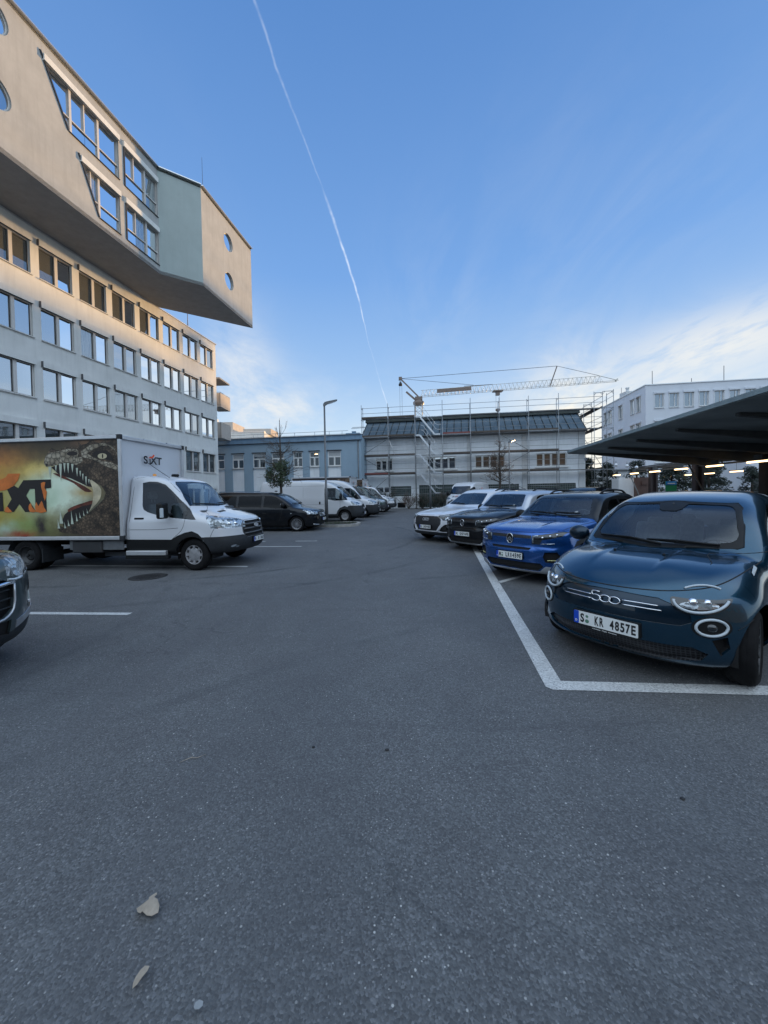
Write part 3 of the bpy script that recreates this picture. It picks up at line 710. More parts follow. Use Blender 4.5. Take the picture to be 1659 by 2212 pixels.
    bm = nb(); prism(bm, [(p.x, p.y) for p in reversed(poly)], lambda x, y, d: Vector((x, y, z1 - .15 + d)), 0, .12); add('upper_roof', bm, M['roof_dark'])
    bm = nb(); P = [A, B, C_, D, E_, F_]
    for i in range(5): bar(bm, P[i] + Vector((0, 0, z1 + .01)), P[i + 1] + Vector((0, 0, z1 + .01)), .34, .06)
    add('upper_parapet_edge', bm, M['metal_edge'])
    # balconies on the far end and lightning rods
    for z, h in ((9.75, 1.2), (6.9, 1.3)):
        bm = nb(); box(bm, (-15.4, 36.6, z + .09), (1.15, 2.2, .18)); box(bm, (-14.87, 36.6, z + h / 2 + .1), (.10, 2.2, h - .1)); box(bm, (-15.4, 35.55, z + h / 2 + .1), (1.0, .1, h - .1))
        b = add('balcony', bm, M['sun_stone'])
        bm = nb(); tube(bm, [(-15.8, 35.5, z + h + .12), (-14.85, 35.5, z + h + .12), (-14.85, 37.7, z + h + .12)], .025, 6)
        for x in (-15.4, -14.87): tube(bm, [(x, 35.5, z + h), (x, 35.5, z + h + .12)], .02, 5)
        add('handrail', bm, M['galv'], b)
    bm = nb(); box(bm, (-15.5, 36.6, 12.35), (1.3, 2.3, .14)); add('canopy_slab', bm, M['render_under'])
    for p, h in (((-13.1, 29.2, 21.2), 5.6), ((-15.4, 31.0, 14.95), 2.6)):
        bm = nb(); tube(bm, [p, (p[0], p[1], p[2] + h * .5), (p[0], p[1], p[2] + h)], .02, 5, radii=[.035, .02, .01]); add('lightning_rod', bm, M['frame_dark'])
office()

# ------------------------------------------------------------------ blue building
def blue():
    PB = Vector((-2.0, 35.2, 0)) ; PB = PB + E1 * (-.0)
    # facade passes through (-2, 36.0); s runs to the right along E1
    fr = facade_frame(Vector((-2.0, 36.0, 0)) + E1 * 3.03, ANG_E)
    root = empty('blue_building', (-10, 40, 0)); tag(root, 'low blue rendered building with white window bays behind the parked vans', 'building')
    inv = Matrix.Translation(-root.location)
    def add(name, bm, mat, parent=root, **k): bm.transform(inv); return obj(name, bm, mat, parent, **k)
    wx = [(-18.3, -16.9), (-16.05, -14.85), (-13.88, -12.6), (-11.92, -10.68), (-9.75, -8.82), (-8.12, -7.17), (-6.30, -5.05)]
    holes = [rect(a, 1.96, b, 5.62) for a, b in wx] + [rect(a, 1.15, b, 1.86) for a, b in wx[:3]]
    bm = nb(); sheet(bm, rect(-24, 0, -3.08, 6.55), holes, fr, reveal=.14)
    bm.faces.new([bm.verts.new(v) for v in (fr(-3.08, 0, 0), fr(-3.08, 0, 12), fr(-3.08, 6.85, 12), fr(-3.08, 6.85, 0))])
    bmesh.ops.recalc_face_normals(bm, faces=bm.faces); add('wall', bm, M['render_blue'])
    bm = nb(); box(bm, (0, 0, 0), (21, .35, .48)); bm.transform(Matrix.Translation(fr(-13.5, 6.82, .08)) @ Matrix.Rotation(R_(ANG_E), 4, 'Z')); add('parapet', bm, M['render_bluecap'])
    bm = nb(); bar(bm, fr(-24, 6.545, -.05), fr(-3.03, 6.545, -.05), .25, .05); add('drip_edge', bm, M['frame_dark'])
    bm = nb(); bar(bm, fr(-24, 7.075, 0), fr(-3.0, 7.075, 0), .46, .03); add('coping', bm, M['galv'])
    bm = nb(); prism(bm, rect(-24, .2, -3.1, 12), lambda s, d, z: fr(s, 6.7 + z, d), 0, .1); add('roof', bm, M['roof_dark'])
    bm = nb(); tube(bm, [fr(-3.35, 0, -.06), fr(-3.35, 6.55, -.06)], .05, 8); add('downpipe', bm, M['galv_dark'])
    for i, (a, b) in enumerate(wx):
        bm = nb(); z0, z1 = 4.2, 5.6; t = .07; d = .08; zm = z0 + .86; xm = (a + b) / 2
        for x in (a + t / 2, b - t / 2): bar(bm, fr(x, z0, d), fr(x, z1, d), t, .06, up=tuple(fr.n))
        bar(bm, fr(xm, z0, d), fr(xm, zm, d), .14, .06, up=tuple(fr.n))
        for z, hh in ((z0 + t / 2, t), (z1 - t / 2, t), (zm, .11)): bar(bm, fr(a, z, d - .004), fr(b, z, d - .004), .06, hh)
        w = add('window', bm, M['frame_white'])
        bm = nb(); bm.faces.new([bm.verts.new(fr(*p, d + .03)) for p in rect(a, z0, b, z1)]); bmesh.ops.recalc_face_normals(bm, faces=bm.faces)
        add('glass', bm, M['bldg_glass_dim'], w)
        if i in (1, 6, 2):
            bm = nb(); bm.faces.new([bm.verts.new(fr(*p, d + .02)) for p in rect(a + t, zm + (.0 if i != 2 else .25), b - t, z1 - t)]); bmesh.ops.recalc_face_normals(bm, faces=bm.faces); add('blind', bm, M['curtain'], w)
        if i == 5:
            bm = nb(); bar(bm, fr(xm + .02, 5.36, d + .02), fr(b - .16, 5.36, d + .02), .02, .07); add('ceiling_tube', bm, M['tube_on'], w)
        bm = nb(); bar(bm, fr(a - .08, 5.66, -.03), fr(b + .10, 5.66, -.03), .12, .07); add('shutter_box', bm, M['frame_dark'], w)
        bm = nb(); bm.faces.new([bm.verts.new(fr(*p, .05)) for p in rect(a, 1.96, b, 4.12)]); bmesh.ops.recalc_face_normals(bm, faces=bm.faces); add('infill_panel', bm, M['render_white'])
        bm = nb(); bar(bm, fr(a - .02, 4.15, .0), fr(b + .02, 4.15, .0), .2, .04); add('sill', bm, M['galv'], w)
        if i < 3:
            bm = nb(); bm.faces.new([bm.verts.new(fr(*p, .1)) for p in rect(a, 1.15, b, 1.86)]); bmesh.ops.recalc_face_normals(bm, faces=bm.faces); add('basement_window', bm, M['bldg_glass_dim'])
    bm = nb(); xs = [-22, -19.5, -17.1, -14.6, -12.2, -10.2, -8.1, -6.6, -5.3]
    for x in xs: tube(bm, [fr(x, 7.05, 1.6), fr(x, 7.72, 1.6)], .022, 6)
    for z in (7.72, 7.42): tube(bm, [fr(-22.3, z, 1.6), fr(-4.7, z, 1.6)], .02, 6)
    add('roof_railing', bm, M['galv'])
    bm = nb(); box(bm, (0, 0, 0), (1.35, 1.2, .42)); bm.transform(Matrix.Translation(fr(-4.15, 7.2, 1.8)) @ Matrix.Rotation(R_(ANG_E), 4, 'Z'))
    box(bm, tuple(fr(-4.15, 7.48, 1.8)), (.34, .34, .18)); box(bm, tuple(fr(-4.15, 7.6, 1.8)), (.42, .42, .06)); add('roof_hatch', bm, M['render_bluecap'])
blue()

# ------------------------------------------------------------------ far rooftop block behind the blue building
def far_block():
    root = empty('far_rooftop_block', (-24, 62, 0)); tag(root, 'distant sunlit flat roofed block with chimney showing above the blue building', 'building')
    inv = Matrix.Translation(-root.location)
    def add(name, bm, mat): bm.transform(inv); return obj(name, bm, mat, root)
    bm = nb(); box(bm, (-24.5, 62, 5.4), (14, 10, 10.8)); box(bm, (-31, 62, 5.6), (9, 10, 11.4)); add('wall', bm, M['render_grey'])
    bm = nb(); box(bm, (-25.0, 61, 11.7), (4.6, 5, 1.9)); box(bm, (-19.2, 61, 11.2), (4.2, 4, .9)); add('penthouse', bm, M['sun_stone'])
    bm = nb(); box(bm, (-25.6, 59.5, 12.9), (.5, .5, .8)); add('chimney', bm, M['render_grey'])
    bm = nb(); box(bm, (-24.5, 57.1, 10.85), (14.2, .3, .12)); box(bm, (-31, 57.1, 11.35), (9.2, .3, .12)); add('roof_edge', bm, M['metal_edge'])
    bm = nb()
    for k in range(6):
        box(bm, (-29.5 + k * 2.2, 56.98, 9.2), (1.3, .06, 1.3))
    add('window_strip', bm, M['bldg_glass_dim'])
far_block()

# ------------------------------------------------------------------ white building under scaffold
PS = Vector((1.38, 38.0, 0)); FS = facade_frame(PS, ANG_E)
def white_building():
    fr = FS; root = empty('white_building', (9, 44, 0)); tag(root, 'white two storey building with dark metal mansard roof standing inside scaffolding', 'building')
    inv = Matrix.Translation(-root.location)
    def add(name, bm, mat, parent=root, **k): bm.transform(inv); return obj(name, bm, mat, parent, **k)
    groups = [(-2.16, -.46, 3), (2.92, 5.67, 4), (7.48, 10.25, 4), (13.05, 15.73, 4)]
    holes = [rect(a, 3.74, b, 4.97) for a, b, n in groups]
    bricks = [(-.69, 1.33, 1.19, 2.17), (2.10, 6.6, .07, 2.24), (7.5, 11.5, .2, 2.17), (12.22, 16.52, .2, 2.16)]
    small = [(-2.35, -1.45), (-1.32, -.85)]; vent = (-.05, .75, .05, .55)
    holes += [rect(a, c, b, d) for a, b, c, d in bricks] + [rect(a, 1.62, b, 2.08) for a, b in small] + [rect(*[vent[i] for i in (0, 2, 1, 3)])]
    bm = nb(); sheet(bm, rect(-3.5, 0, 17.34, 6.95), holes, fr, reveal=.15)
    for s in (-3.5, 17.34): bm.faces.new([bm.verts.new(v) for v in (fr(s, 0, 0), fr(s, 0, 11), fr(s, 6.95, 11), fr(s, 6.95, 0))])
    bmesh.ops.recalc_face_normals(bm, faces=bm.faces); add('wall', bm, M['render_white'])
    for s in (6.95, 12.0, 17.05): bm = nb(); bar(bm, fr(s, 0, -.04), fr(s, 6.95, -.04), .42 if s < 17 else .55, .10, up=tuple(fr.n)); add('pilaster', bm, M['render_pale'])
    bm = nb(); bar(bm, fr(-3.6, 6.92, -.15), fr(17.45, 6.92, -.15), .35, .14); add('eaves_gutter', bm, M['galv_dark'])
    # mansard: lower steep metal slope, upper cap
    def ring(ins, z): return [fr(-3.5 + ins, z, ins), fr(17.34 - ins, z, ins), fr(17.34 - ins, z, 11), fr(-3.5 + ins, z, 11)]
    bm = nb(); A, B = ring(-.12, 7.0), ring(.50, 8.62)
    for i in (0, 1, 3):
        j = (i + 1) % 4; bm.faces.new([bm.verts.new(v) for v in (A[i], A[j], B[j], B[i])])
    bmesh.ops.recalc_face_normals(bm, faces=bm.faces); add('mansard_slope', bm, M['roof_metal'])
    bm = nb(); n = 30
    for i in range(n + 1):
        t = i / n; a = A[0].lerp(A[1], t); b = B[0].lerp(B[1], t); tube(bm, [a - fr.n * -.02, b - fr.n * -.02], .035, 4)
    for t in (0.12, .45, .8):
        a = A[1].lerp(A[2], t * .5); b = B[1].lerp(B[2], t * .5); tube(bm, [a, b], .03, 4)
    add('standing_seam', bm, M['roof_dark'])
    bm = nb(); C_ = ring(.30, 8.62); D_ = ring(.34, 8.95)
    for X, Y in ((B, C_), (C_, D_)):
        for i in (0, 1, 3):
            j = (i + 1) % 4; bm.faces.new([bm.verts.new(v) for v in (X[i], X[j], Y[j], Y[i])])
    bm.faces.new([bm.verts.new(v) for v in D_]); bmesh.ops.recalc_face_normals(bm, faces=bm.faces); add('roof_cap', bm, M['roof_dark'])
    for a, b, n in groups:
        w_ = (b - a) / n
        for k in range(n):
            x0 = a + k * w_; x1 = x0 + w_; bm = nb(); d = .10; t = .09
            for x in (x0 + t / 2, x1 - t / 2): bar(bm, fr(x, 3.74, d), fr(x, 4.97, d), t, .08, up=tuple(fr.n))
            for z in (3.78, 4.93): bar(bm, fr(x0 + t, z, d), fr(x1 - t, z, d), .08, .08)
            w = add('window', bm, M['frame_white'])
            bm = nb(); bm.faces.new([bm.verts.new(fr(*p, d + .02)) for p in rect(x0 + t, 3.8, x1 - t, 4.9)]); bmesh.ops.recalc_face_normals(bm, faces=bm.faces)
            gm = 'bldg_glass_warm' if a > 12 or (a > 7 and k < 2) else ('bldg_glass' if a in (2.92,) and k > 0 else 'bldg_glass_dim')
            add('glass', bm, M[gm], w)
        bm = nb(); bar(bm, fr(a - .1, 3.66, -.06), fr(b + .15, 3.66, -.06), .3, .10); add('sill', bm, M['frame_white'])
    for a, b, c, d in bricks:
        bm = nb(); m = Matrix.Translation(fr(a, c, .08)) @ Matrix.Rotation(R_(ANG_E), 4, 'Z')
        o = bpy.data.objects.new('glass_block_panel', None)
        bb = nb(); box(bb, ((b - a) / 2, .02, (d - c) / 2), (b - a, .04, d - c))
        me = bpy.data.meshes.new('glass_block_panel'); bb.to_mesh(me); bb.free(); me.materials.append(M['glass_brick'])
        bpy.data.objects.remove(o); ob = bpy.data.objects.new('glass_block_panel', me); COL.objects.link(ob); ob.parent = root; ob.matrix_local = inv @ m
        bm.free()
    bm = nb()
    for a, b in small: bm.faces.new([bm.verts.new(fr(*p, .1)) for p in rect(a, 1.62, b, 2.08)])
    bmesh.ops.recalc_face_normals(bm, faces=bm.faces); add('basement_window', bm, M['bldg_glass_dim'])
    bm = nb(); bm.faces.new([bm.verts.new(fr(*p, .12)) for p in rect(vent[0], vent[2], vent[1], vent[3])]); bmesh.ops.recalc_face_normals(bm, faces=bm.faces)
    for i in range(8): bar(bm, fr(vent[0], .08 + i * .06, .05), fr(vent[1], .08 + i * .06, .05), .05, .012)
    add('cellar_grating', bm, M['iron'])
white_building()

def scaffold():
    fr = FS; root = empty('scaffolding', (8, 36.5, 0)); tag(root, 'tall steel scaffolding with plank decks and stair flights wrapping the white building', 'scaffolding')
    inv = Matrix.Translation(-root.location)
    def add(name, bm, mat, **k): bm.transform(inv); return obj(name, bm, mat, root, **k)
    S = [-3.30 + 2.582 * i for i in range(8)]; LV = [1.45, 3.33, 5.10, 6.97, 8.74]; dF, dB = -1.05, -.38
    for i, s in enumerate(S):
        for d in (dF, dB):
            ztop = (10.1 if d == dF else 9.9) + random.uniform(-.08, .12)
            bm = nb(); tube(bm, [fr(s, .06, d), fr(s, ztop, d)], .027, 8)
            for z in LV: lathe(bm, [(.036, -.03), (.06, -.02), (.06, .02), (.036, .03)], fr(s, z - .12, d), 'Z', 8)
            add('standard', bm, M['galv'])
        bm = nb()
        for z in LV + [9.8]: tube(bm, [fr(s, z - .05, dF), fr(s, z - .05, dB)], .024, 6)
        add('transom', bm, M['galv'])
        bm = nb(); box(bm, tuple(fr(s, .03, (dF + dB) / 2)), (.2, .9, .05)); add('base_plate', bm, M['plank'])
    for li, z in enumerate(LV):
        for i in range(len(S) - 1):
            a, b = S[i] + .04, S[i + 1] - .04
            stair = (i == 2)
            if li > 0:
                bm = nb()
                if not stair:
                    for k in range(2): bar(bm, fr(a, z, dF + .17 + k * .33), fr(b, z, dF + .17 + k * .33), .31, .05)
                else: bar(bm, fr(a, z, dB - .15), fr(b, z, dB - .15), .3, .05)
                add('deck', bm, M['alu'] if (i + li) % 3 == 0 else M['plank'])
            if li in (1, 2, 3) or (li == 4 and i < 2):
                bm = nb(); bar(bm, fr(a, z + .09, dF - .03), fr(b, z + .09, dF - .03), .03, .15)
                if not stair: add('toe_board', bm, M['plank_red'] if (i == 0 and li == 1) or (i == 3 and li == 3) else M['plank'])
                else: bm.free()
            bm = nb()
            for dz in (.50, 1.0):
                if li == 0 and dz == 1.0: continue
                tube(bm, [fr(a, z + dz, dF), fr(b, z + dz, dF)], .019, 6)
            tube(bm, [fr(a, z - .06, dF), fr(b, z - .06, dF)], .019, 6)
            add('guard_rail', bm, M['galv'])
    def brace(a, b, mat='galv_dark'):
        bm = nb(); tube(bm, [fr(a[0], a[1], dF - .05), fr(b[0], b[1], dF - .05)], .024, 6); add('brace', bm, M[mat])
    brace((S[0], 5.2), (S[1], 6.75)); brace((S[0], 5.0), (S[1], 3.45)); brace((S[0] + .9, 1.7), (S[1], 3.1))
    brace((S[5], 6.75), (S[6], 5.2)); brace((S[5], 3.6), (S[6], 5.0)); brace((S[5], 2.7), (S[6], 1.5)); brace((S[1] + .1, 6.6), (S[1] + .6, 5.2), 'alu')
    # stair bay: flights going down to the right, rails parallel to them
    for z in LV + [.05 + 0]:
        pass
    for k in range(1, 5):
        zt, zb = LV[k], LV[k - 1]; a, b = S[2] + .45, S[2] + 1.85
        for d in (dF - .02, dF + .38):
            bm = nb(); bar(bm, fr(a - .35, zt, d), fr(a, zt, d), .05, .12); bar(bm, fr(a, zt, d), fr(b, zb + .02, d), .05, .14); bar(bm, fr(b, zb + .02, d), fr(b + .5, zb + .02, d), .05, .12)
            add('stair_stringer', bm, M['alu'])
        bm = nb()
        for i in range(8):
            t = (i + .5) / 8; p = fr(a + (b - a) * t, zt + (zb - zt) * t, dF + .18); box(bm, tuple(p), (.2, .4, .03), Matrix.Rotation(R_(ANG_E), 3, 'Z'))
        add('stair_tread', bm, M['alu'])
        bm = nb()
        for h in (.5, .95): tube(bm, [fr(a + .1, zt + h, dF), fr(a + .35, zt + h - .1, dF), fr(b + .1, zb + h + .05, dF), fr(b + .3, zb + h - .05, dF), fr(b + .62, zb + h - .05, dF)], .018, 6)
        for t in (.3, .75): tube(bm, [fr(a + .2 + (b - a) * t, zt + (zb - zt) * t + .38, dF), fr(a + .35 + (b - a) * t, zt + (zb - zt) * t + .8, dF)], .018, 5)
        add('stair_rail', bm, M['alu'])
    bm = nb(); bar(bm, fr(-4.4, 7.9, -.8), fr(-3.0, 7.95, -.8), .04, .04); bar(bm, fr(-4.3, 8.02, -.8), fr(-3.2, 8.02, -.8), .04, .04); add('loose_tube', bm, M['galv'])
    # return along the right-hand end of the building
    def P(s, z, d): return fr(s, z, d)
    for i, d in enumerate((-1.05, 1.5, 4.1, 6.7)):
        for s in (17.75, 18.45):
            bm = nb(); tube(bm, [P(s, .06, d), P(s, (10.2, 9.7, 9.3, 9.0)[i] + random.uniform(-.1, .1), d)], .027, 8)
            add('standard', bm, M['galv'])
        bm = nb()
        for z in LV + [(10.1, 9.6, 9.2, 8.9)[i]]: tube(bm, [P(17.75, z - .04, d), P(18.45, z - .04, d)], .026, 6)
        for z in ((10.1, 9.6, 9.2, 8.9)[i],):
            tube(bm, [P(17.75, z - .25, d), P(17.93, z - .04, d)], .02, 5); tube(bm, [P(18.45, z - .25, d), P(18.27, z - .04, d)], .02, 5)
        add('transom', bm, M['galv'])
        if i < 3:
            d2 = d + 2.57
            for li, z in enumerate(LV):
                if li:
                    bm = nb(); bar(bm, P(18.1, z, d), P(18.1, z, d2), .62, .05); add('deck', bm, M['plank'])
                    bm = nb(); bar(bm, P(18.48, z + .1, d), P(18.48, z + .1, d2), .03, .15); add('toe_board', bm, M['plank'])
                bm = nb()
                for dz in (.5, 1.0): tube(bm, [P(18.45, z + dz, d), P(18.45, z + dz, d2)], .019, 6)
                add('guard_rail', bm, M['galv'])
            bm = nb(); tube(bm, [P(18.5, LV[i + 1], d), P(18.5, LV[i + 2], d2)], .022, 6); add('brace', bm, M['galv_dark'])
    # corner bay between the two runs and the outer tower
    for s in (19.35,):
        for d in (-1.05, .4):
            bm = nb(); tube(bm, [P(s, .06, d), P(s, 10.3, d)], .027, 8); add('standard', bm, M['galv'])
    bm = nb()
    for z in LV + [10.2]:
        tube(bm, [P(18.45, z - .04, -1.05), P(19.35, z - .04, -1.05)], .026, 6); tube(bm, [P(19.35, z - .04, -1.05), P(19.35, z - .04, .4)], .02, 6)
        tube(bm, [P(18.45, z - .3, -1.05), P(18.65, z - .04, -1.05)], .018, 5); tube(bm, [P(19.35, z - .3, -1.05), P(19.15, z - .04, -1.05)], .018, 5)
    for z in LV[1:]:
        tube(bm, [P(18.45, z + .5, -1.05), P(19.35, z + 1.0, -1.05)], .018, 5); tube(bm, [P(18.75, z + .45, -1.05), P(18.75, z + .95, -1.05)], .018, 5)
    tube(bm, [P(18.5, 5.1, -1.1), P(19.35, 6.9, -1.1)], .022, 6); tube(bm, [P(18.5, 6.97, -1.1), P(19.35, 8.7, -1.1)], .022, 6)
    add('corner_frame', bm, M['galv'])
    for z in LV[1:]:
        bm = nb(); bar(bm, P(14.8, z, -.72), P(18.4, z, -.72), .6, .05); add('deck', bm, M['plank'])
        bm = nb(); 
        for dz in (-.06, .5, 1.0): tube(bm, [P(14.8, z + dz, dF), P(18.4, z + dz, dF)], .019, 6)
        add('guard_rail', bm, M['galv'])
scaffold()

# ------------------------------------------------------------------ tower crane
def crane():
    base = Vector((5.65, 60, 0)); tip = Vector((32.6, 53.5, 16.4)); z = 16.3
    root = empty('tower_crane', base); tag(root, 'slim yellowish tower crane with long lattice jib rising behind the white building', 'crane')
    inv = Matrix.Translation(-base)
    def add(name, bm, mat, **k): bm.transform(inv); return obj(name, bm, mat, root, **k)
    j = (Vector((tip.x, tip.y, 0)) - Vector((base.x, base.y, 0))); L = j.length; j.normalize(); sd = Vector((-j.y, j.x, 0)); up = Vector((0, 0, 1))
    bm = nb(); w = .55
    cs = [(a, b) for a in (-w, w) for b in (-w, w)]
    for a, b in cs: tube(bm, [base + j * a + sd * b, base + j * a + sd * b + up * (z - 1.2)], .04, 5)
    n = 17; h = (z - 1.2) / n
    for k in range(n):
        z0, z1 = k * h, (k + 1) * h
        for (a, b), (c, d) in ((cs[0], cs[2]), (cs[2], cs[3]), (cs[3], cs[1]), (cs[1], cs[0])):
            p, q = base + j * a + sd * b, base + j * c + sd * d
            tube(bm, [p + up * z0, q + up * z1], .02, 4); tube(bm, [q + up * z0, p + up * z1], .02, 4)
    add('mast', bm, M['crane_steel'])
    bm = nb(); lathe(bm, [(.7, 0), (.85, .15), (.85, .5), (.5, .8)], base + up * (z - 1.3), 'Z', 12); box(bm, tuple(base + up * (z - .3)), (1.1, 1.0, .5)); 
    bar(bm, base + up * (z - .6) - j * .3, base + up * (z + .9) - j * 1.9, .3, .28); add('slewing_ring', bm, M['crane_red'])
    pt = base + up * z
    bm = nb(); hh = .95
    dn = (tip - pt).normalized()
    ch = [(-.42, 0), (.42, 0), (0, hh)]
    for b, c in ch: tube(bm, [pt + j * .4 + sd * b + up * c, pt + dn * (L - (0 if c == 0 else 2.4)) + sd * b * .8 + up * (c * .95)], .032, 5)
    n = 44; Lj = L - 2.4
    for k in range(n):
        a, b, c = .4 + Lj * k / n, .4 + Lj * (k + .5) / n, .4 + Lj * (k + 1) / n
        for s in (-.42, .42):
            tube(bm, [pt + dn * a + sd * s, pt + dn * b + up * hh], .017, 4); tube(bm, [pt + dn * b + up * hh, pt + dn * c + sd * s], .017, 4)
    tube(bm, [pt + dn * Lj + up * hh, pt + dn * (L - .2) + up * .15], .045, 5); tube(bm, [pt + dn * (L - .3), pt + dn * L + up * .3], .09, 6)
    add('jib', bm, M['crane_steel'])
    bm = nb(); top = Vector((2.9, 60.5, 19.3)); bar(bm, pt, top, .22, .20); tube(bm, [pt + sd * .4, top], .06, 5); box(bm, tuple(top), (.5, .5, .45)); add('apex_strut', bm, M['crane_red'])
    bm = nb(); a = pt + dn * 2.9; b = pt + dn * 8.0; 
    for s in (-.5,): bar(bm, a + up * .52 - sd * .46, b + up * .52 - sd * .46, .06, .55)
    add('banner_board', bm, M['crane_red'])
    fr_ = lambda t, c: pt + dn * (L * t) + up * c
    bm = nb(); s0, s1 = fr_(.685, 0), fr_(.715, 2.85); s1 = fr_(.72, 2.8); bar(bm, s0, s1, .14, .14); add('jib_strut', bm, M['crane_red'])
    bm = nb(); tube(bm, [top, s1], .035, 5); tube(bm, [s1, fr_(.915, hh)], .03, 5); tube(bm, [top, fr_(.30, hh + .15)], .03, 5); tube(bm, [fr_(.25, hh + .1), fr_(.40, hh)], .045, 5)
    for q in (-.12, .22): tube(bm, [top - up * .4 + j * q, Vector((top.x + j.x * q, top.y, 2.0))], .02, 4)
    add('stay_cable', bm, M['cable'])
    bm = nb(); tp = fr_(.425, 0); box(bm, tuple(tp - up * .12), (1.4, .9, .16)); box(bm, tuple(tp - up * .45), (.5, .6, .5)); add('trolley', bm, M['crane_red'])
    bm = nb()
    for q in (-.25, .25): tube(bm, [tp + j * q - up * .3, tp + j * q - up * 2.7], .016, 4)
    add('hoist_rope', bm, M['cable'])
    bm = nb(); lathe(bm, [(.05, .5), (.34, .38), (.36, .2), (.18, 0), (.05, -.1)], tp - up * 3.1, 'Z', 12); tube(bm, [tp - up * 3.1, tp - up * 5.2], .04, 5); add('hook_block', bm, M['crane_red'])
    bm = nb(); lathe(bm, [(.03, .7), (.12, .5), (.28, .25), (.28, 0)], top - up * 1.1, 'Z', 10); add('counter_pulley', bm, M['iron'])
crane()

# ------------------------------------------------------------------ right office building
def right_building():
    c = Vector((30.03, 44.1, 0)); fl = facade_frame(c, ANG_D + 180)          # left face runs away from the corner: outward normal must face -E1
    # left face: from the far corner (s<0) to c ; heading -D1 gives outward normal -E1
    fr_l = facade_frame(c, ANG_D + 180); fr_r = facade_frame(c, ANG_E)
    root = empty('corner_office_building', (38, 50, 0)); tag(root, 'plain pale three storey office building rising above the canopy roof', 'building')
    inv = Matrix.Translation(-root.location)
    def add(name, bm, mat, parent=root, **k): bm.transform(inv); return obj(name, bm, mat, parent, **k)
    # s on the left face measured backwards from c: point at distance t beyond the corner is s=-t
    lw = []
    for y0, y1 in ((54.35, 55.4), (52.85, 54.0), (49.7, 50.8), (46.65, 47.6), (45.15, 46.2)):
        for z in (10.55, 7.45): lw.append(rect(-(y1 - 44.1) / .988, z, -(y0 - 44.1) / .988, z + 1.75))
    rw = []
    for i in range(11):
        a = .95 + i * 1.52
        for z in (10.62, 7.5, 4.4): rw.append(rect(a, z, a + .93, z + 1.6))
    bm = nb(); sheet(bm, rect(-12.35, 0, 0, 13.25), lw, fr_l, reveal=.16); sheet(bm, rect(0, 0, 18.2, 13.25), rw, fr_r, reveal=.16)
    f0 = fr_l(-12.35, 0, 0); back = [f0, f0 + Vector((0, 0, 13.25)), f0 + E1 * 18.2 + Vector((0, 0, 13.25)), f0 + E1 * 18.2]; bm.faces.new([bm.verts.new(v) for v in back])
    e0 = fr_r(18.2, 0, 0); bm.faces.new([bm.verts.new(v) for v in (e0, e0 + Vector((0, 0, 13.25)), f0 + E1 * 18.2 + Vector((0, 0, 13.25)), f0 + E1 * 18.2)])
    bmesh.ops.recalc_face_normals(bm, faces=bm.faces); add('wall', bm, M['render_right'])
    bm = nb(); bm.faces.new([bm.verts.new(v + Vector((0, 0, 13.15))) for v in (c, fr_r(18.2, 0, 0), f0 + E1 * 18.2, f0)]); add('roof', bm, M['roof_dark'])
    bm = nb(); bar(bm, fr_l(-12.4, 13.28, .1), fr_l(.05, 13.28, .1), .36, .10); bar(bm, fr_r(-.05, 13.28, .1), fr_r(18.2, 13.28, .1), .36, .10); add('parapet_edge', bm, M['metal_edge'])
    for fr, ws in ((fr_l, lw), (fr_r, rw)):
        for q in ws:
            (a, z0), (b, _), (_, z1), _ = q; d = .10; t = .07; bm = nb()
            for x in (a + t / 2, b - t / 2): bar(bm, fr(x, z0, d), fr(x, z1, d), t, .07, up=tuple(fr.n))
            for z in (z0 + t / 2, z1 - t / 2): bar(bm, fr(a, z, d), fr(b, z, d), .07, t)
            x = a + (b - a) * .62; bar(bm, fr(x, z0, d), fr(x, z1, d), .05, .07, up=tuple(fr.n))
            w = add('window', bm, M['frame_white'])
            bm = nb(); bm.faces.new([bm.verts.new(fr(*p, d + .02)) for p in q]); bmesh.ops.recalc_face_normals(bm, faces=bm.faces); add('glass', bm, M['bldg_glass_mid'], w)
            bm = nb(); bar(bm, fr(a - .1, z1 + .1, -.07), fr(b + .1, z1 + .1, -.07), .14, .2); add('shutter_box', bm, M['render_right'], w)
            bm = nb(); bar(bm, fr(a - .05, z0 - .03, -.03), fr(b + .05, z0 - .03, -.03), .16, .05)
            for x in (a - .03, b + .03): bar(bm, fr(x, z0, -.02), fr(x, z1, -.02), .04, .06, up=tuple(fr.n))
            add('sill', bm, M['render_pale'], w)
    bm = nb(); box(bm, tuple(fr_l(-6.4, 13.6, .9)), (1.2, 1.4, .8)); lathe(bm, [(.18, 0), (.18, .45), (.24, .5), (.24, .62)], fr_l(-6.4, 14.0, .9), 'Z', 10); add('chimney', bm, M['render_pale'])
    for s, h in ((1.2, 1.9), (8.6, 2.0), (5.3, .8)):
        bm = nb(); tube(bm, [fr_r(s, 13.2, 1), fr_r(s, 13.2 + h, 1)], .03, 5); add('lightning_rod', bm, M['frame_dark'])
    bm = nb(); tube(bm, [fr_l(-7.4, 13.2, .6), fr_l(-7.4, 14.9, .6)], .025, 5); add('lightning_rod', bm, M['frame_dark'])
M['bldg_glass_mid'] = mirror_glass('building_glass_mid', .30, (.10, .12, .13))
right_building()

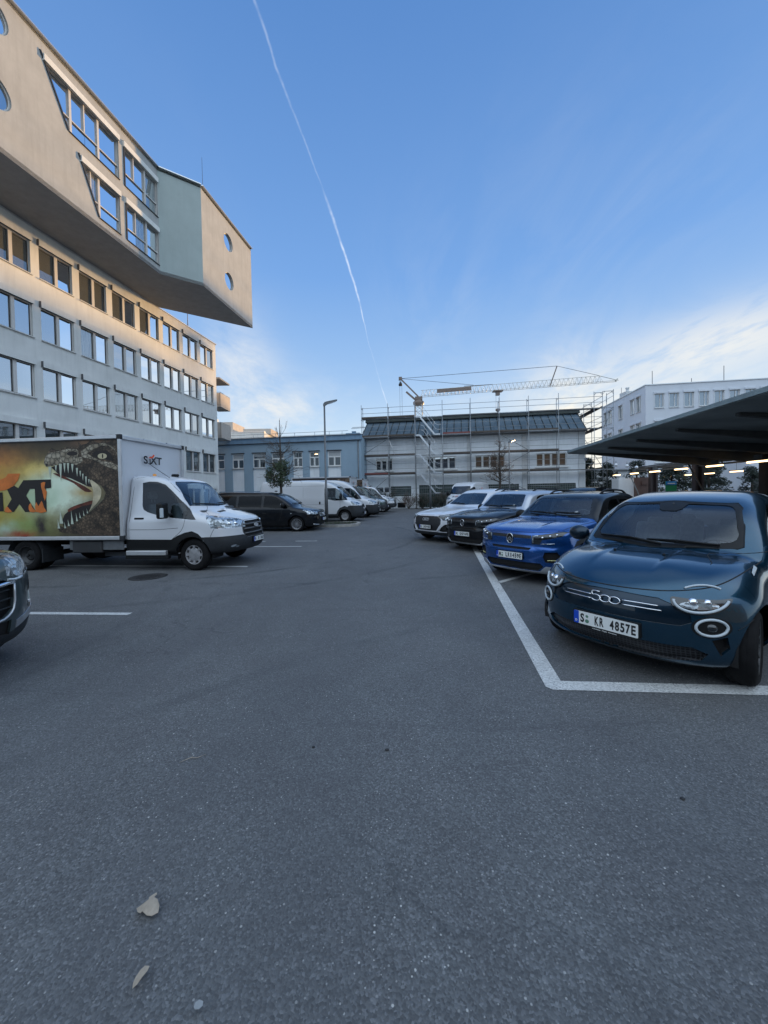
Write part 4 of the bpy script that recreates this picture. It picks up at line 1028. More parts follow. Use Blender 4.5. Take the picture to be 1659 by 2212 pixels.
# unseen block added behind the scaffolded house, roofline shaped to shade the office
def hidden_block():
    root = empty('added_shade_block', (20, 66, 0)); tag(root, 'unseen block added behind the scaffolded house to shade the office facade', 'building')
    inv = Matrix.Translation(-root.location)
    bm = nb()
    P = [Vector((1.0, 68.0, 0)), Vector((18.0, 65.4, 0)), Vector((31.0, 63.4, 0))]; hs = [8.0, 14.3, 14.3]; dp = D1 * 9
    F = [bm.verts.new(p) for p in P]; T = [bm.verts.new(p + Vector((0, 0, h))) for p, h in zip(P, hs)]; F2 = [bm.verts.new(p + dp) for p in P]; T2 = [bm.verts.new(p + dp + Vector((0, 0, h))) for p, h in zip(P, hs)]
    for i in (0, 1): bm.faces.new((F[i], F[i + 1], T[i + 1], T[i])); bm.faces.new((T[i], T[i + 1], T2[i + 1], T2[i])); bm.faces.new((F2[i], T2[i], T2[i + 1], F2[i + 1]))
    for i in (0, 2): bm.faces.new((F[i], T[i], T2[i], F2[i]))
    bm.transform(inv); obj('wall', bm, M['render_grey'], root)
    bm = nb(); 
    for i in range(8): box(bm, tuple(P[0].lerp(P[2], (i + .5) / 8) + Vector((-.1, -.05, 6.5))), (1.6, .2, 1.4))
    bm.transform(inv); obj('window', bm, M['bldg_glass_dim'], root)
hidden_block()

def building_behind():
    # added out of view so car fronts have something dark to mirror
    root = empty('added_dark_building', (0, -19, 0)); tag(root, 'dark long building added unseen behind the viewer for car fronts to mirror', 'building')
    bm = nb(); box(bm, (2, -3, 4.6), (70, 8, 9.2)); obj('wall', bm, simple('brick_dark', (.13, .12, .115), .9, var=.2), root)
    for i in range(12):
        bm = nb(); box(bm, (-30 + i * 5.6, 1.0, 4.9), (2.6, .1, 1.7)); obj('window', bm, M['bldg_glass_dim'], root)
    bm = nb(); box(bm, (2, -3, 9.3), (70.6, 8.6, .2)); obj('roof', bm, M['roof_dark'], root)
building_behind()

# ------------------------------------------------------------------ canopy with lit tubes
def canopy():
    root = empty('canopy_roof', (14, 16, 0)); tag(root, 'wide dark canopy with rising front edge, brown columns and lit tubes beneath', 'canopy')
    inv = Matrix.Translation(-root.location)
    def add(name, bm, mat, parent=root, **k): bm.transform(inv); return obj(name, bm, mat, parent, **k)
    e0 = Vector((12.40, 25.86, 4.0)); e1 = e0 - D1 * 27        # front edge: from the far tip towards the camera side
    far_b = Vector((20.2, 26.5, 3.42)); 
    b0 = e0 + E1 * 8.6; b0.z = 3.35; b1 = e1 + E1 * 8.6; b1.z = 3.35
    f0 = e0 + E1 * 18.5; f0.z = 4.0; f1 = e1 + E1 * 18.5; f1.z = 4.0
    up = Vector((0, 0, .16))
    bm = nb()
    lo = [bm.verts.new(v) for v in (e0, b0, f0, f1, b1, e1)]; hi = [bm.verts.new(v + up) for v in (e0, b0, f0, f1, b1, e1)]
    bm.faces.new((lo[0], lo[1], lo[4], lo[5])); bm.faces.new((lo[1], lo[2], lo[3], lo[4])); bm.faces.new((hi[5], hi[4], hi[1], hi[0])); bm.faces.new((hi[4], hi[3], hi[2], hi[1]))
    for i in range(6): bm.faces.new((lo[i], lo[(i + 1) % 6], hi[(i + 1) % 6], hi[i]))
    bmesh.ops.recalc_face_normals(bm, faces=bm.faces); add('roof_slab', bm, M['canopy_under'])
    bm = nb(); bar(bm, e0 + Vector((-.04, 0, .09)), e1 + Vector((-.04, 0, .09)), .06, .14); bar(bm, e0 + D1 * .04 + up * .5, b0 + D1 * .04 + up * .5, .06, .22); add('fascia', bm, M['canopy_edge'])
    for k in range(9):     # tapered cantilever ribs beneath
        a = e0 - D1 * (.9 + 3.2 * k); b = a + E1 * 8.4; a = a + E1 * .9; a.z = 3.92; b.z = 3.36
        bm = nb(); d = D1 * .09
        q = [a, b, b - Vector((0, 0, .55)), a - Vector((0, 0, .10))]
        A = [bm.verts.new(v - d) for v in q]; B = [bm.verts.new(v + d) for v in q]
        bm.faces.new(A); bm.faces.new(B[::-1])
        for i in range(4): bm.faces.new((A[i], A[(i + 1) % 4], B[(i + 1) % 4], B[i]))
        bmesh.ops.recalc_face_normals(bm, faces=bm.faces); add('rib', bm, M['canopy_steel'])
    bm = nb(); p0 = e0 + E1 * 8.7 + D1 * 10; p1 = e1 + E1 * 8.7
    for z, w in ((3.22, .22), (3.0, .10)): bar(bm, Vector((p0.x, p0.y, z)), Vector((p1.x, p1.y, z)), w, w)
    tube(bm, [Vector((p0.x, p0.y, 3.38)) - E1 * .25, Vector((p1.x, p1.y, 3.38)) - E1 * .25], .05, 8)
    for k in range(12): q = p0.lerp(p1, (k + .5) / 12); bar(bm, Vector((q.x, q.y, 3.0)), Vector((q.x, q.y, 3.35)), .05, .05)
    add('valley_beam', bm, M['canopy_steel'])
    for Y in (15.2, 20.3, 25.9, 31.5):
        X = 17.0 + .16 * Y; bm = nb()
        for s in (-.17, .17):
            box(bm, (X + s, Y - s * .4, 1.62), (.13, .40, 3.24), Matrix.Rotation(R_(ANG_E), 3, 'Z'))
        box(bm, (X, Y, 1.62), (.3, .03, 3.24), Matrix.Rotation(R_(ANG_E), 3, 'Z')); add('column', bm, M['column'])
    for a in ((19.8, 36.0, 2.9), (19.7, 31.0, 2.95), (19.0, 24.0, 3.0)):
        bm = nb(); tube(bm, [a, (a[0] - .1, a[1] - 2.0, .2)], .045, 6); add('strut', bm, M['canopy_steel'])
    lampsA = [(23.336, 38.547), (22.734, 34.942), (22.217, 31.556), (21.566, 27.916), (20.965, 24.407), (20.134, 20.708)]
    lampsA = [(x * .93, y * .93) for x, y in lampsA]      # hung just in front of the valley beam
    for x, y in lampsA:
        z = 1.62 + 1.28 * .93; p = Vector((x, y, z)); bm = nb(); box(bm, (x, y, z + .075), (.12, 1.5, .05), Matrix.Rotation(R_(ANG_D - 90), 3, 'Z')); box(bm, (x, y, z + .22), (.04, .5, .25), Matrix.Rotation(R_(ANG_D - 90), 3, 'Z'))
        w = add('tube_light', bm, M['canopy_steel']); bm = nb(); tube(bm, [p - D1 * .72, p - D1 * .69, p + D1 * .69, p + D1 * .72], .045, 8, radii=[.02, .045, .045, .02]); add('lit_tube', bm, M['tube_on'], w)
    for x, y in ((27.8, 37.7), (26.7, 33.9), (26.2, 31.0), (25.2, 27.5)):
        z = 2.64; bm = nb(); box(bm, (x, y, z + .075), (.12, 1.3, .05), Matrix.Rotation(R_(ANG_D - 90), 3, 'Z')); tube(bm, [(x, y, z + .08), (x, y, 3.6)], .012, 4)
        w = add('tube_light', bm, M['canopy_steel']); p = Vector((x, y, z)); bm = nb(); tube(bm, [p - D1 * .62, p - D1 * .6, p + D1 * .6, p + D1 * .62], .04, 8, radii=[.02, .04, .04, .02]); add('lit_tube', bm, M['tube_on'], w)
    for x, y, z in ((12.93, 24.6, 3.49), (16.3, 27.0, 3.22), (17.2, 27.2, 3.16), (18.0, 27.4, 3.06), (15.2, 12.6, 2.98)):
        bm = nb(); tube(bm, [(x, y, z), (x, y, z + .3)], .015, 5); f = add('globe_lamp', bm, M['canopy_steel'])
        bm = nb(); bmesh.ops.create_uvsphere(bm, u_segments=16, v_segments=10, radius=.11, matrix=Matrix.Translation((x, y, z))); add('globe', bm, M['globe'], f, smooth=True)
canopy()

def under_canopy():
    # things seen through the open canopy
    def thing(name, loc, label, cat): r = empty(name, loc); tag(r, label, cat); return r
    r = thing('rear_shed', (22, 42, 0), 'pale flat wall shed seen under the far end of the canopy', 'shed'); inv = Matrix.Translation(-r.location)
    bm = nb(); box(bm, (24.8, 43.0, 1.75), (7.0, 3, 3.5)); bm.transform(inv); obj('wall', bm, M['render_pale'], r)
    bm = nb(); box(bm, (24.8, 42.9, 3.58), (7.3, 3.4, .14)); bm.transform(inv); obj('roof', bm, M['galv'], r)
    bm = nb(); box(bm, (25.6, 41.46, 1.2), (1.2, .06, 2.2)); bm.transform(inv); obj('door', bm, M['frame_dark'], r)
    r = thing('tool_cabinet', (20.3, 32.0, 0), 'brown and white service cabinet standing left of the columns under the canopy', 'cabinet'); inv = Matrix.Translation(-r.location)
    bm = nb(); box(bm, (20.8, 33.2, 1.2), (1.7, 1, 2.4), bev=.02); bm.transform(inv); obj('body', bm, M['render_pale'], r)
    bm = nb(); box(bm, (22.0, 33.0, 1.2), (1.5, 1, 2.5), bev=.02); box(bm, (22.0, 32.46, 2.0), (.5, .06, .3)); bm.transform(inv); obj('door', bm, simple('cabinet_brown', (.10, .06, .05), .7, var=.2), r)
    # green and blue sign
    r = thing('advert_sign', (19.85, 26.6, 0), 'green and blue notice board hanging between two brown columns under the canopy', 'sign'); inv = Matrix.Translation(-r.location)
    ro = Matrix.Rotation(R_(ANG_E - 10), 3, 'Z')
    bm = nb(); box(bm, (19.85, 26.6, 1.62), (.64, .05, .78), ro); bm.transform(inv); obj('board', bm, simple('sign_green', (.02, .24, .10), .5), r)
    bm = nb(); box(bm, (19.84, 26.57, 1.88), (.62, .03, .26), ro); bm.transform(inv); obj('header', bm, simple('sign_blue', (.02, .20, .48), .5), r)
    bm = nb(); box(bm, (19.84, 26.545, 1.86), (.42, .02, .06), ro); bm.transform(inv); obj('white_band', bm, M['frame_white'], r)
    bm = nb()
    for s in (-.30, .30): tube(bm, [Vector((19.85, 26.6, 0)) + ro @ Vector((s, 0, 0)), Vector((19.85, 26.6, 2.02)) + ro @ Vector((s, 0, 0))], .02, 6)
    bm.transform(inv); obj('post', bm, M['galv_dark'], r)
    r = thing('rear_house', (44, 40, 0), 'white house front with dark doors seen beneath the canopy beside the right columns', 'house'); inv = Matrix.Translation(-r.location)
    bm = nb(); box(bm, (43.0, 41.0, 3), (12, 4, 6)); bm.transform(inv); obj('wall', bm, M['render_right'], r)
    bm = nb()
    for x in (37.9, 40.2, 42.6): box(bm, (x, 38.95, 1.5), (1.2, .12, 2.6))
    bm.transform(inv); obj('door', bm, M['frame_dark'], r)
    bm = nb(); box(bm, (43.0, 40.9, 6.05), (12.4, 4.4, .14)); bm.transform(inv); obj('roof', bm, M['roof_dark'], r)
under_canopy()

# ------------------------------------------------------------------ lamps
def lamp(p, h, arm_dir, lit, label, thick=True):
    r = empty('street_lamp', p); tag(r, label, 'street lamp')
    bm = nb(); tube(bm, [(0, 0, 0), (0, 0, 1.72), (0, 0, 1.80), (0, 0, h)], .06, 12, radii=[.085, .085, .055, .042]); obj('pole', bm, M['galv_dark'] if not thick else M['pole_grey'], r)
    a = Vector((math.cos(R_(arm_dir)), math.sin(R_(arm_dir)), 0)); s = Vector((-a.y, a.x, 0))
    bm = nb()
    def ring(t, z, w, th): c = a * t + Vector((0, 0, h + z)); return [bm.verts.new(c + s * x * w / 2 + Vector((0, 0, y * th / 2))) for x, y in ((-1, -1), (1, -1), (1, 1), (-1, 1))]
    rs = [ring(-.06, -.02, .09, .10), ring(.02, .03, .11, .20), ring(.16, .10, .17, .13), ring(.62, .235, .19, .055), ring(.66, .245, .15, .03)]
    for i in range(len(rs) - 1):
        for k in range(4): bm.faces.new((rs[i][k], rs[i][(k + 1) % 4], rs[i + 1][(k + 1) % 4], rs[i + 1][k]))
    bm.faces.new(rs[0][::-1]); bm.faces.new(rs[-1]); obj('lamp_head', bm, M['galv_dark'], r)
    bm = nb(); c0 = a * .22 + Vector((0, 0, h + .055)); c1 = a * .60 + Vector((0, 0, h + .195))
    vs = [bm.verts.new(v) for v in (c0 - s * .07, c0 + s * .07, c1 + s * .08, c1 - s * .08)]; bm.faces.new(vs)
    c2 = c0 - Vector((0, 0, .02)); 
    r_ = bmesh.ops.extrude_face_region(bm, geom=bm.faces[:]); [setattr(v, 'co', v.co - Vector((0, 0, .018))) for v in r_['geom'] if isinstance(v, bmesh.types.BMVert)]
    obj('lens', bm, M['led_on'] if lit else M['globe'], r)
M['pole_grey'] = simple('pole_grey', (.13, .14, .15), .5, metal=.4, var=.2, vscale=3)
lamp((-2.96, 19.75, .09), 6.05, 8, False, 'tall grey street lamp standing on the kerbed island beside the black van')
lamp((4.10, 34.0, 0), 5.75, -98, False, 'dark unlit street lamp in front of the scaffold stairs')
lamp((10.95, 33.5, 0), 5.75, 25, True, 'street lamp with its head glowing beside the bare tree')

# ------------------------------------------------------------------ trees and shrubs
def branches(bm, p, d, r, L, depth, spread=.5, up=.12, n=3, tips=None, mn=.004):
    pts = [p.copy()]; rad = [r]; steps = 4
    for i in range(steps):
        d = (d + Vector((random.gauss(0, .13), random.gauss(0, .13), random.gauss(0, .08) + up * .3))).normalized()
        p = p + d * L / steps; pts.append(p.copy()); rad.append(max(mn, r * (1 - .55 * (i + 1) / steps)))
    tube(bm, pts, r, 5 if r > .02 else 3, radii=rad, caps=False)
    if tips is not None: tips.append(p.copy())
    if depth <= 0: return
    for k in range(n):
        t = random.uniform(.35, 1.0); q = pts[min(steps, max(1, int(t * steps)))]
        a = Vector((random.gauss(0, 1), random.gauss(0, 1), random.gauss(0, .5))).normalized()
        nd = (d * (1 - spread) + a * spread + Vector((0, 0, up))).normalized()
        branches(bm, q, nd, max(mn, rad[min(steps, max(1, int(t * steps)))] * .68), L * random.uniform(.55, .8), depth - 1, spread, up, n, tips, mn)
def leaves(bm, c, rad, n, size, flat=1.0, fill=.3):
    for _ in range(n):
        v = Vector((random.gauss(0, 1), random.gauss(0, 1), random.gauss(0, 1))).normalized() * random.uniform(fill, 1) ** .6
        p = Vector(c) + Vector((v.x * rad[0], v.y * rad[1], v.z * rad[2]))
        a = Vector((random.gauss(0, 1), random.gauss(0, 1), random.gauss(0, 1))).normalized(); b = a.orthogonal().normalized(); s = size * random.uniform(.5, 1.3)
        bm.faces.new([bm.verts.new(x) for x in (p - a * s, p + b * s * .4, p + a * s, p - b * s * .4)])
def tree_left():
    random.seed(11); base = Vector((-5.05, 18.9, .05)); r = empty('bare_tree', base); tag(r, 'bare young tree with a dark ivy clump in its crown behind the black van', 'tree')
    bm = nb(); tube(bm, [(0, 0, 0), (.02, 0, 1.2), (0, .02, 2.1), (.03, 0, 3.4), (.0, 0, 4.4), (.0, .0, 5.2)], .06, 8, radii=[.085, .07, .06, .045, .025, .008]); obj('trunk', bm, M['bark'], r)
    bm = nb()
    for k in range(28):
        z = random.uniform(1.75, 3.9); a = random.uniform(0, 6.28); l = (1.15 if z < 3.4 else .8) * random.uniform(.7, 1.1)
        up = random.uniform(.1, .8) if z > 2.2 else random.uniform(-.25, .3)
        branches(bm, Vector((0, 0, z)), Vector((math.cos(a), math.sin(a), up)), .022 if z < 3 else .013, l * .72, 2, .42, .10, 3, mn=.0048)
    for a, l in ((.3, .7), (2.8, .6), (1.4, .75), (4.2, .6)):
        branches(bm, Vector((0, 0, 4.3)), Vector((math.cos(a) * .35, math.sin(a) * .35, 1)), .014, l, 1, .25, .2, 2, mn=.006)
    obj('branches', bm, M['twig'], r)
    bm = nb()
    for k in range(60):
        a = random.uniform(0, 6.28); z = random.uniform(2.05, 3.1); q = (.80 - .40 * abs(z - 2.4)) * random.uniform(.1, .95)
        leaves(bm, (math.cos(a) * q, math.sin(a) * q, z), (.17, .17, .24), 62, .045)
    obj('ivy_clump', bm, M['foliage'], r)
tree_left()
def tree_right():
    random.seed(5); base = Vector((9.95, 33.0, 0)); r = empty('brown_leaved_tree', base); tag(r, 'thin bare tree with a few brown leaves beside the glowing street lamp', 'tree')
    bm = nb(); tube(bm, [(0, 0, 0), (0, .02, 1.6), (.06, 0, 2.6), (0, 0, 4.2), (.03, 0, 5.6), (0, 0, 6.3)], .06, 8, radii=[.11, .10, .085, .06, .03, .01]); obj('trunk', bm, M['bark'], r)
    bm = nb(); tips = []
    for k in range(34):
        z = random.uniform(2.1, 5.8); a = random.uniform(0, 6.28); l = 1.5 * (1.2 - z / 7.5)
        branches(bm, Vector((0, 0, z)), Vector((math.cos(a), math.sin(a), random.uniform(.0, .7))), .03 if z < 3.5 else .018, l * .75, 2, .45, .08, 3, tips, mn=.008)
    obj('branches', bm, M['twig'], r)
    bm = nb()
    for t in tips[::2]: leaves(bm, t, (.12, .12, .12), 4, .05)
    leaves(bm, (.35, 0, 3.9), (.45, .4, .8), 160, .05)
    obj('dry_leaves', bm, M['foliage_brown'], r)
tree_right()
def shrub(p, rad, label, mat='foliage_dark', n=1400, twiggy=False, size=.06):
    r = empty('shrub', p); tag(r, label, 'shrub')
    bm = nb()
    for k in range(14): branches(bm, Vector((0, 0, 0)), Vector((random.gauss(0, .5), random.gauss(0, .5), 1)), .018, rad[2] * .9, 2, .4, .1, 3, mn=.007)
    obj('stems', bm, M['twig'], r)
    bm = nb()
    for k in range(26):
        c = Vector((random.gauss(0, .42) * rad[0], random.gauss(0, .42) * rad[1], rad[2] * random.uniform(.25, .95))); leaves(bm, c, (rad[0] * .34, rad[1] * .34, rad[2] * .22), n // 26, size)
    obj('foliage', bm, M[mat], r)
random.seed(3)
shrub((2.35, 36.4, 0), (.95, .6, 1.25), 'straggly brown shrub at the foot of the scaffold left of the far van', 'foliage_brown', 500, size=.05)
shrub((3.6, 36.1, 0), (.8, .6, 1.1), 'dark shrub behind the second street lamp by the scaffold stairs', 'foliage_dark', 900)
shrub((5.1, 35.6, 0), (.8, .6, 1.2), 'dark shrub close beside the far white van', 'foliage_dark', 1200)
shrub((.1, 36.2, 0), (.9, .6, 1.6), 'round dark evergreen shrub behind the last parked van', 'foliage_dark', 1800)
def conifer(p, h, w, label, n):
    r = empty('evergreen_tree', p); tag(r, label, 'tree', 'dark evergreens behind the canopy')
    bm = nb(); tube(bm, [(0, 0, 0), (0, 0, h * .95)], .1, 7, radii=[.16, .03]); obj('trunk', bm, M['bark'], r)
    bm = nb()
    for k in range(n // 40):
        z = h * (random.random() ** .8) * .95 + .1; q = w * (1.05 - z / h) ** .6 * random.uniform(.3, 1); a = random.uniform(0, 6.28)
        leaves(bm, (math.cos(a) * q, math.sin(a) * q, z), (.36, .36, .22), 40, .12)
    obj('crown', bm, M['foliage_dark'], r)
conifer((20.3, 38.4, 0), 4.6, 1.5, 'broad dark evergreen right of the scaffold corner', 6000)
conifer((22.6, 38.9, 0), 4.2, 1.2, 'dark evergreen behind the end of the canopy beam', 3600)
conifer((26.2, 35.0, 0), 3.6, 2.4, 'dark evergreen behind the green sign', 6000)
conifer((30.5, 36.5, 0), 3.8, 2.6, 'dark evergreen between the middle and right canopy columns', 6000)
conifer((24.0, 36.5, 0), 4.2, 1.6, 'dark evergreen beside the tool cabinet under the canopy', 4000)
conifer((28.3, 33.5, 0), 4.4, 1.8, 'tall dark evergreen behind the middle canopy column', 5000)
conifer((33.5, 35.0, 0), 3.3, 1.4, 'small dark evergreen in front of the white house under the canopy', 2600)

# leaves and pebbles on the asphalt in front
def litter():
    def leaf(pts, z, mat, label, name='fallen_leaf', th=.004, curl=.022):
        c = Vector((sum(p[0] for p in pts) / len(pts), sum(p[1] for p in pts) / len(pts), 0)); bm = nb(); V, T = tri_sheet([(p[0] - c.x, p[1] - c.y) for p in pts], grid=.012)
        vv = [bm.verts.new((v.x, v.y, z + curl * math.sin(v.x * 38 + 1) * math.cos(v.y * 31) * .5 + curl * .5)) for v in V]
        for t in T: bm.faces.new([vv[i] for i in t])
        r = bmesh.ops.extrude_face_region(bm, geom=bm.faces[:]); [setattr(v, 'co', v.co + Vector((0, 0, th * .4))) for v in r['geom'] if isinstance(v, bmesh.types.BMVert)]
        bmesh.ops.recalc_face_normals(bm, faces=bm.faces)
        o = obj(name, bm, mat, smooth=False); o.location = c; tag(o, label, 'leaf' if 'leaf' in name else 'scrap'); return o
    return leaf
LEAF = litter()
LEAF([(-0.997, 1.47), (-0.981, 1.452), (-0.965, 1.444), (-0.96, 1.449), (-0.935, 1.435), (-0.915, 1.434), (-0.898, 1.447), (-0.906, 1.469), (-0.924, 1.488), (-0.944, 1.497), (-0.941, 1.512), (-0.948, 1.521), (-0.956, 1.512), (-0.967, 1.502), (-0.962, 1.492), (-0.977, 1.481), (-0.987, 1.475)], .006, M['leaf_dry'], 'ragged crumpled beige leaf lying alone on the asphalt')
LEAF([(-0.847, 1.216), (-0.854, 1.231), (-0.855, 1.246), (-0.851, 1.264), (-0.842, 1.275), (-0.825, 1.273), (-0.823, 1.259), (-0.83, 1.242), (-0.836, 1.226)], .006, M['leaf_dry'], 'narrow pointed grey brown leaf near the bottom of the photo')
LEAF([(-0.624, 1.169), (-0.624, 1.18), (-0.613, 1.184), (-0.598, 1.178), (-0.595, 1.167), (-0.603, 1.16), (-0.616, 1.161)], .005, M['leaf_pale'], 'small pale blue grey scrap on the asphalt right of the pointed leaf', 'paper_scrap')

def grit():
    def g(px, py, r, label, name='pebble', cat='pebble'):
        bm = nb(); bmesh.ops.create_icosphere(bm, subdivisions=2, radius=r, matrix=Matrix.Diagonal((1, .8, .5, 1)))
        for v in bm.verts: v.co *= random.uniform(.8, 1.15)
        o = obj(name, bm, M['iron'], smooth=True); o.location = (px, py, r * .3); tag(o, label, cat)
    g(-.48, 2.42, .011, 'small dark pebble alone on the asphalt left of the middle of the lane')
    g(-.01, 2.38, .014, 'flat dark pebble on the asphalt near the middle of the lane')
    g(1.52, 1.96, .012, 'small dark pebble on the asphalt at the lower right')
    bm = nb(); tube(bm, [(0, 0, .004), (.05, .03, .010), (.09, .035, .006), (.13, .07, .004)], .0022, 5, radii=[.001, .0024, .002, .001]); tube(bm, [(.05, .03, .009), (.06, .055, .006)], .0014, 4)
    o = obj('twig', bm, M['leaf_dry']); o.location = (-1.27, 2.30, 0); tag(o, 'thin pale twig lying on the asphalt above the crumpled leaf', 'twig')
grit()
# ================================================================== VEHICLES
def catmull(P, n=8, closed=False):
    P = [np.array(p, float) for p in P]; out = []
    m = len(P)
    for i in range(m if closed else m - 1):
        p0 = P[(i - 1) % m] if closed or i > 0 else 2 * P[0] - P[1]
        p1 = P[i]; p2 = P[(i + 1) % m]
        p3 = P[(i + 2) % m] if closed or i + 2 < m else 2 * P[-1] - P[-2]
        # centripetal-ish tension to stop overshoot on uneven spacing
        d1 = max(np.linalg.norm(p1 - p0), 1e-6) ** .5; d2 = max(np.linalg.norm(p2 - p1), 1e-6) ** .5; d3 = max(np.linalg.norm(p3 - p2), 1e-6) ** .5
        m1 = (p1 - p0) / d1 - (p2 - p0) / (d1 + d2) + (p2 - p1) / d2; m2 = (p2 - p1) / d2 - (p3 - p1) / (d2 + d3) + (p3 - p2) / d3
        m1 *= d2; m2 *= d2
        for k in range(n):
            t = k / n; out.append((2 * t**3 - 3 * t**2 + 1) * p1 + (t**3 - 2 * t**2 + t) * m1 + (-2 * t**3 + 3 * t**2) * p2 + (t**3 - t**2) * m2)
    if not closed: out.append(P[-1])
    return np.array(out)
def sd_poly(px, py, Q):
    """signed distance to polygon Q (closed), negative inside"""
    n = len(Q); d = np.full(px.shape, 1e9); s = np.ones(px.shape)
    for i in range(n):
        ax, ay = Q[i]; bx, by = Q[(i - 1) % n]
        ex, ey = bx - ax, by - ay; wx, wy = px - ax, py - ay
        t = np.clip((wx * ex + wy * ey) / max(ex * ex + ey * ey, 1e-12), 0, 1)
        d = np.minimum(d, (wx - ex * t) ** 2 + (wy - ey * t) ** 2)
        c1 = py >= ay; c2 = py < by; c3 = ex * wy > ey * wx
        flip = (c1 & c2 & c3) | (~c1 & ~c2 & ~c3); s = np.where(flip, -s, s)
    return s * np.sqrt(d)
def smax(a, b, k): h = np.maximum(k - np.abs(a - b), 0) / k; return np.maximum(a, b) + h * h * k * .25
def sstep(a, b, x): t = np.clip((x - a) / (b - a), 0, 1); return t * t * (3 - 2 * t)

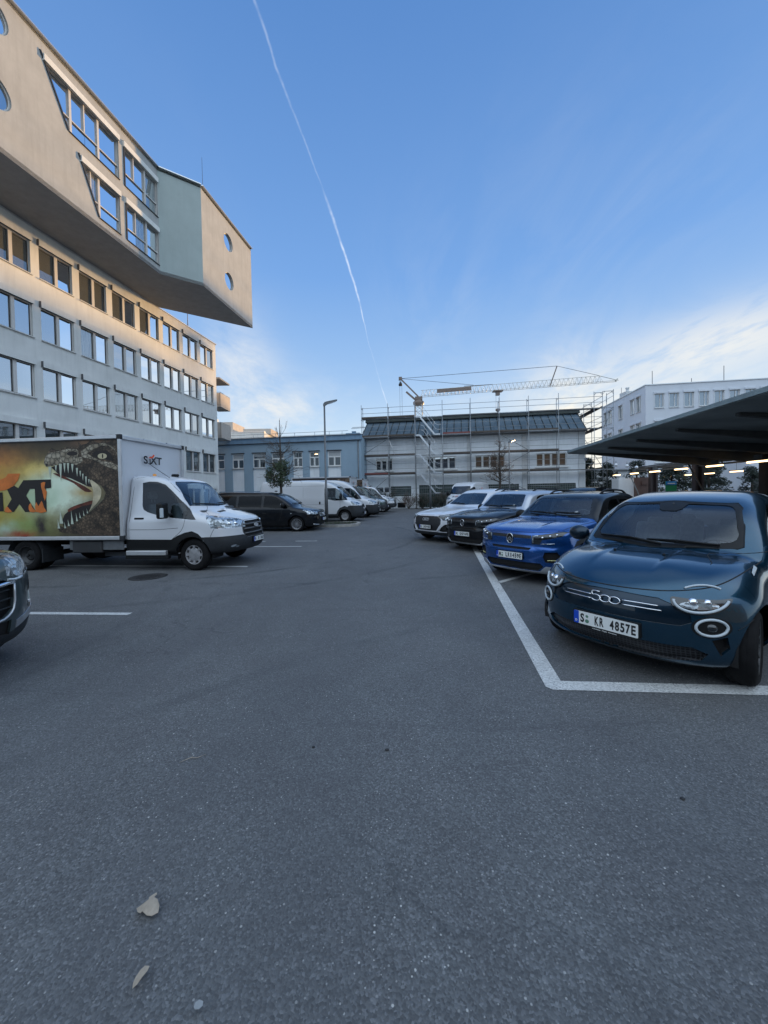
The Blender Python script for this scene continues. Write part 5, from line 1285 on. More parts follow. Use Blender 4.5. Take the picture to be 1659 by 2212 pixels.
class Shell:
    """car body as a smooth implicit solid: side profile x plan x section, projected onto a box grid"""
    def __init__(s, sp):
        s.sp = sp; s.L = sp['L']; s.xo = sp['fo'] + sp['wb'] / 2
        s.prof = catmull(sp['profile'], 7); s.plan = catmull(sp['plan'], 6); s.sec = catmull(sp['section'], 6)
        # signed distance of the side profile on a fine lattice, read back bilinearly
        s.h = .010; s.gx0, s.gz0 = -.7, -.25; nx = int((s.L + 1.5) / s.h); nz = int((sp['H'] + .8) / s.h)
        gx, gz = np.meshgrid(s.gx0 + np.arange(nx) * s.h, s.gz0 + np.arange(nz) * s.h, indexing='ij')
        s.G = sd_poly(gx, gz, s.prof)
        s.build()
    def sd(s, x, z):
        fx = np.clip((x - s.gx0) / s.h, 0, s.G.shape[0] - 1.001); fz = np.clip((z - s.gz0) / s.h, 0, s.G.shape[1] - 1.001)
        i = fx.astype(int); k = fz.astype(int); a = fx - i; b = fz - k; G = s.G
        return (G[i, k] * (1 - a) + G[i + 1, k] * a) * (1 - b) + (G[i, k + 1] * (1 - a) + G[i + 1, k + 1] * a) * b
    def W(s, u, z):
        w = np.interp(u, s.plan[:, 0], s.plan[:, 1]) * np.interp(z, s.sec[:, 0], s.sec[:, 1])
        sp = s.sp
        for uc in (sp['fo'], sp['fo'] + sp['wb']):
            r = np.sqrt((u - uc) ** 2 + (z - sp['wr']) ** 2); w = w + sp.get('flare', .02) * np.exp(-np.maximum(r - sp['wr'] * 1.15, 0) ** 2 / .012) * sstep(sp['wr'] * 3.3, sp['wr'] * 1.6, z)
        # door scoop
        if sp.get('scoop'): w = w - sp['scoop'] * np.exp(-((z - sp['scoop_z']) / .13) ** 2) * sstep(sp['fo'] + .45, sp['fo'] + .9, u) * sstep(sp['fo'] + sp['wb'] - .3, sp['fo'] + sp['wb'] - .8, u)
        return w
    def f(s, u, y, z):
        sp = s.sp; hw = sp['hw']; ay = np.abs(y) / hw
        bf, pf = sp['bulge']; br, pr = sp.get('rbulge', (.18, 2.6)); mid = sp.get('mid', s.L * .5)
        wf = sstep(mid, mid * .45, u); wr = sstep(mid, s.L - (s.L - mid) * .4, u)
        zz = sp.get('bulge_low', 1.0); bfz = bf * (zz + (1 - zz) * sstep(.35, .7, z))
        uu = u - bfz * ay ** pf * wf + br * ay ** pr * wr
        z2 = z + sp.get('crown', .05) * ay ** 2 * sstep(.5, sp['H'], z)
        a = s.sd(uu, z2)
        k = np.interp(z, [0, .5, .9, sp['H']], sp.get('k', [.08, .10, .14, .16]))
        b = np.abs(y) - s.W(u, z)
        h = np.maximum(k - np.abs(a - b), 0) / k
        r = np.maximum(a, b) + h * h * k * .25
        if sp.get('extra'): r = r + sp['extra'](s, u, y, z)
        return r
    def build(s):
        sp = s.sp; L, H, hw = s.L, sp['H'], sp['hw']; nu, ny, nz = sp.get('res', (60, 22, 16)); zb = sp['zb'] - .1
        pad = .12
        us = np.linspace(-pad, L + pad, nu + 1); ys = np.linspace(-hw - pad, hw + pad, ny + 1); zs = np.linspace(zb, H + pad, nz + 1)
        # denser stations near the nose
        if sp.get('nose', 1): t = np.linspace(0, 1, nu + 1); us = -pad + (L + 2 * pad) * (t * .62 + .38 * t ** 1.9)
        idx = {}; P = []
        def vid(i, j, k):
            key = (i, j, k)
            if key not in idx: idx[key] = len(P); P.append((us[i], ys[j], zs[k]))
            return idx[key]
        Q = []
        for i in range(nu):
            for j in range(ny): Q.append((vid(i, j, nz), vid(i, j + 1, nz), vid(i + 1, j + 1, nz), vid(i + 1, j, nz))); Q.append((vid(i, j, 0), vid(i + 1, j, 0), vid(i + 1, j + 1, 0), vid(i, j + 1, 0)))
            for k in range(nz): Q.append((vid(i, 0, k), vid(i, 0, k + 1), vid(i + 1, 0, k + 1), vid(i + 1, 0, k))); Q.append((vid(i, ny, k), vid(i + 1, ny, k), vid(i + 1, ny, k + 1), vid(i, ny, k + 1)))
        for j in range(ny):
            for k in range(nz): Q.append((vid(0, j, k), vid(0, j + 1, k), vid(0, j + 1, k + 1), vid(0, j, k + 1))); Q.append((vid(nu, j, k), vid(nu, j, k + 1), vid(nu, j + 1, k + 1), vid(nu, j + 1, k)))
        P = np.array(P); c = P.copy()
        c[:, 0] = np.clip(P[:, 0], min(.55, L * .2), L - .45); c[:, 1] = P[:, 1] * .30
        zc = np.interp(P[:, 0], [0, L * .3, L * .45, L], [.5, .55, .75, .75]) if not sp.get('van') else np.interp(P[:, 0], [0, .6, 1.5, L], [.5, .6, 1.0, 1.0])
        c[:, 2] = zc + (np.clip(P[:, 2], zb, H) - zc) * .25
        lo = np.zeros(len(P)); hi = np.ones(len(P)); N = 26; found = np.zeros(len(P), bool)
        for t in np.linspace(0, 1, N)[1:]:
            q = P + (c - P) * t; v = s.f(q[:, 0], q[:, 1], q[:, 2]); inside = (v < 0) & ~found
            hi = np.where(inside, t, hi); lo = np.where(~found & ~inside, t, lo); found |= inside
        for _ in range(9):
            m = (lo + hi) / 2; q = P + (c - P) * m[:, None]; v = s.f(q[:, 0], q[:, 1], q[:, 2]); lo = np.where(v > 0, m, lo); hi = np.where(v > 0, hi, m)
        s.V = P + (c - P) * hi[:, None]
        bm = nb(); vs = [bm.verts.new((s.xo - p[0], p[1], p[2])) for p in s.V]
        for q in Q:
            try: bm.faces.new([vs[i] for i in q])
            except ValueError: pass
        bmesh.ops.recalc_face_normals(bm, faces=bm.faces)
        s.bm = bm; s.part = bm.faces.layers.int.new('part'); s.bvh = BVHTree.FromBMesh(bm); s.parts = ['body']
    def grad(s, X):
        """outward normals at local points X (n,3)"""
        u, y, z = s.xo - X[:, 0], X[:, 1], X[:, 2]; e = .016
        gu = s.f(u + e, y, z) - s.f(u - e, y, z); gy = s.f(u, y + e, z) - s.f(u, y - e, z); gz = s.f(u, y, z + e) - s.f(u, y, z - e)
        n = np.stack([-gu, gy, gz], 1); l = np.linalg.norm(n, axis=1, keepdims=True); return n / np.maximum(l, 1e-9)
    # 2D coordinates: side -> (u, z); front/rear -> (y, z); top -> (u, y)
    def co2(s, p, axis):
        if axis == 'side': return s.xo - p.x, p.z
        if axis in ('front', 'rear'): return p.y, p.z
        return s.xo - p.x, p.y
    def cut(s, name, axis, poly, side=0, ulim=None, mirror=True, only=0, nmin=.18):
        """cut polygon out of the shell and mark those faces as part `name`; side: +1 left, -1 right, 0 both"""
        if name not in s.parts: s.parts.append(name)
        pid = s.parts.index(name)
        jobs = []
        if axis == 'side': jobs = [(poly, 1), (poly, -1)] if side == 0 else [(poly, side)]
        else:
            jobs = [(poly, 0)]
            if mirror and axis in ('front', 'rear'): jobs.append(([(-a, b) for a, b in poly], 0))
            if mirror and axis == 'top': jobs.append(([(a, -b) for a, b in poly], 0))
        bm = s.bm; lay = s.part
        for pl, sd in jobs:
            n = len(pl); xs = [p[0] for p in pl]; zs = [p[1] for p in pl]; x0, x1, z0, z1 = min(xs), max(xs), min(zs), max(zs)
            def ok(f):
                if f[lay] != only: return False
                nn = f.normal; c = f.calc_center_median()
                if ulim and not (ulim[0] <= s.xo - c.x <= ulim[1]): return False
                if axis == 'side': return nn.y * sd > nmin
                if axis == 'front': return nn.x > nmin
                if axis == 'rear': return nn.x < -nmin
                return nn.z > nmin
            cand = []
            g = .35; xo = s.xo
            for f in bm.faces:
                if f[lay] != only: continue
                q = f.verts[0].co
                if axis == 'side': qa, qb = xo - q.x, q.z
                elif axis == 'top': qa, qb = xo - q.x, q.y
                else: qa, qb = q.y, q.z
                if qa < x0 - g or qa > x1 + g or qb < z0 - g or qb > z1 + g or not ok(f): continue
                cc = [s.co2(v.co, axis) for v in f.verts]
                if max(c[0] for c in cc) < x0 or min(c[0] for c in cc) > x1 or max(c[1] for c in cc) < z0 or min(c[1] for c in cc) > z1: continue
                cand.append(f)
            cand = set(cand)
            for i in range(n):
                a, b = pl[i], pl[(i + 1) % n]; ex, ez = b[0] - a[0], b[1] - a[1]
                if ex * ex + ez * ez < 1e-12: continue
                bx0, bx1, bz0, bz1 = min(a[0], b[0]) - 1e-5, max(a[0], b[0]) + 1e-5, min(a[1], b[1]) - 1e-5, max(a[1], b[1]) + 1e-5
                sel = []
                for f in cand:
                    cc = [s.co2(v.co, axis) for v in f.verts]
                    if max(c[0] for c in cc) < bx0 or min(c[0] for c in cc) > bx1 or max(c[1] for c in cc) < bz0 or min(c[1] for c in cc) > bz1: continue
                    q = [(c[0] - a[0]) * ez - (c[1] - a[1]) * ex for c in cc]
                    if min(q) < -1e-9 and max(q) > 1e-9: sel.append(f)
                if not sel: continue
                if axis == 'side': co = Vector((s.xo - a[0], 0, a[1])); no = Vector((-ez, 0, -ex)) * 1.0; no = Vector((ez, 0, ex))
                elif axis in ('front', 'rear'): co = Vector((0, a[0], a[1])); no = Vector((0, ez, -ex))
                else: co = Vector((s.xo - a[0], a[1], 0)); no = Vector((ez, ex, 0))
                es = {e for f in sel for e in f.edges}; vs_ = {v for f in sel for v in f.verts}
                r = bmesh.ops.bisect_plane(bm, geom=sel + list(es) + list(vs_), dist=1e-5, plane_co=co, plane_no=no.normalized())
                for g in r['geom']:
                    if isinstance(g, bmesh.types.BMFace) and ok(g): cand.add(g)
                for g in r['geom_cut']:
                    for f in g.link_faces:
                        if f not in cand and ok(f): cand.add(f)
                cand = {f for f in cand if f.is_valid}
            for f in cand:
                if f[lay] != only: continue
                a, b = s.co2(f.calc_center_median(), axis)
                if in_poly(a, b, pl): f[lay] = pid
    def emit_part(s, name, mats, parent, depth=0.0, skirt=.02, obname=None, select=None, thick_edges=True, label=None):
        """make an object from all faces marked `name` (select: optional face test on the centre)"""
        pid = s.parts.index(name); lay = s.part
        fs = [f for f in s.bm.faces if f[lay] == pid and (select is None or select(f.calc_center_median()))]
        if not fs: return None
        vm = {}; V = []; F = []
        for f in fs:
            r = []
            for v in f.verts:
                if v.index not in vm or True:
                    key = v
                    if key not in vm: vm[key] = len(V); V.append(v.co.copy())
                    r.append(vm[key])
            F.append(r)
        X = np.array([tuple(v) for v in V]); N = s.grad(X)
        Y = X - N * depth; verts = [tuple(p) for p in Y]; norms = [tuple(n) for n in N]; faces = list(F); nF = len(F)
        if skirt:
            fset = set(fs)
            for f in fs:
                for e in f.edges:
                    if sum(1 for g in e.link_faces if g in fset) == 1:
                        a, b = e.verts
                        # keep face winding order
                        vl = list(f.verts); ia = vl.index(a)
                        if vl[(ia + 1) % len(vl)] is not b: a, b = b, a
                        ia, ib = vm[a], vm[b]
                        d0 = -.0005 if depth > 0 else 0.0
                        if depth > 0: q = [Y[ia], Y[ib], X[ib], X[ia]]
                        else: q = [Y[ia] - N[ia] * skirt, Y[ib] - N[ib] * skirt, Y[ib], Y[ia]]
                        base = len(verts)
                        ev = np.array(q[1]) - np.array(q[0]); nn = np.cross(ev, N[ia]); l = np.linalg.norm(nn); nn = tuple(nn / l) if l > 1e-9 else tuple(N[ia])
                        verts += [tuple(p) for p in q]; norms += [nn] * 4; faces.append([base, base + 1, base + 2, base + 3])
        me = bpy.data.meshes.new(obname or name); me.from_pydata(verts, [], faces)
        if not isinstance(mats, (list, tuple)): mats = [mats]
        for m in mats: me.materials.append(m)
        me.polygons.foreach_set('use_smooth', [True] * len(me.polygons))
        me.normals_split_custom_set_from_vertices(norms)
        o = bpy.data.objects.new(obname or name, me); COL.objects.link(o); o.parent = parent
        if label: o['label'] = label
        return o
    def hit(s, axis, a, b, side=1):
        """surface point and normal seen along an axis at 2D position (a, b)"""
        if axis == 'front': o, d = Vector((20, a, b)), Vector((-1, 0, 0))
        elif axis == 'rear': o, d = Vector((-20, a, b)), Vector((1, 0, 0))
        elif axis == 'top': o, d = Vector((s.xo - a, b, 20)), Vector((0, 0, -1))
        else: o, d = Vector((s.xo - a, 20 * side, b)), Vector((0, -side, 0))
        p, n, i, t = s.bvh.ray_cast(o, d)
        if p is None:
            p, n, i, t = s.bvh.find_nearest(o + d * 19)
        n = Vector(s.grad(np.array([tuple(p)]))[0]); return p, n
    def path(s, axis, pts, r, off=0.0, side=1, n=6, closed=False, bm=None, seg=6, dense=True, flat=None):
        own = bm is None
        if own: bm = nb()
        q = catmull(pts, n, closed) if dense else np.array(pts)
        P = []
        for a, b in q:
            p, nn = s.hit(axis, a, b, side); P.append(p + nn * off)
        if flat:   # ribbon of width flat hugging the surface
            prevl = None
            for i in range(len(P) - (0 if closed else 1)):
                pass
        tube(bm, P, r, seg, closed=closed)
        return bm
    def frame(s, axis, a, b, off=0.0, tilt=True, side=1):
        """matrix with Z along the surface normal, Y up, X to the viewer's right"""
        p, n = s.hit(axis, a, b, side)
        if not tilt: n = Vector((1, 0, 0)) if axis == 'front' else n
        z = n; x = Vector((0, 0, 1)).cross(z).normalized(); y = z.cross(x)
        return Matrix.Translation(p + n * off) @ Matrix((x, y, z)).transposed().to_4x4()

def wheel(parent, x, y, r, w, style='multi', rim='rim', name='wheel', side=1, rr=.66, steer=0.0):
    """y: outer face position, side +1 left / -1 right"""
    o = bpy.data.objects.new(name, None); COL.objects.link(o); o.parent = parent; o.location = (x, y, r); o.rotation_euler = (0, 0, R_(steer)); o.empty_display_size = .1
    bm = nb(); s = side; R1 = r * rr
    prof = [(R1, -w * s), (R1 + .01, -w * s), (r - .05, -(w + .002) * s), (r - .012, -(w - .02) * s), (r, -(w - .045) * s), (r, -.045 * s), (r - .012, -.018 * s), (r - .05, .004 * s), (R1 + .012, -.006 * s), (R1, -.012 * s)]
    lathe(bm, prof, (0, 0, 0), 'Y', 44, cap=False)
    for q in (-.25, .25):   # tread grooves as thin rings
        lathe(bm, [(r + .001, -(w * .5 + q * w) * s - .004), (r + .002, -(w * .5 + q * w) * s), (r + .001, -(w * .5 + q * w) * s + .004)], (0, 0, 0), 'Y', 44, cap=False)
    bmesh.ops.recalc_face_normals(bm, faces=bm.faces)
    t = obj('tyre', bm, M['tyre'], o)
    bm = nb(); lathe(bm, [(R1 + .004, -.02 * s), (R1, -.008 * s), (R1 - .012, -.012 * s), (R1 - .03, -.06 * s), (R1 - .035, -w * .8 * s)], (0, 0, 0), 'Y', 44, cap=False)
    lathe(bm, [(.0001, -w * .55 * s), (R1 - .03, -w * .6 * s)], (0, 0, 0), 'Y', 24, mi=1, cap=False)
    def sp(n, w0, w1, d0=.02, twist=0.0, pair=0.0):
        for k in range(n):
            for q in ((-pair, pair) if pair else (0,)):
                a = 2 * math.pi * k / n; c0 = Vector((math.cos(a), 0, math.sin(a))); c1 = Vector((math.cos(a + twist + q), 0, math.sin(a + twist + q))); t_ = Vector((-math.sin(a), 0, math.cos(a)))
                p, p2 = c0 * R1 * .16, c1 * (R1 - .012)
                vs = []
                for b_, ww, dd in ((p, w0, d0), (p2, w1, .012)):
                    for e, h in ((-ww, -.03), (ww, -.03), (ww, 0), (-ww, 0)): vs.append(bm.verts.new(b_ + t_ * e + Vector((0, (-dd + h) * s, 0))))
                for i in range(4): bm.faces.new((vs[i], vs[(i + 1) % 4], vs[4 + (i + 1) % 4], vs[4 + i]))
    if style == 'multi': sp(15, .006, .010, .03)
    elif style == 'five': sp(5, .03, .04, .035, 0, .13)
    elif style == 'ten': sp(10, .008, .022, .03)
    elif style == 'cap': 
        lathe(bm, [(.0001, -.012 * s), (R1 * .62, -.016 * s), (R1 * .72, -.03 * s)], (0, 0, 0), 'Y', 32, cap=False); sp(8, .012, .030, .02)
    elif style == 'steel': lathe(bm, [(.0001, -.05 * s), (R1 * .30, -.035 * s), (R1 * .38, -.07 * s), (R1 * .8, -.06 * s), (R1 * .95, -.03 * s)], (0, 0, 0), 'Y', 32, cap=False)
    elif style == 'truckrear':
        lathe(bm, [(.0001, -.10 * s), (R1 * .45, -.10 * s), (R1 * .55, -.13 * s), (R1 * .97, -.04 * s)], (0, 0, 0), 'Y', 32, cap=False)
    lathe(bm, [(.0001, -.008 * s), (R1 * .14, -.010 * s), (R1 * .17, -.03 * s), (R1 * .17, -.06 * s)], (0, 0, 0), 'Y', 20, cap=False)
    bmesh.ops.recalc_face_normals(bm, faces=bm.faces)
    obj('rim', bm, [M[rim], M['black_matt']], o, angle=35)
    return o

def number_plate(parent, Mx, text, w=.52, h=.11, seal=None, name='licence_plate', blue=True, letter_w=None):
    bm = nb(); pl = rrect(-w / 2 - .008, -h / 2 - .008, w / 2 + .008, h / 2 + .008, .01); prism(bm, pl, lambda a, b, d: Vector((a, b, d)), 0, .012); bm.transform(Mx)
    p = obj(name, bm, M['black'], parent)
    bm = nb(); prism(bm, rrect(-w / 2, -h / 2, w / 2, h / 2, .008), lambda a, b, d: Vector((a, b, d)), .0125, .014); bm.transform(Mx); obj('plate_face', bm, M['plate_white'], p)
    bm = nb(); prism(bm, rrect(-w / 2, -h / 2, -w / 2 + .045, h / 2, .008), lambda a, b, d: Vector((a, b, d)), .0142, .015); bm.transform(Mx); obj('country_band', bm, M['plate_blue'], p)
    T = lambda x, y, z: Mx @ Matrix.Translation((x, y, z))
    text_obj('country_letter', 'D', M['plate_white'], T(-w / 2 + .022, -h * .28, .0151), p, h=.02, bold=.001)
    x0 = -w / 2 + .055; x1 = w / 2 - .012; n = len(text); step = (x1 - x0) / n
    bm = nb()
    for i, ch in enumerate(text):
        if ch == ' ': continue
        cx = x0 + (i + .5) * step
        if ch == '|':
            lathe(bm, [(.0001, .0), (.012, .0), (.012, .001)], (cx, h * .18, .0145), 'Z', 14, mi=1); lathe(bm, [(.0001, .0), (.017, .0), (.017, .001)], (cx, -h * .2, .0145), 'Z', 16, mi=1); continue
        me = text_mesh(ch, 1.0, .035); co = np.zeros(len(me.vertices) * 3); me.vertices.foreach_get('co', co); co = co.reshape(-1, 3); mn, mx = co.min(0), co.max(0); c = (mn + mx) / 2
        hh = h * .70; ww = min(step * .80, hh * .58) * (.55 if ch in '1I' else 1)
        k = len(bm.verts); bm.from_mesh(me); bm.verts.ensure_lookup_table(); bpy.data.meshes.remove(me)
        for v in bm.verts[k:]: v.co = Vector((cx + (v.co.x - c[0]) / (mx[0] - mn[0]) * ww, (v.co.y - c[1]) / (mx[1] - mn[1]) * hh, .0155))
    bm.transform(Mx); obj('plate_letters', bm, [M['ink'], M['seal_green']], p)
    return p

def arches(S, r, cx_list=None, cut_r=None):
    sp = S.sp; cr = cut_r or sp['wr'] * 1.14
    for uc in (sp['fo'], sp['fo'] + sp['wb']):
        pl = []
        for i in range(25):
            a = math.pi * i / 24; pl.append((uc + cr * math.cos(a), sp['wr'] + cr * math.sin(a)))
        pl = [(uc + cr, -.3)] + pl + [(uc - cr, -.3)]
        S.cut('hole', 'side', pl, nmin=.25, ulim=(uc - cr - .1, uc + cr + .1))
        S.cut('hole', 'side', pl, nmin=-.0, ulim=(uc - cr * .96, uc + cr * .96))
def liners(S, parent, zin=.0):
    sp = S.sp; cr = sp['wr'] * 1.16
    for uc in (sp['fo'], sp['fo'] + sp['wb']):
        for sd in (1, -1):
            bm = nb(); yo = sp['hw'] * .93 * sd; yi = sp['hw'] * .45 * sd; ro, ri = [], []
            for i in range(21):
                a = math.pi * (-.08 + 1.16 * i / 20); x = S.xo - (uc + cr * math.cos(a)); z = sp['wr'] + cr * math.sin(a)
                ro.append(bm.verts.new((x, yo, z))); ri.append(bm.verts.new((x, yi, z)))
            for i in range(20): bm.faces.new((ro[i], ro[i + 1], ri[i + 1], ri[i]))
            bm.faces.new(ri)
            obj('wheel_arch', bm, M['black_matt'], parent, smooth=True)
def wheels(S, parent, style='multi', rim='rim', w=.2, rr=.66, inset=.012, steer=0.0):
    sp = S.sp
    for i, uc in enumerate((sp['fo'], sp['fo'] + sp['wb'])):
        y = float(S.W(np.array([uc]), np.array([sp['wr']]))[0]) - inset - sp.get('flare', .02)
        y = sp.get('track', y)
        for sd in (1, -1): wheel(parent, S.xo - uc, y * sd, sp['wr'], w, style, rim, side=sd, rr=rr, steer=steer if i == 0 else 0)
def interior(S, parent, useat, zseat=.55, belt=.95, steer_y=.36, dash_u=None, light=False, rear=True, wheel_on=True, head=1.15):
    sp = S.sp; X = lambda u: S.xo - u; hw = sp['hw'] * .78
    bm = nb(); box(bm, (X((useat + dash_u) / 2 + .5), 0, .34), (2.4, hw * 2, .1)); obj('cabin_floor', bm, M['dash'], parent)
    bm = nb(); box(bm, (X(dash_u + .12), 0, belt - .16), (.55, hw * 2, .30), bev=.09, seg=3); box(bm, (X(dash_u + .02), steer_y, belt + .0), (.3, .40, .10), bev=.04, seg=2); box(bm, (X(dash_u + .2), 0, belt - .02), (.06, .26, .15), bev=.02); obj('dashboard', bm, M['dash'], parent, angle=40)
    mt = M['seat_light'] if light else M['seat']
    rows = [(useat, .36), (useat, -.36)] + ([(useat + .78, .34), (useat + .78, -.34)] if rear else [])
    for u, y in rows:
        y = y * hw / .66
        bm = nb(); box(bm, (X(u - .22), y, zseat - .05), (.50, .48, .14), bev=.05, seg=3)
        box(bm, (X(u + .10), y, zseat + .28), (.14, .46, .62), Matrix.Rotation(R_(-14), 3, 'Y'), bev=.06, seg=3)
        s_ = obj('seat', bm, mt, parent, angle=50)
        bm = nb(); box(bm, (X(u + .22), y, head - .02), (.10, .26, .17), Matrix.Rotation(R_(-8), 3, 'Y'), bev=.045, seg=3); tube(bm, [(X(u + .20), y - .05, head - .18), (X(u + .21), y - .05, head - .06)], .008, 6); tube(bm, [(X(u + .20), y + .05, head - .18), (X(u + .21), y + .05, head - .06)], .008, 6)
        obj('headrest', bm, mt, s_, angle=50)
    if wheel_on:
        bm = nb(); c = Vector((X(dash_u + .42), steer_y, belt - .03)); n = Vector((-.9, 0, .42)).normalized(); a = Vector((0, 1, 0)); b = n.cross(a).normalized()
        tube(bm, [c + (a * math.cos(t) + b * math.sin(t)) * .185 for t in [i * math.pi / 14 for i in range(28)]], .016, 7, closed=True)
        for t in (0, math.pi, 1.5 * math.pi): tube(bm, [c, c + (a * math.cos(t) + b * math.sin(t)) * .18], .014, 5)
        tube(bm, [c, c - n * .25], .03, 6); lathe(bm, [(.0001, 0), (.06, 0), (.06, .03)], c, 'X', 12); obj('steering_wheel', bm, M['dash'], parent)
def mirror_housing(S, parent, u, z, mats=('black', 'black'), size=(.12, .22, .15), out=None, arm=.08, stalk=False):
    for sd in (1, -1):
        w = float(S.W(np.array([u]), np.array([z]))[0]) if out is None else out
        y = (w + arm + size[1] / 2) * sd; x = S.xo - u
        bm = nb(); M_ = Matrix.Translation((x, y, z + .04)) @ Matrix.Diagonal((size[0], size[1], size[2], 1)) ; bmesh.ops.create_uvsphere(bm, u_segments=20, v_segments=12, radius=.62, matrix=M_)
        for v in bm.verts: v.co.x = max(v.co.x, x - size[0] * .35)
        h = obj('door_mirror', bm, M[mats[0]], parent, smooth=True)
        bm = nb(); bar(bm, (x, (w - .03) * sd, z - .02), (x, y, z + .0), .06, .035, .01); obj('mirror_arm', bm, M[mats[1]], h)
        bm = nb(); prism(bm, ell(0, 0, size[1] * .5, size[2] * .46, 20), lambda a, b, d: Vector((x - size[0] * .355 - d, y + a, z + .04 + b)), 0, .004); obj('mirror_glass', bm, M['chrome'], h)
def wipers(S, parent, pts_list, r=.009):
    bm = nb()
    for pts in pts_list:
        P = []
        for y, z in pts: p, n = S.hit('front', y, z); P.append(p + n * .022)
        tube(bm, P, r, 5); tube(bm, [P[-1] + Vector((0, 0, .004)), P[len(P) // 2] + Vector((.01, 0, .02)), P[0]], r * 1.2, 5)
    obj('wiper', bm, M['black'], parent)
def roof_rails(S, parent, u0, u1, y, mat='silver', h=.05):
    for sd in (1, -1):
        P = []; bm = nb(); n = 12
        for i in range(n + 1):
            u = u0 + (u1 - u0) * i / n; p, nn = S.hit('top', u, y * sd); k = min(1, min(i, n - i) / 1.6); P.append(p + Vector((0, 0, h * k - .006)))
        tube(bm, P, .02, 7)
        for i in (1, n // 2, n - 1): tube(bm, [P[i], P[i] - Vector((0, 0, h))], .018, 6)
        obj('roof_rail', bm, M[mat], parent)
def text_on(S, parent, axis, a, b, s, h, mat, width=None, name='lettering', bold=.004, off=.003, side=1, shear=0.0):
    """lettering laid on the shell: each vertex is dropped onto the surface"""
    Mx = Matrix.Identity(4); o = text_obj(name, s, mat, Mx, parent, h=h, width=width, bold=bold, ext=0, shear=shear)
    for v in o.data.vertices:
        x, y = v.co.x, v.co.y
        if axis == 'front': p, n = S.hit('front', a + x, b + y)
        elif axis == 'side': p, n = S.hit('side', a - x * side if side < 0 else a + x * -1, b + y, side)
        v.co = p + n * off
    return o
def tri_on(S, axis, poly, off, grid=.03, side=1, bm=None, mi=0):
    """polygon sheet hugging the shell"""
    own = bm is None
    if own: bm = nb()
    V, T = tri_sheet(poly, grid=grid); vv = []
    for v in V: p, n = S.hit(axis, v.x, v.y, side); vv.append(bm.verts.new(p + n * off))
    for t in T:
        f = bm.faces.new([vv[i] for i in t]); f.material_index = mi; f.smooth = True
    return bm
def logo(parent, M4, w, name='logo', off=0.0, ink='ink'):
    """the rental firm's word mark: black letters, orange swoosh over the small i"""
    o = text_obj(name, 'S XT', M[ink], M4, parent, h=w * .30, width=w, bold=w * .012, ext=.001)
    bm = nb(); k = w
    prism(bm, rect(-.195 * k, -.15 * k, -.135 * k, .06 * k), lambda a, b, d: Vector((a, b, d)), 0, .001)
    bm.transform(M4); obj('letter', bm, M[ink], o)
    bm = nb(); P = [(-.21 * k, .085 * k), (-.21 * k, .12 * k), (-.10 * k, .135 * k), (-.02 * k, .175 * k), (.01 * k, .23 * k), (.09 * k, .23 * k), (.07 * k, .16 * k), (.0 * k, .10 * k), (-.10 * k, .08 * k)]
    prism(bm, P, lambda a, b, d: Vector((a, b, d)), .0, .0012); bm.transform(M4); obj('swoosh', bm, M['orange'], o)
    return o
M['paint_teal'] = paint('paint_teal', (.010, .058, .105), .78, .22, cior=1.45)
M['paint_teal_dark'] = paint('paint_teal_dark', (.005, .022, .042), .7, .3, cior=1.4)
M['paint_blue'] = paint('paint_blue', (.012, .092, .34), .7, .24, cior=1.5)
M['paint_black'] = paint('paint_black', (.005, .006, .008), .0, .3, cior=1.38, spec=.05)
M['paint_white'] = paint('paint_white', (.58, .60, .64), .0, .35)
M['paint_silver'] = paint('paint_silver', (.46, .49, .54), .5, .30)
M['paint_van'] = paint('paint_van', (.60, .62, .65), .0, .38)
M['paint_grey'] = paint('paint_grey', (.055, .080, .085), .5, .32)
M['paint_green'] = paint('paint_green', (.030, .055, .050), .4, .35)
def headlamp_mat():
    m, t, p = newmat('headlamp'); tc = t.n.new('ShaderNodeTexCoord').outputs['Object']
    v = t.n.new('ShaderNodeTexVoronoi'); t.set(v.inputs['Vector'], tc); v.inputs['Scale'].default_value = 16; v.distance = 'MANHATTAN'
    sc = t.n.new('ShaderNodeSeparateColor'); t.set(sc.inputs[0], v.outputs['Color'])
    t.set(p.inputs['Base Color'], t.ramp(sc.outputs[0], [(0, (.10, .12, .13)), (.35, (.34, .38, .41)), (.6, (.48, .53, .57)), (1, (.66, .72, .76))], 'CONSTANT'))
    p.inputs['Metallic'].default_value = .65; p.inputs['Roughness'].default_value = .22; p.inputs['Coat Weight'].default_value = 1; p.inputs['Coat Roughness'].default_value = .02
    b = t.n.new('ShaderNodeBump'); b.inputs['Strength'].default_value = .35; b.inputs['Distance'].default_value = .02; t.set(b.inputs['Height'], v.outputs['Distance']); t.set(p.inputs['Normal'], b.outputs[0]); return m
M['headlamp'] = headlamp_mat()
M['lamp_dark'] = simple('lamp_smoked', (.012, .016, .019), .12, coat=1.0, var=.3, vscale=30)
def mesh_mat():
    m, t, p = newmat('grille_mesh'); tc = t.n.new('ShaderNodeTexCoord').outputs['Object']; s = t.n.new('ShaderNodeSeparateXYZ'); t.set(s.inputs[0], tc)
    v = t.n.new('ShaderNodeTexVoronoi'); t.set(v.inputs['Vector'], t.comb(s.outputs[1], t.math('MULTIPLY', s.outputs[2], 1.3), 0.0)); v.inputs['Scale'].default_value = 38; v.inputs['Randomness'].default_value = .0; v.feature = 'DISTANCE_TO_EDGE'
    e = t.math('LESS_THAN', v.outputs['Distance'], .16)
    t.set(p.inputs['Base Color'], t.mix(e, (.002, .002, .003, 1), (.035, .037, .042, 1))); p.inputs['Roughness'].default_value = .4; return m
M['grille_mesh'] = mesh_mat()
M['fog_ground'] = M['black']

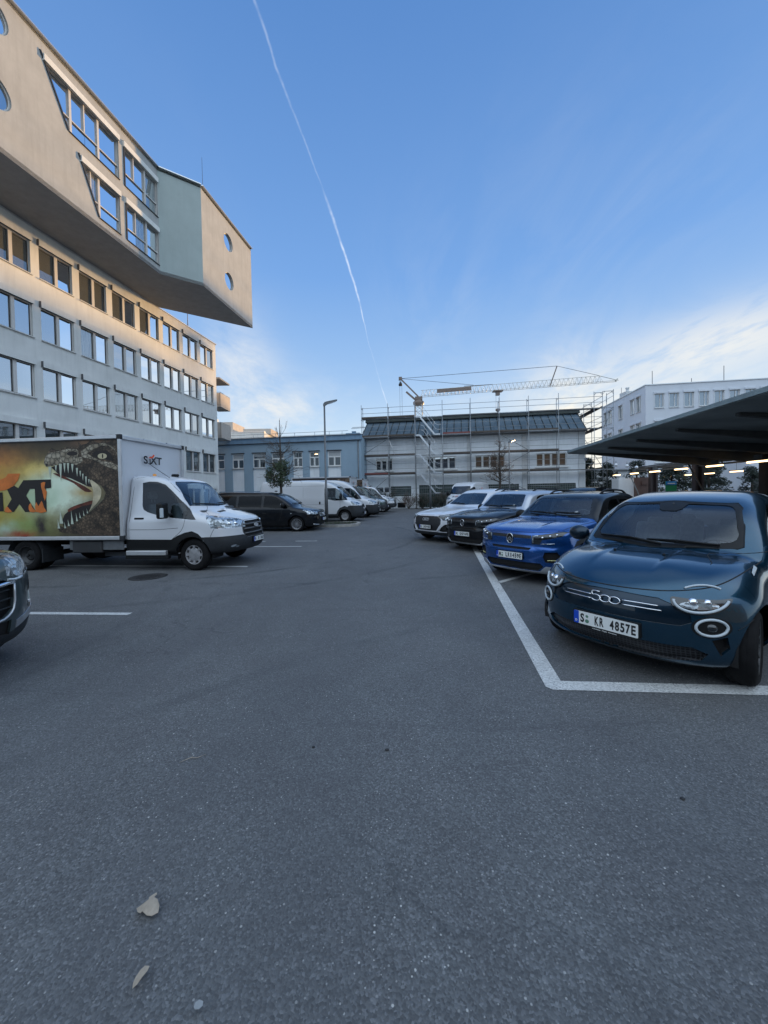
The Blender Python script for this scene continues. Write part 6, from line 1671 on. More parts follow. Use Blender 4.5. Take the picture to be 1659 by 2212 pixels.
def fiat():
    sp = dict(L=3.63, hw=.842, H=1.53, wb=2.32, fo=.70, wr=.302, zb=.17, bulge=(.46, 2.7), rbulge=(.25, 2.6), crown=.055, mid=1.5, res=(84, 44, 34), flare=.03, track=.838, bulge_low=.92,
        profile=[(.30, .175), (.10, .19), (.035, .26), (.012, .36), (.0, .47), (.004, .58), (.03, .68), (.085, .765), (.19, .845), (.40, .925), (.66, .958), (.86, .972), (.95, .988), (1.15, 1.13), (1.44, 1.335), (1.68, 1.445), (1.9, 1.495), (2.2, 1.53), (2.55, 1.52), (2.95, 1.47), (3.2, 1.38), (3.42, 1.12), (3.52, .96), (3.6, .85), (3.63, .6), (3.62, .4), (3.5, .22), (3.3, .175)],
        plan=[(-.2, .98), (.25, .985), (.7, 1.0), (1.6, 1.0), (2.6, 1.0), (3.2, .96), (3.8, .88)],
        section=[(0, .73), (.18, .765), (.3, .815), (.5, .838), (.7, .838), (.85, .815), (.95, .805), (1.03, .785), (1.2, .725), (1.38, .65), (1.48, .60), (1.6, .54)], k=[.10, .13, .22, .16])
    def extra(s, u, y, z):
        ay = np.abs(y)
        # two soft creases along the bonnet, flanking a lowered middle
        c = .011 * sstep(.235, .275, ay) * sstep(.55, .30, ay) * sstep(.18, .45, u) * sstep(1.02, .9, u) * sstep(.75, .85, z)
        # plinth under the badge is set back
        return -c
    sp['extra'] = extra
    S = Shell(sp); root = empty('small_electric_car', (1.922 + 1.86 * 1.026 * .8151, 3.352 + 1.86 * 1.026 * .5793, 0), R_(215.4)); root.scale = (1.026,) * 3; tag(root, 'dark teal blue small hatchback with round lights, nearest car on the right', 'car')
    arches(S, .3)
    ws = [(-.615, 1.015), (0, .985), (.615, 1.015), (.65, 1.03), (.62, 1.20), (.555, 1.365), (.51, 1.405), (0, 1.425), (-.51, 1.405), (-.555, 1.365), (-.62, 1.20), (-.65, 1.03)]
    S.cut('windshield', 'front', ws, mirror=False, ulim=(.8, 1.9), nmin=.1)
    S.cut('side_window', 'side', [(1.42, .985), (1.50, 1.09), (1.72, 1.27), (1.95, 1.37), (2.15, 1.395), (2.38, 1.39), (2.42, 1.02), (2.38, .985), (1.5, .965)], nmin=.3)
    S.cut('quarter_window', 'side', [(2.50, 1.00), (2.50, 1.385), (2.8, 1.36), (2.98, 1.27), (3.02, 1.15), (2.92, 1.04)], nmin=.3)
    S.cut('rear_window', 'rear', [(-.5, 1.02), (.5, 1.02), (.44, 1.33), (-.44, 1.33)], mirror=False, ulim=(2.9, 3.63))
    S.cut('badge_panel', 'front', [(-.36, .705), (-.10, .715), (.10, .715), (.36, .705), (.46, .665), (.55, .60), (.56, .545), (.50, .515), (-.50, .515), (-.56, .545), (-.55, .60), (-.46, .665)], mirror=False, ulim=(-.2, .8))
    S.cut('lower_grille', 'front', [(-.56, .355), (.56, .355), (.64, .31), (.60, .255), (.42, .225), (-.42, .225), (-.60, .255), (-.64, .31)], mirror=False, ulim=(-.2, .9))
    S.cut('air_vent', 'front', [(.66, .42), (.735, .45), (.745, .36), (.70, .30)], ulim=(-.2, .9))
    S.cut('sill_trim', 'side', [(.3, 0), (3.4, 0), (3.4, .235), (2.75, .235), (1.0, .235), (.3, .2)], nmin=.2)
    body = S.emit_part('body', M['paint_teal'], root)
    S.emit_part('badge_panel', M['paint_teal_dark'], root, .012)
    S.emit_part('lower_grille', M['grille_mesh'], root, .03); [(S.emit_part('sill_trim', M['black'], root, .004, select=lambda c, q=q: c.y * q > 0), S.emit_part('air_vent', M['black_matt'], root, .05, select=lambda c, q=q: c.y * q > 0)) for q in (1, -1)]
    w = S.emit_part('windshield', M['glass'], root, .004, skirt=.012)
    for nm in ('side_window', 'quarter_window'):
        for sd in (1, -1): S.emit_part(nm, M['glass_dark'], root, .004, skirt=.012, select=lambda c, sd=sd: c.y * sd > 0)
    S.emit_part('rear_window', M['glass_dark'], root, .004, skirt=.012)
    # black ceramic border of the windscreen
    sc = lambda pts, k, dz: [(a * k, 1.22 + (b - 1.22) * k + dz) for a, b in pts]
    half = [(.13, 1.394), (.44, 1.384), (.485, 1.372), (.515, 1.345), (.545, 1.28), (.572, 1.20), (.60, 1.13), (.595, 1.09), (.565, 1.066), (.48, 1.05), (.25, 1.034)]
    inner = [(-.06, 1.325), (.06, 1.325), (.10, 1.345)] + half + [(0, 1.028)] + [(-a, b) for a, b in reversed(half)] + [(-.10, 1.345)]
    V, T = tri_sheet(ws, [inner], grid=.03); bm = nb(); vv = []
    for v in V: p, n = S.hit('front', v.x, v.y); vv.append(bm.verts.new(p + n * .0015))
    for t in T: f = bm.faces.new([vv[i] for i in t]); f.smooth = True
    obj('glass_border', bm, M['black'], w)
    bm = nb(); box(bm, (S.xo - 1.62, 0, 1.345), (.03, .13, .05), Matrix.Rotation(R_(-20), 3, 'Y'), bev=.012, seg=2); tube(bm, [(S.xo - 1.6, 0, 1.36), (S.xo - 1.55, 0, 1.40)], .01, 5); obj('inner_mirror', bm, M['dash'], root)
    bm = nb(); S.path('front', ws, .006, 0, closed=True, n=1, bm=bm, dense=False); obj('windscreen_seal', bm, M['black'], w)
    # shut lines
    bm = nb(); S.path('front', [(-.765, .925), (-.72, .86), (-.64, .805), (-.45, .765), (-.2, .748), (0, .744), (.2, .748), (.45, .765), (.64, .805), (.72, .86), (.765, .925)], .0055, -.0015, bm=bm)
    for sd in (1, -1):
        S.path('side', [(.62, .93), (.85, .96), (1.12, .985), (1.3, 1.0)], .004, -.001, sd, bm=bm)
        S.path('side', [(1.30, .99), (1.30, .7), (1.27, .4), (1.32, .26), (2.40, .26), (2.45, .5), (2.46, .98), (2.46, 1.38)], .004, -.001, sd, bm=bm)
        S.path('side', [(.36, .50), (.42, .53), (.50, .57)], .003, -.001, sd, bm=bm)
    obj('shut_line', bm, M['black_matt'], root)
    # round lights
    for sd in (1, -1):
        cy, cz = .585 * sd, .715
        lens = ell(cy, cz, .155, .112, 40); L = [p for p in ell(cy, cz, .155, .112, 41, 180, 360)]; top = [(cy + .155, cz + .028), (cy - .155, cz + .028)]
        lower = L + [(cy + .150, cz + .008), (cy - .150, cz + .008)]
        bm = tri_on(S, 'front', lower, .004, .02); h = obj('headlight', bm, M['lamp_dark'], root)
        bm = nb()
        for k, (rx, ry, q) in enumerate(((.155, .112, 0),)):
            pass
        ringp = ell(cy, cz, .138, .094, 30, 186, 354)
        bm = S.path('front', ringp, .0105, .006, bm=nb(), seg=8, n=2); obj('light_ring', bm, M['ring'], h)
        arc = ell(cy, cz, .138, .094, 20, 50, 132); bm = S.path('front', arc, .0085, .003, bm=nb(), seg=8, n=2); obj('light_brow', bm, M['ring'], h)
        bm = nb()
        for oy, rr_ in ((.045, .030), (-.03, .036)):
            p, n = S.hit('front', cy + oy * sd, cz - .02); 
            bmesh.ops.create_uvsphere(bm, u_segments=20, v_segments=12, radius=rr_, matrix=Matrix.Translation(p - n * .012))
        obj('projector_lens', bm, M['chrome'], h, smooth=True)
        bm = tri_on(S, 'front', ell(cy, cz - .045, .100, .028, 24), .0055, .02); obj('reflector', bm, M['headlamp'], h)
        fy, fz = .655 * sd, .515
        bm = tri_on(S, 'front', ell(fy, fz, .098, .078, 30), .003, .02); g = obj('fog_light', bm, M['black'], root)
        bm = S.path('front', ell(fy, fz, .076, .060, 28)[:-1], .0105, .006, closed=True, bm=nb(), seg=8, n=2); obj('light_ring', bm, M['ring'], g)
        bm = nb(); p, n = S.hit('front', fy, fz); bmesh.ops.create_uvsphere(bm, u_segments=20, v_segments=12, radius=.05, matrix=Matrix.Translation(p - n * .02) @ Matrix.Diagonal((.7, 1, .75, 1))); obj('lens', bm, M['lamp_dark'], g, smooth=True)
        # side marker lamp
        bm = tri_on(S, 'side', [(.78, .845), (.96, .885), (.97, .905), (.80, .868)], .008, .03, sd); obj('side_marker', bm, M['ring'], root)
    # chrome bars and the number badge
    Z = .632
    for sd in (1, -1):
        for dz, l in ((.017, .365), (-.017, .39)): bm = S.path('front', [(.125 * sd, Z + dz - .001), (.25 * sd, Z + dz), (l * sd, Z + dz - .003)], .0052, .002, bm=nb()); b = obj('chrome_bar', bm, M['chrome'], root)
    bm = nb()
    S.path('front', ell(.070, Z, .043, .026, 24)[:-1], .0052, .010, closed=True, n=2, bm=bm); S.path('front', ell(-.005, Z, .043, .026, 24)[:-1], .0052, .010, closed=True, n=2, bm=bm)
    obj('numeral', bm, M['chrome'], b)
    bm = nb(); S.path('front', [(-.052, Z + .045), (-.115, Z + .045), (-.112, Z + .018), (-.085, Z + .020), (-.052, Z + .012), (-.040, Z - .006), (-.056, Z - .024), (-.090, Z - .027), (-.118, Z - .016)], .0052, .010, n=3, bm=bm); obj('numeral', bm, M['chrome'], b)
    p, n = S.hit('front', 0, .43); Mx = Matrix.Translation(p + Vector((.012, 0, 0))) @ Matrix(((0, 0, 1), (1, 0, 0), (0, 1, 0))).to_4x4()
    number_plate(root, Mx, 'S| KR 4857E', w=.52, h=.112)
    bm = nb(); box(bm, (p.x - .035, 0, .43), (.09, .54, .125), bev=.006); obj('plate_carrier', bm, M['black'], root)
    text_obj('dealer_line', 'Autohaus  Allgäu  Kempten', M['plate_white'], Mx @ Matrix.Translation((0, -.073, .012)), root, h=.011, width=.20, bold=.0004)
    wheels(S, root, 'multi', 'rim_dark', w=.205, rr=.74, steer=7); liners(S, root)
    interior(S, root, 2.0, .56, .90, .36, 1.26, light=True, head=1.14)
    mirror_housing(S, root, 1.38, .99, ('paint_teal_dark', 'black'), (.13, .20, .15), arm=.045)
    wipers(S, root, [[(-.54, 1.045), (-.2, 1.027), (.08, 1.002)], [(-.06, 1.037), (.2, 1.027), (.50, 1.022)]])
    bm = nb()
    for y in (-.22, .20): p, n = S.hit('front', y, .958); bmesh.ops.create_uvsphere(bm, u_segments=10, v_segments=6, radius=.014, matrix=Matrix.Translation(p + n * .004))
    obj('washer_jet', bm, M['black'], root)
    bm = nb(); S.path('side', [(1.36, .955), (1.9, .962), (2.5, .975), (2.9, 1.0)], .006, .002, 1, bm=bm); S.path('side', [(1.36, .955), (1.9, .962), (2.5, .975), (2.9, 1.0)], .006, .002, -1, bm=bm); obj('waist_trim', bm, M['chrome'], root)
    for sd in (1, -1):
        p, n = S.hit('side', 2.2, .86, sd); bm = nb(); box(bm, tuple(p), (.17, .03, .035), bev=.01); obj('door_handle', bm, M['chrome'], root)
        bm = nb(); bar(bm, p * 1, p * 1 + Vector((.01, 0, 0)), .01, .01); bm.free()
    S.bm.free(); return root
fiat()
def dims(S, heading, nose, ):
    """root location so that the nose tip stands at `nose` with the given heading"""
    f = Vector((math.cos(R_(heading)), math.sin(R_(heading)), 0)); p = Vector((nose[0], nose[1], 0)) - f * S.xo
    return p
def two(S, nm, mat, root, d=0.0):
    for q in (1, -1): S.emit_part(nm, mat, root, d, select=lambda c, q=q: c.y * q > 0)
def badge_chevron(S, root, a, b, k=1.0):
    Mx = S.frame('front', a, b, .008, tilt=True)
    bm = nb(); P = [Vector((x, y, 0)) for x, y in ell(0, 0, .062 * k, .085 * k, 28)]; tube(bm, P, .007 * k, 6, closed=True)
    for oy in (.010, -.030):
        pts = [(-.040, -.02 + oy), (0, .022 + oy), (.040, -.02 + oy), (.040, -.040 + oy), (0, .002 + oy), (-.040, -.040 + oy)]
        prism(bm, [(x * k, y * k) for x, y in pts], lambda x, y, d: Vector((x, y, d)), -.004, .006)
    bm.transform(Mx); o = obj('badge', bm, M['chrome'], root)
    bm = nb(); prism(bm, ell(0, 0, .058 * k, .08 * k, 24), lambda x, y, d: Vector((x, y, d)), -.01, -.004); bm.transform(Mx); obj('badge_back', bm, M['black'], o)
def glass_set(S, root, wins, gm='glass_dark', wsm='glass'):
    w = S.emit_part('windshield', M[wsm], root, .004, skirt=.012)
    for nm in wins:
        for sd in (1, -1): S.emit_part(nm, M[gm], root, .004, skirt=.012, select=lambda c, sd=sd: c.y * sd > 0)
    return w
def shut(S, root, lists):
    bm = nb()
    for axis, pts in lists:
        if axis == 'side':
            for sd in (1, -1): S.path('side', pts, .0045, -.001, sd, bm=bm, n=3)
        else: S.path(axis, pts, .0045, -.001, bm=bm, n=3)
    obj('shut_line', bm, M['black_matt'], root)
def plate_at(S, root, z, text, off=.012, w=.52):
    p, n = S.hit('front', 0, z); Mx = Matrix.Translation((p.x + off, 0, z)) @ Matrix(((0, 0, 1), (1, 0, 0), (0, 1, 0))).to_4x4()
    bm = nb(); box(bm, (p.x - .01, 0, z), (.04, w * .98, .115)); obj('plate_carrier', bm, M['black'], root)
    return number_plate(root, Mx, text, w=w)

def citroen(name, label, nose, heading, L, hw, H, wb, fo, body, roof, plate, lip, res=(64, 30, 24), kind=0, sh=.36):
    dz = H - 1.57; U = lambda u: float(np.interp(u, [-9, .5, 1.05, 2.0, L - .35, L + 9], [-9, .5, 1.05 + sh, 2.0 + sh * .9, L - .35, L + 9])); UP = lambda q: [(U(a), b) for a, b in q]
    sp = dict(L=L, hw=hw, H=H, wb=wb, fo=fo, wr=.33, zb=.19, bulge=(.34, 3.2), rbulge=(.16, 3), crown=.045, mid=1.5, res=res, flare=.028,
        profile=UP([(.30, .2), (.10, .205), (.045, .26), (.02, .40), (.0, .50), (.0, .60), (.022, .66), (.02, .80), (.05, .885), (.12, .935), (.30, .975), (.6, 1.02 + dz * .3), (.98, 1.06 + dz * .3), (1.06, 1.085 + dz * .3), (1.3, 1.24 + dz * .5), (1.58, 1.43 + dz), (1.74, 1.495 + dz), (2.0, 1.535 + dz), (2.5, 1.56 + dz), (3.1, 1.545 + dz), (L - .42, 1.49 + dz), (L - .28, 1.38 + dz), (L - .12, 1.08), (L - .06, .95), (L, .85), (L, .5), (L - .05, .3), (L - .3, .2)]),
        plan=[(-.2, .975), (.3, .98), (.8, 1.0), (1.6, 1.0), (L - .9, 1.0), (L - .3, .97), (L + .2, .93)],
        section=[(z, w * hw * 1.02) for z, w in [(0, .90), (.18, .93), (.3, .955), (.5, .985), (.7, .99), (.9, .965), (1.0, .935), (1.08, .90), (1.25, .84), (1.42 + dz, .765), (1.52 + dz, .71), (1.65 + dz, .65)]], k=[.08, .10, .13, .13])
    def extra(s, u, y, z):
        ay = np.abs(y)
        c = .016 * sstep(.36, .44, ay) * sstep(.78, .60, ay) * sstep(.12, .45, u) * sstep(1.15, .95, u) * sstep(.78, .90, z)
        d = .020 * sstep(.62, .58, z) * sstep(.50, .56, z) * sstep(.62, .5, ay) * sstep(.5, .2, u)
        return -c
    sp['extra'] = extra
    S = Shell(sp); root = empty(name, dims(S, heading, nose), R_(heading)); tag(root, label, 'car')
    sc = lambda pts: [(a * hw / .878, b) for a, b in pts]; t = dz
    arches(S, .33)
    wz0, wz1 = 1.115 + dz * .3, 1.425 + t
    ws = sc([(-.60, wz0 + .015), (0, wz0 - .015), (.60, wz0 + .015), (.655, wz0 + .03), (.61, (wz0 + wz1) / 2), (.555, wz1 - .03), (.51, wz1), (0, wz1 + .015), (-.51, wz1), (-.555, wz1 - .03), (-.61, (wz0 + wz1) / 2), (-.655, wz0 + .03)])
    S.cut('windshield', 'front', ws, mirror=False, ulim=(.95, 2.5), nmin=.1)
    z0, z1 = 1.0 + dz * .3, 1.40 + t
    S.cut('front_window', 'side', UP([(1.48, z0 + .02), (1.62, z0 + .15), (1.86, z1 - .06), (1.98, z1 - .015), (2.32, z1), (2.34, z0), (1.6, z0 - .02)]), nmin=.3)
    S.cut('rear_window', 'side', UP([(2.42, z0), (2.42, z1), (2.9, z1 - .01), (3.14, z1 - .07), (3.16, z0 + .03), (3.1, z0)]), nmin=.3)
    S.cut('quarter_window', 'side', UP([(3.24, z0 + .05), (3.24, z1 - .08), (L - .62, z1 - .14), (L - .5, z0 + .2), (L - .6, z0 + .08)]), nmin=.3)
    # roof and pillars in their own colour
    S.cut('headlight', 'front', sc([(.40, .70), (.40, .845), (.52, .86), (.66, .885), (.79, .915), (.83, .90), (.80, .84), (.68, .80), (.56, .775), (.52, .70)]), ulim=(-.1, 1.1), nmin=.05)
    S.cut('upper_grille', 'front', sc([(-.39, .79), (.39, .79), (.39, .845), (-.39, .845)]), mirror=False, ulim=(-.1, .5))
    S.cut('slot', 'front', sc([(-.36, .60), (.36, .60), (.40, .64), (-.40, .64)]), mirror=False, ulim=(-.1, .5))
    S.cut('lower_grille', 'front', sc([(-.52, .385), (.52, .385), (.57, .33), (.48, .255), (-.48, .255), (-.57, .33)]), mirror=False, ulim=(-.1, .6))
    S.cut('air_vent', 'front', sc([(.60, .575), (.76, .58), (.80, .50), (.74, .40), (.60, .405), (.575, .50)]), ulim=(-.1, .9), nmin=.05)
    S.cut('skid_plate', 'front', sc([(-.62, .20), (.62, .20), (.70, .33), (.60, .335), (.50, .245), (-.50, .245), (-.60, .335), (-.70, .33)]), mirror=False, ulim=(-.1, .8), nmin=.02)
    cl = [(0.2, 0), (L - .2, 0), (L - .1, .30), (fo + wb + .42, .36), (fo + wb + .38, .60), (fo + wb + .20, .745), (fo + wb, .78), (fo + wb - .20, .745), (fo + wb - .38, .60), (fo + wb - .44, .36), (fo + .44, .34), (fo + .38, .60), (fo + .20, .745), (fo, .78), (fo - .20, .745), (fo - .38, .60), (fo - .42, .40)]
    S.cut('cladding', 'side', cl, nmin=.35)
    zb_ = 1.08 + dz * .3
    S.cut('roof_panel', 'side', UP([(1.02, zb_), (1.5, z0 - .03), (L, z0 - .03), (L, H + .2), (1.0, H + .2)]), nmin=.02)
    S.cut('roof_panel', 'top', [(U(1.08), -2), (L + .1, -2), (L + .1, 2), (U(1.08), 2)], mirror=False, nmin=.0, )
    S.emit_part('body', body, root); S.emit_part('roof_panel', roof, root, 0)
    w = glass_set(S, root, ['front_window', 'rear_window', 'quarter_window'])
    for sd in (1, -1):
        h = S.emit_part('headlight', M['lamp_dark'], root, .006, select=lambda c, sd=sd: c.y * sd > 0)
        bm = nb(); S.path('front', sc([(.42 * sd, .72), (.425 * sd, .83), (.5 * sd, .84)]), .014, .0, n=2, bm=bm); S.path('front', sc([(.54 * sd, .71), (.66 * sd, .715), (.72 * sd, .72)]), .008, .004, n=2, bm=bm); obj('light_guide', bm, M['headlamp'], h)
        bm = nb()
        for a in (.56, .66, .74): p, n = S.hit('front', a * sd * hw / .878, .815 + (a - .56) * .26); bmesh.ops.create_uvsphere(bm, u_segments=12, v_segments=8, radius=.022, matrix=Matrix.Translation(p - n * .006))
        obj('projector_lens', bm, M['chrome'], h, smooth=True)
        v = S.emit_part('air_vent', M['black_matt'], root, .04, select=lambda c, sd=sd: c.y * sd > 0)
        if kind == 0: bm = S.path('front', sc([(.63 * sd, .44), (.70 * sd, .442), (.76 * sd, .447)]), .006, -.005, n=1, bm=nb()); obj('accent_strip', bm, simple('accent_yellow', (.75, .72, .35), .4), v)
    S.emit_part('upper_grille', M['grille_mesh'], root, .008); S.emit_part('slot', M['black_matt'], root, .02); S.emit_part('lower_grille', M['black_matt'], root, .03)
    S.emit_part('skid_plate', lip, root, -.004); two(S, 'cladding', M['grey_plastic'], root)
    badge_chevron(S, root, 0, .775, 1.0)
    plate_at(S, root, .485, plate)
    zc = lambda z: z + dz * .3
    shut(S, root, [('front', sc([(-.80, .93), (-.70, .905), (-.4, .895), (0, .893), (.4, .895), (.70, .905), (.80, .93)])), ('side', UP([(.30, .92), (.6, .97), (1.0, zc(1.01)), (1.3, zc(1.03))])),
        ('side', UP([(1.34, zc(1.0)), (1.34, .6), (1.36, .36)])), ('side', UP([(2.38, z1), (2.38, z0), (2.38, .36)])), ('side', UP([(3.30, z0 + .1), (3.22, .9), (3.02, .55), (2.98, .36)]))])
    wheels(S, root, 'five', 'rim_dark', w=.205, rr=.68); liners(S, root)
    interior(S, root, U(1.98), .62, zc(1.06), .36, U(1.22), head=1.22 + dz * .7)
    mirror_housing(S, root, U(1.50), zc(1.03), ('black', 'black'), (.14, .21, .17), arm=.04)
    wipers(S, root, [sc([(-.55, wz0 + .03), (-.25, wz0 + .01), (.05, wz0)]), sc([(-.02, wz0 + .03), (.25, wz0 + .01), (.5, wz0 + .02)])])
    roof_rails(S, root, U(1.95), L - .55, hw * .60, 'black' if kind == 0 else 'black')
    bm = nb(); box(bm, (S.xo - U(1.62), 0, 1.36 + t), (.05, .17, .06), bev=.015); obj('inner_mirror', bm, M['dash'], root)
    bm = tri_on(S, 'front', sc(rrect(.37, wz0 + .045, .43, wz0 + .075, .012)), .002, .02); obj('sticker', bm, M['leaf_pale'], root)
    for sd in (1, -1):
        for u in (2.12, 3.0):
            p, n = S.hit('side', U(u), z0 - .12, sd); bm = nb(); box(bm, tuple(p), (.17, .03, .03), bev=.01); obj('door_handle', bm, body, root)
    S.bm.free(); return root
citroen('compact_suv', 'bright blue compact suv with black roof, parked next to the small teal hatchback', (2.19, 6.74), 217, 4.015, .878, 1.57, 2.54, .80, M['paint_blue'], M['paint_black'], 'M| LR1459E', M['silver'])
citroen('compact_suv', 'glossy black compact suv with pale roof and pillars between the blue and white cars', (2.05, 10.17), 216, 4.39, .898, 1.63, 2.67, .84, M['paint_black'], M['paint_silver'], 'M| GH1949E', M['silver'], res=(54, 24, 18), kind=1, sh=.5)

def audi(label, nose, heading, body, plate, res=(56, 26, 20), back=False):
    L, hw, H = 4.95, .99, 1.68; U = lambda u: float(np.interp(u, [-9, .6, 1.3, 2.4, L - .4, L + 9], [-9, .6, 1.70, 2.72, L - .4, L + 9])); UP = lambda q: [(U(a), b) for a, b in q]
    sp = dict(L=L, hw=hw, H=H, wb=2.99, fo=.91, wr=.38, zb=.21, bulge=(.36, 3.0), rbulge=(.18, 3), crown=.05, mid=1.7, res=res, flare=.03,
        profile=UP([(.35, .22), (.10, .23), (.04, .28), (.02, .36), (.0, .50), (.015, .70), (.05, .83), (.12, .89), (.35, .95), (.8, 1.02), (1.2, 1.07), (1.3, 1.10), (1.6, 1.27), (1.98, 1.50), (2.2, 1.60), (2.6, 1.67), (3.1, 1.68), (3.8, 1.60), (4.3, 1.46), (4.7, 1.15), (4.85, 1.05), (4.93, .85), (4.92, .5), (4.8, .28), (4.5, .22)]),
        plan=[(-.2, .965), (.35, .98), (.9, 1.0), (2.0, 1.0), (4.0, 1.0), (4.6, .96), (5.2, .9)],
        section=[(0, .9), (.2, .93), (.4, .97), (.6, .99), (.8, .985), (.95, .96), (1.05, .92), (1.13, .875), (1.3, .80), (1.5, .71), (1.62, .655), (1.75, .6)], k=[.08, .10, .14, .15])
    sp['extra'] = lambda s, u, y, z: -.014 * sstep(.40, .50, np.abs(y)) * sstep(.85, .66, np.abs(y)) * sstep(.15, .5, u) * sstep(1.3, 1.1, u) * sstep(.8, .92, z)
    S = Shell(sp); root = empty('large_suv', dims(S, heading, nose), R_(heading)); tag(root, label, 'car')
    arches(S, .38)
    ws = [(-.68, 1.155), (0, 1.13), (.68, 1.155), (.73, 1.175), (.66, 1.34), (.60, 1.48), (.55, 1.515), (0, 1.535), (-.55, 1.515), (-.60, 1.48), (-.66, 1.34), (-.73, 1.175)]
    S.cut('windshield', 'front', ws, mirror=False, ulim=(1.2, 2.9), nmin=.1)
    S.cut('front_window', 'side', UP([(1.75, 1.06), (2.0, 1.24), (2.3, 1.43), (2.45, 1.49), (2.78, 1.50), (2.80, 1.04)]), nmin=.3)
    S.cut('rear_window', 'side', UP([(2.88, 1.04), (2.88, 1.50), (3.5, 1.45), (3.75, 1.38), (3.80, 1.08)]), nmin=.3)
    S.cut('headlight', 'front', [(.46, .80), (.50, .86), (.70, .885), (.88, .92), (.95, .90), (.93, .78), (.86, .715), (.66, .71), (.62, .76)], ulim=(-.1, 1.2), nmin=.03)
    S.cut('grille', 'front', [(-.46, .84), (.46, .84), (.60, .74), (.60, .60), (.44, .385), (-.44, .385), (-.60, .60), (-.60, .74)], mirror=False, ulim=(-.1, .6))
    S.cut('intake', 'front', [(.62, .36), (.86, .36), (.90, .50), (.84, .60), (.72, .585), (.62, .50), (.54, .38)], ulim=(-.1, 1.0), nmin=.03)
    S.cut('lower_bumper', 'front', [(-.9, .15), (.9, .15), (.92, .33), (.5, .345), (-.5, .345), (-.92, .33)], mirror=False, ulim=(-.1, 1.0), nmin=-.1)
    fo, wb = .91, 2.99
    S.cut('cladding', 'side', [(.4, 0), (4.7, 0), (4.7, .33), (fo + wb + .48, .35), (fo + wb - .48, .35), (fo + .48, .35), (fo - .44, .35)], nmin=.3)
    S.emit_part('body', body, root); glass_set(S, root, ['front_window', 'rear_window'])
    for sd in (1, -1):
        h = S.emit_part('headlight', M['lamp_dark'], root, .006, select=lambda c, sd=sd: c.y * sd > 0)
        if h:
            bm = S.path('front', [(.56 * sd, .835), (.74 * sd, .86), (.90 * sd, .885)], .016, -.004, n=2, bm=nb()); obj('light_guide', bm, M['ring'], h)
            bm = tri_on(S, 'front', [(.72 * sd, .73), (.88 * sd, .73), (.89 * sd, .80), (.72 * sd, .80)], .0, .03); obj('reflector', bm, M['headlamp'], h)
        S.emit_part('intake', M['black_matt'], root, .04, select=lambda c, sd=sd: c.y * sd > 0)
    S.emit_part('grille', M['grille_mesh'], root, .02); S.emit_part('lower_bumper', M['grey_plastic'], root, .01); two(S, 'cladding', M['grey_plastic'], root)
    bm = S.path('front', [(-.46, .365), (0, .36), (.46, .365), (.50, .38), (.60, .50)], .010, .004, n=2, bm=nb()); S.path('front', [(-.60, .50), (-.50, .38), (-.46, .365)], .010, .004, n=2, bm=bm); obj('silver_strip', bm, M['silver'], root)
    bm = nb(); Mx = S.frame('front', 0, .735, .0)
    for k in range(4): tube(bm, [Vector((-.10 + k * .067 + math.cos(a) * .042, math.sin(a) * .042, .004)) for a in [i * math.pi / 9 for i in range(18)]], .006, 5, closed=True)
    bm.transform(Mx); obj('badge', bm, M['silver'], root)
    plate_at(S, root, .50, plate, off=.016)
    shut(S, root, [('front', [(-.9, .93), (-.7, .895), (0, .865), (.7, .895), (.9, .93)]), ('side', UP([(1.5, 1.03), (1.55, .6), (1.6, .36)])), ('side', UP([(2.84, 1.5), (2.84, .36)])), ('side', UP([(.5, .95), (.9, 1.0), (1.5, 1.04)]))])
    wheels(S, root, 'five', 'rim_dark', w=.25, rr=.72); liners(S, root); interior(S, root, U(2.35), .68, 1.08, .38, U(1.5), head=1.33)
    mirror_housing(S, root, U(1.85), 1.10, ('black', 'black'), (.14, .21, .16), arm=.04); roof_rails(S, root, U(2.4), 4.1, .62, 'black', .045)
    wipers(S, root, [[(-.6, 1.18), (-.25, 1.16), (.05, 1.15)]])
    S.bm.free(); return root
audi('white large suv with black eight sided grille, farthest of the cars parked on the right', (1.31, 12.29), 216, M['paint_white'], 'M| LM3448E')
audi('black car mostly hidden behind the blue suv, only its glossy roof showing', (6.9, 15.9), 216, M['paint_black'], 'M| KL2210', res=(34, 16, 12), back=True)

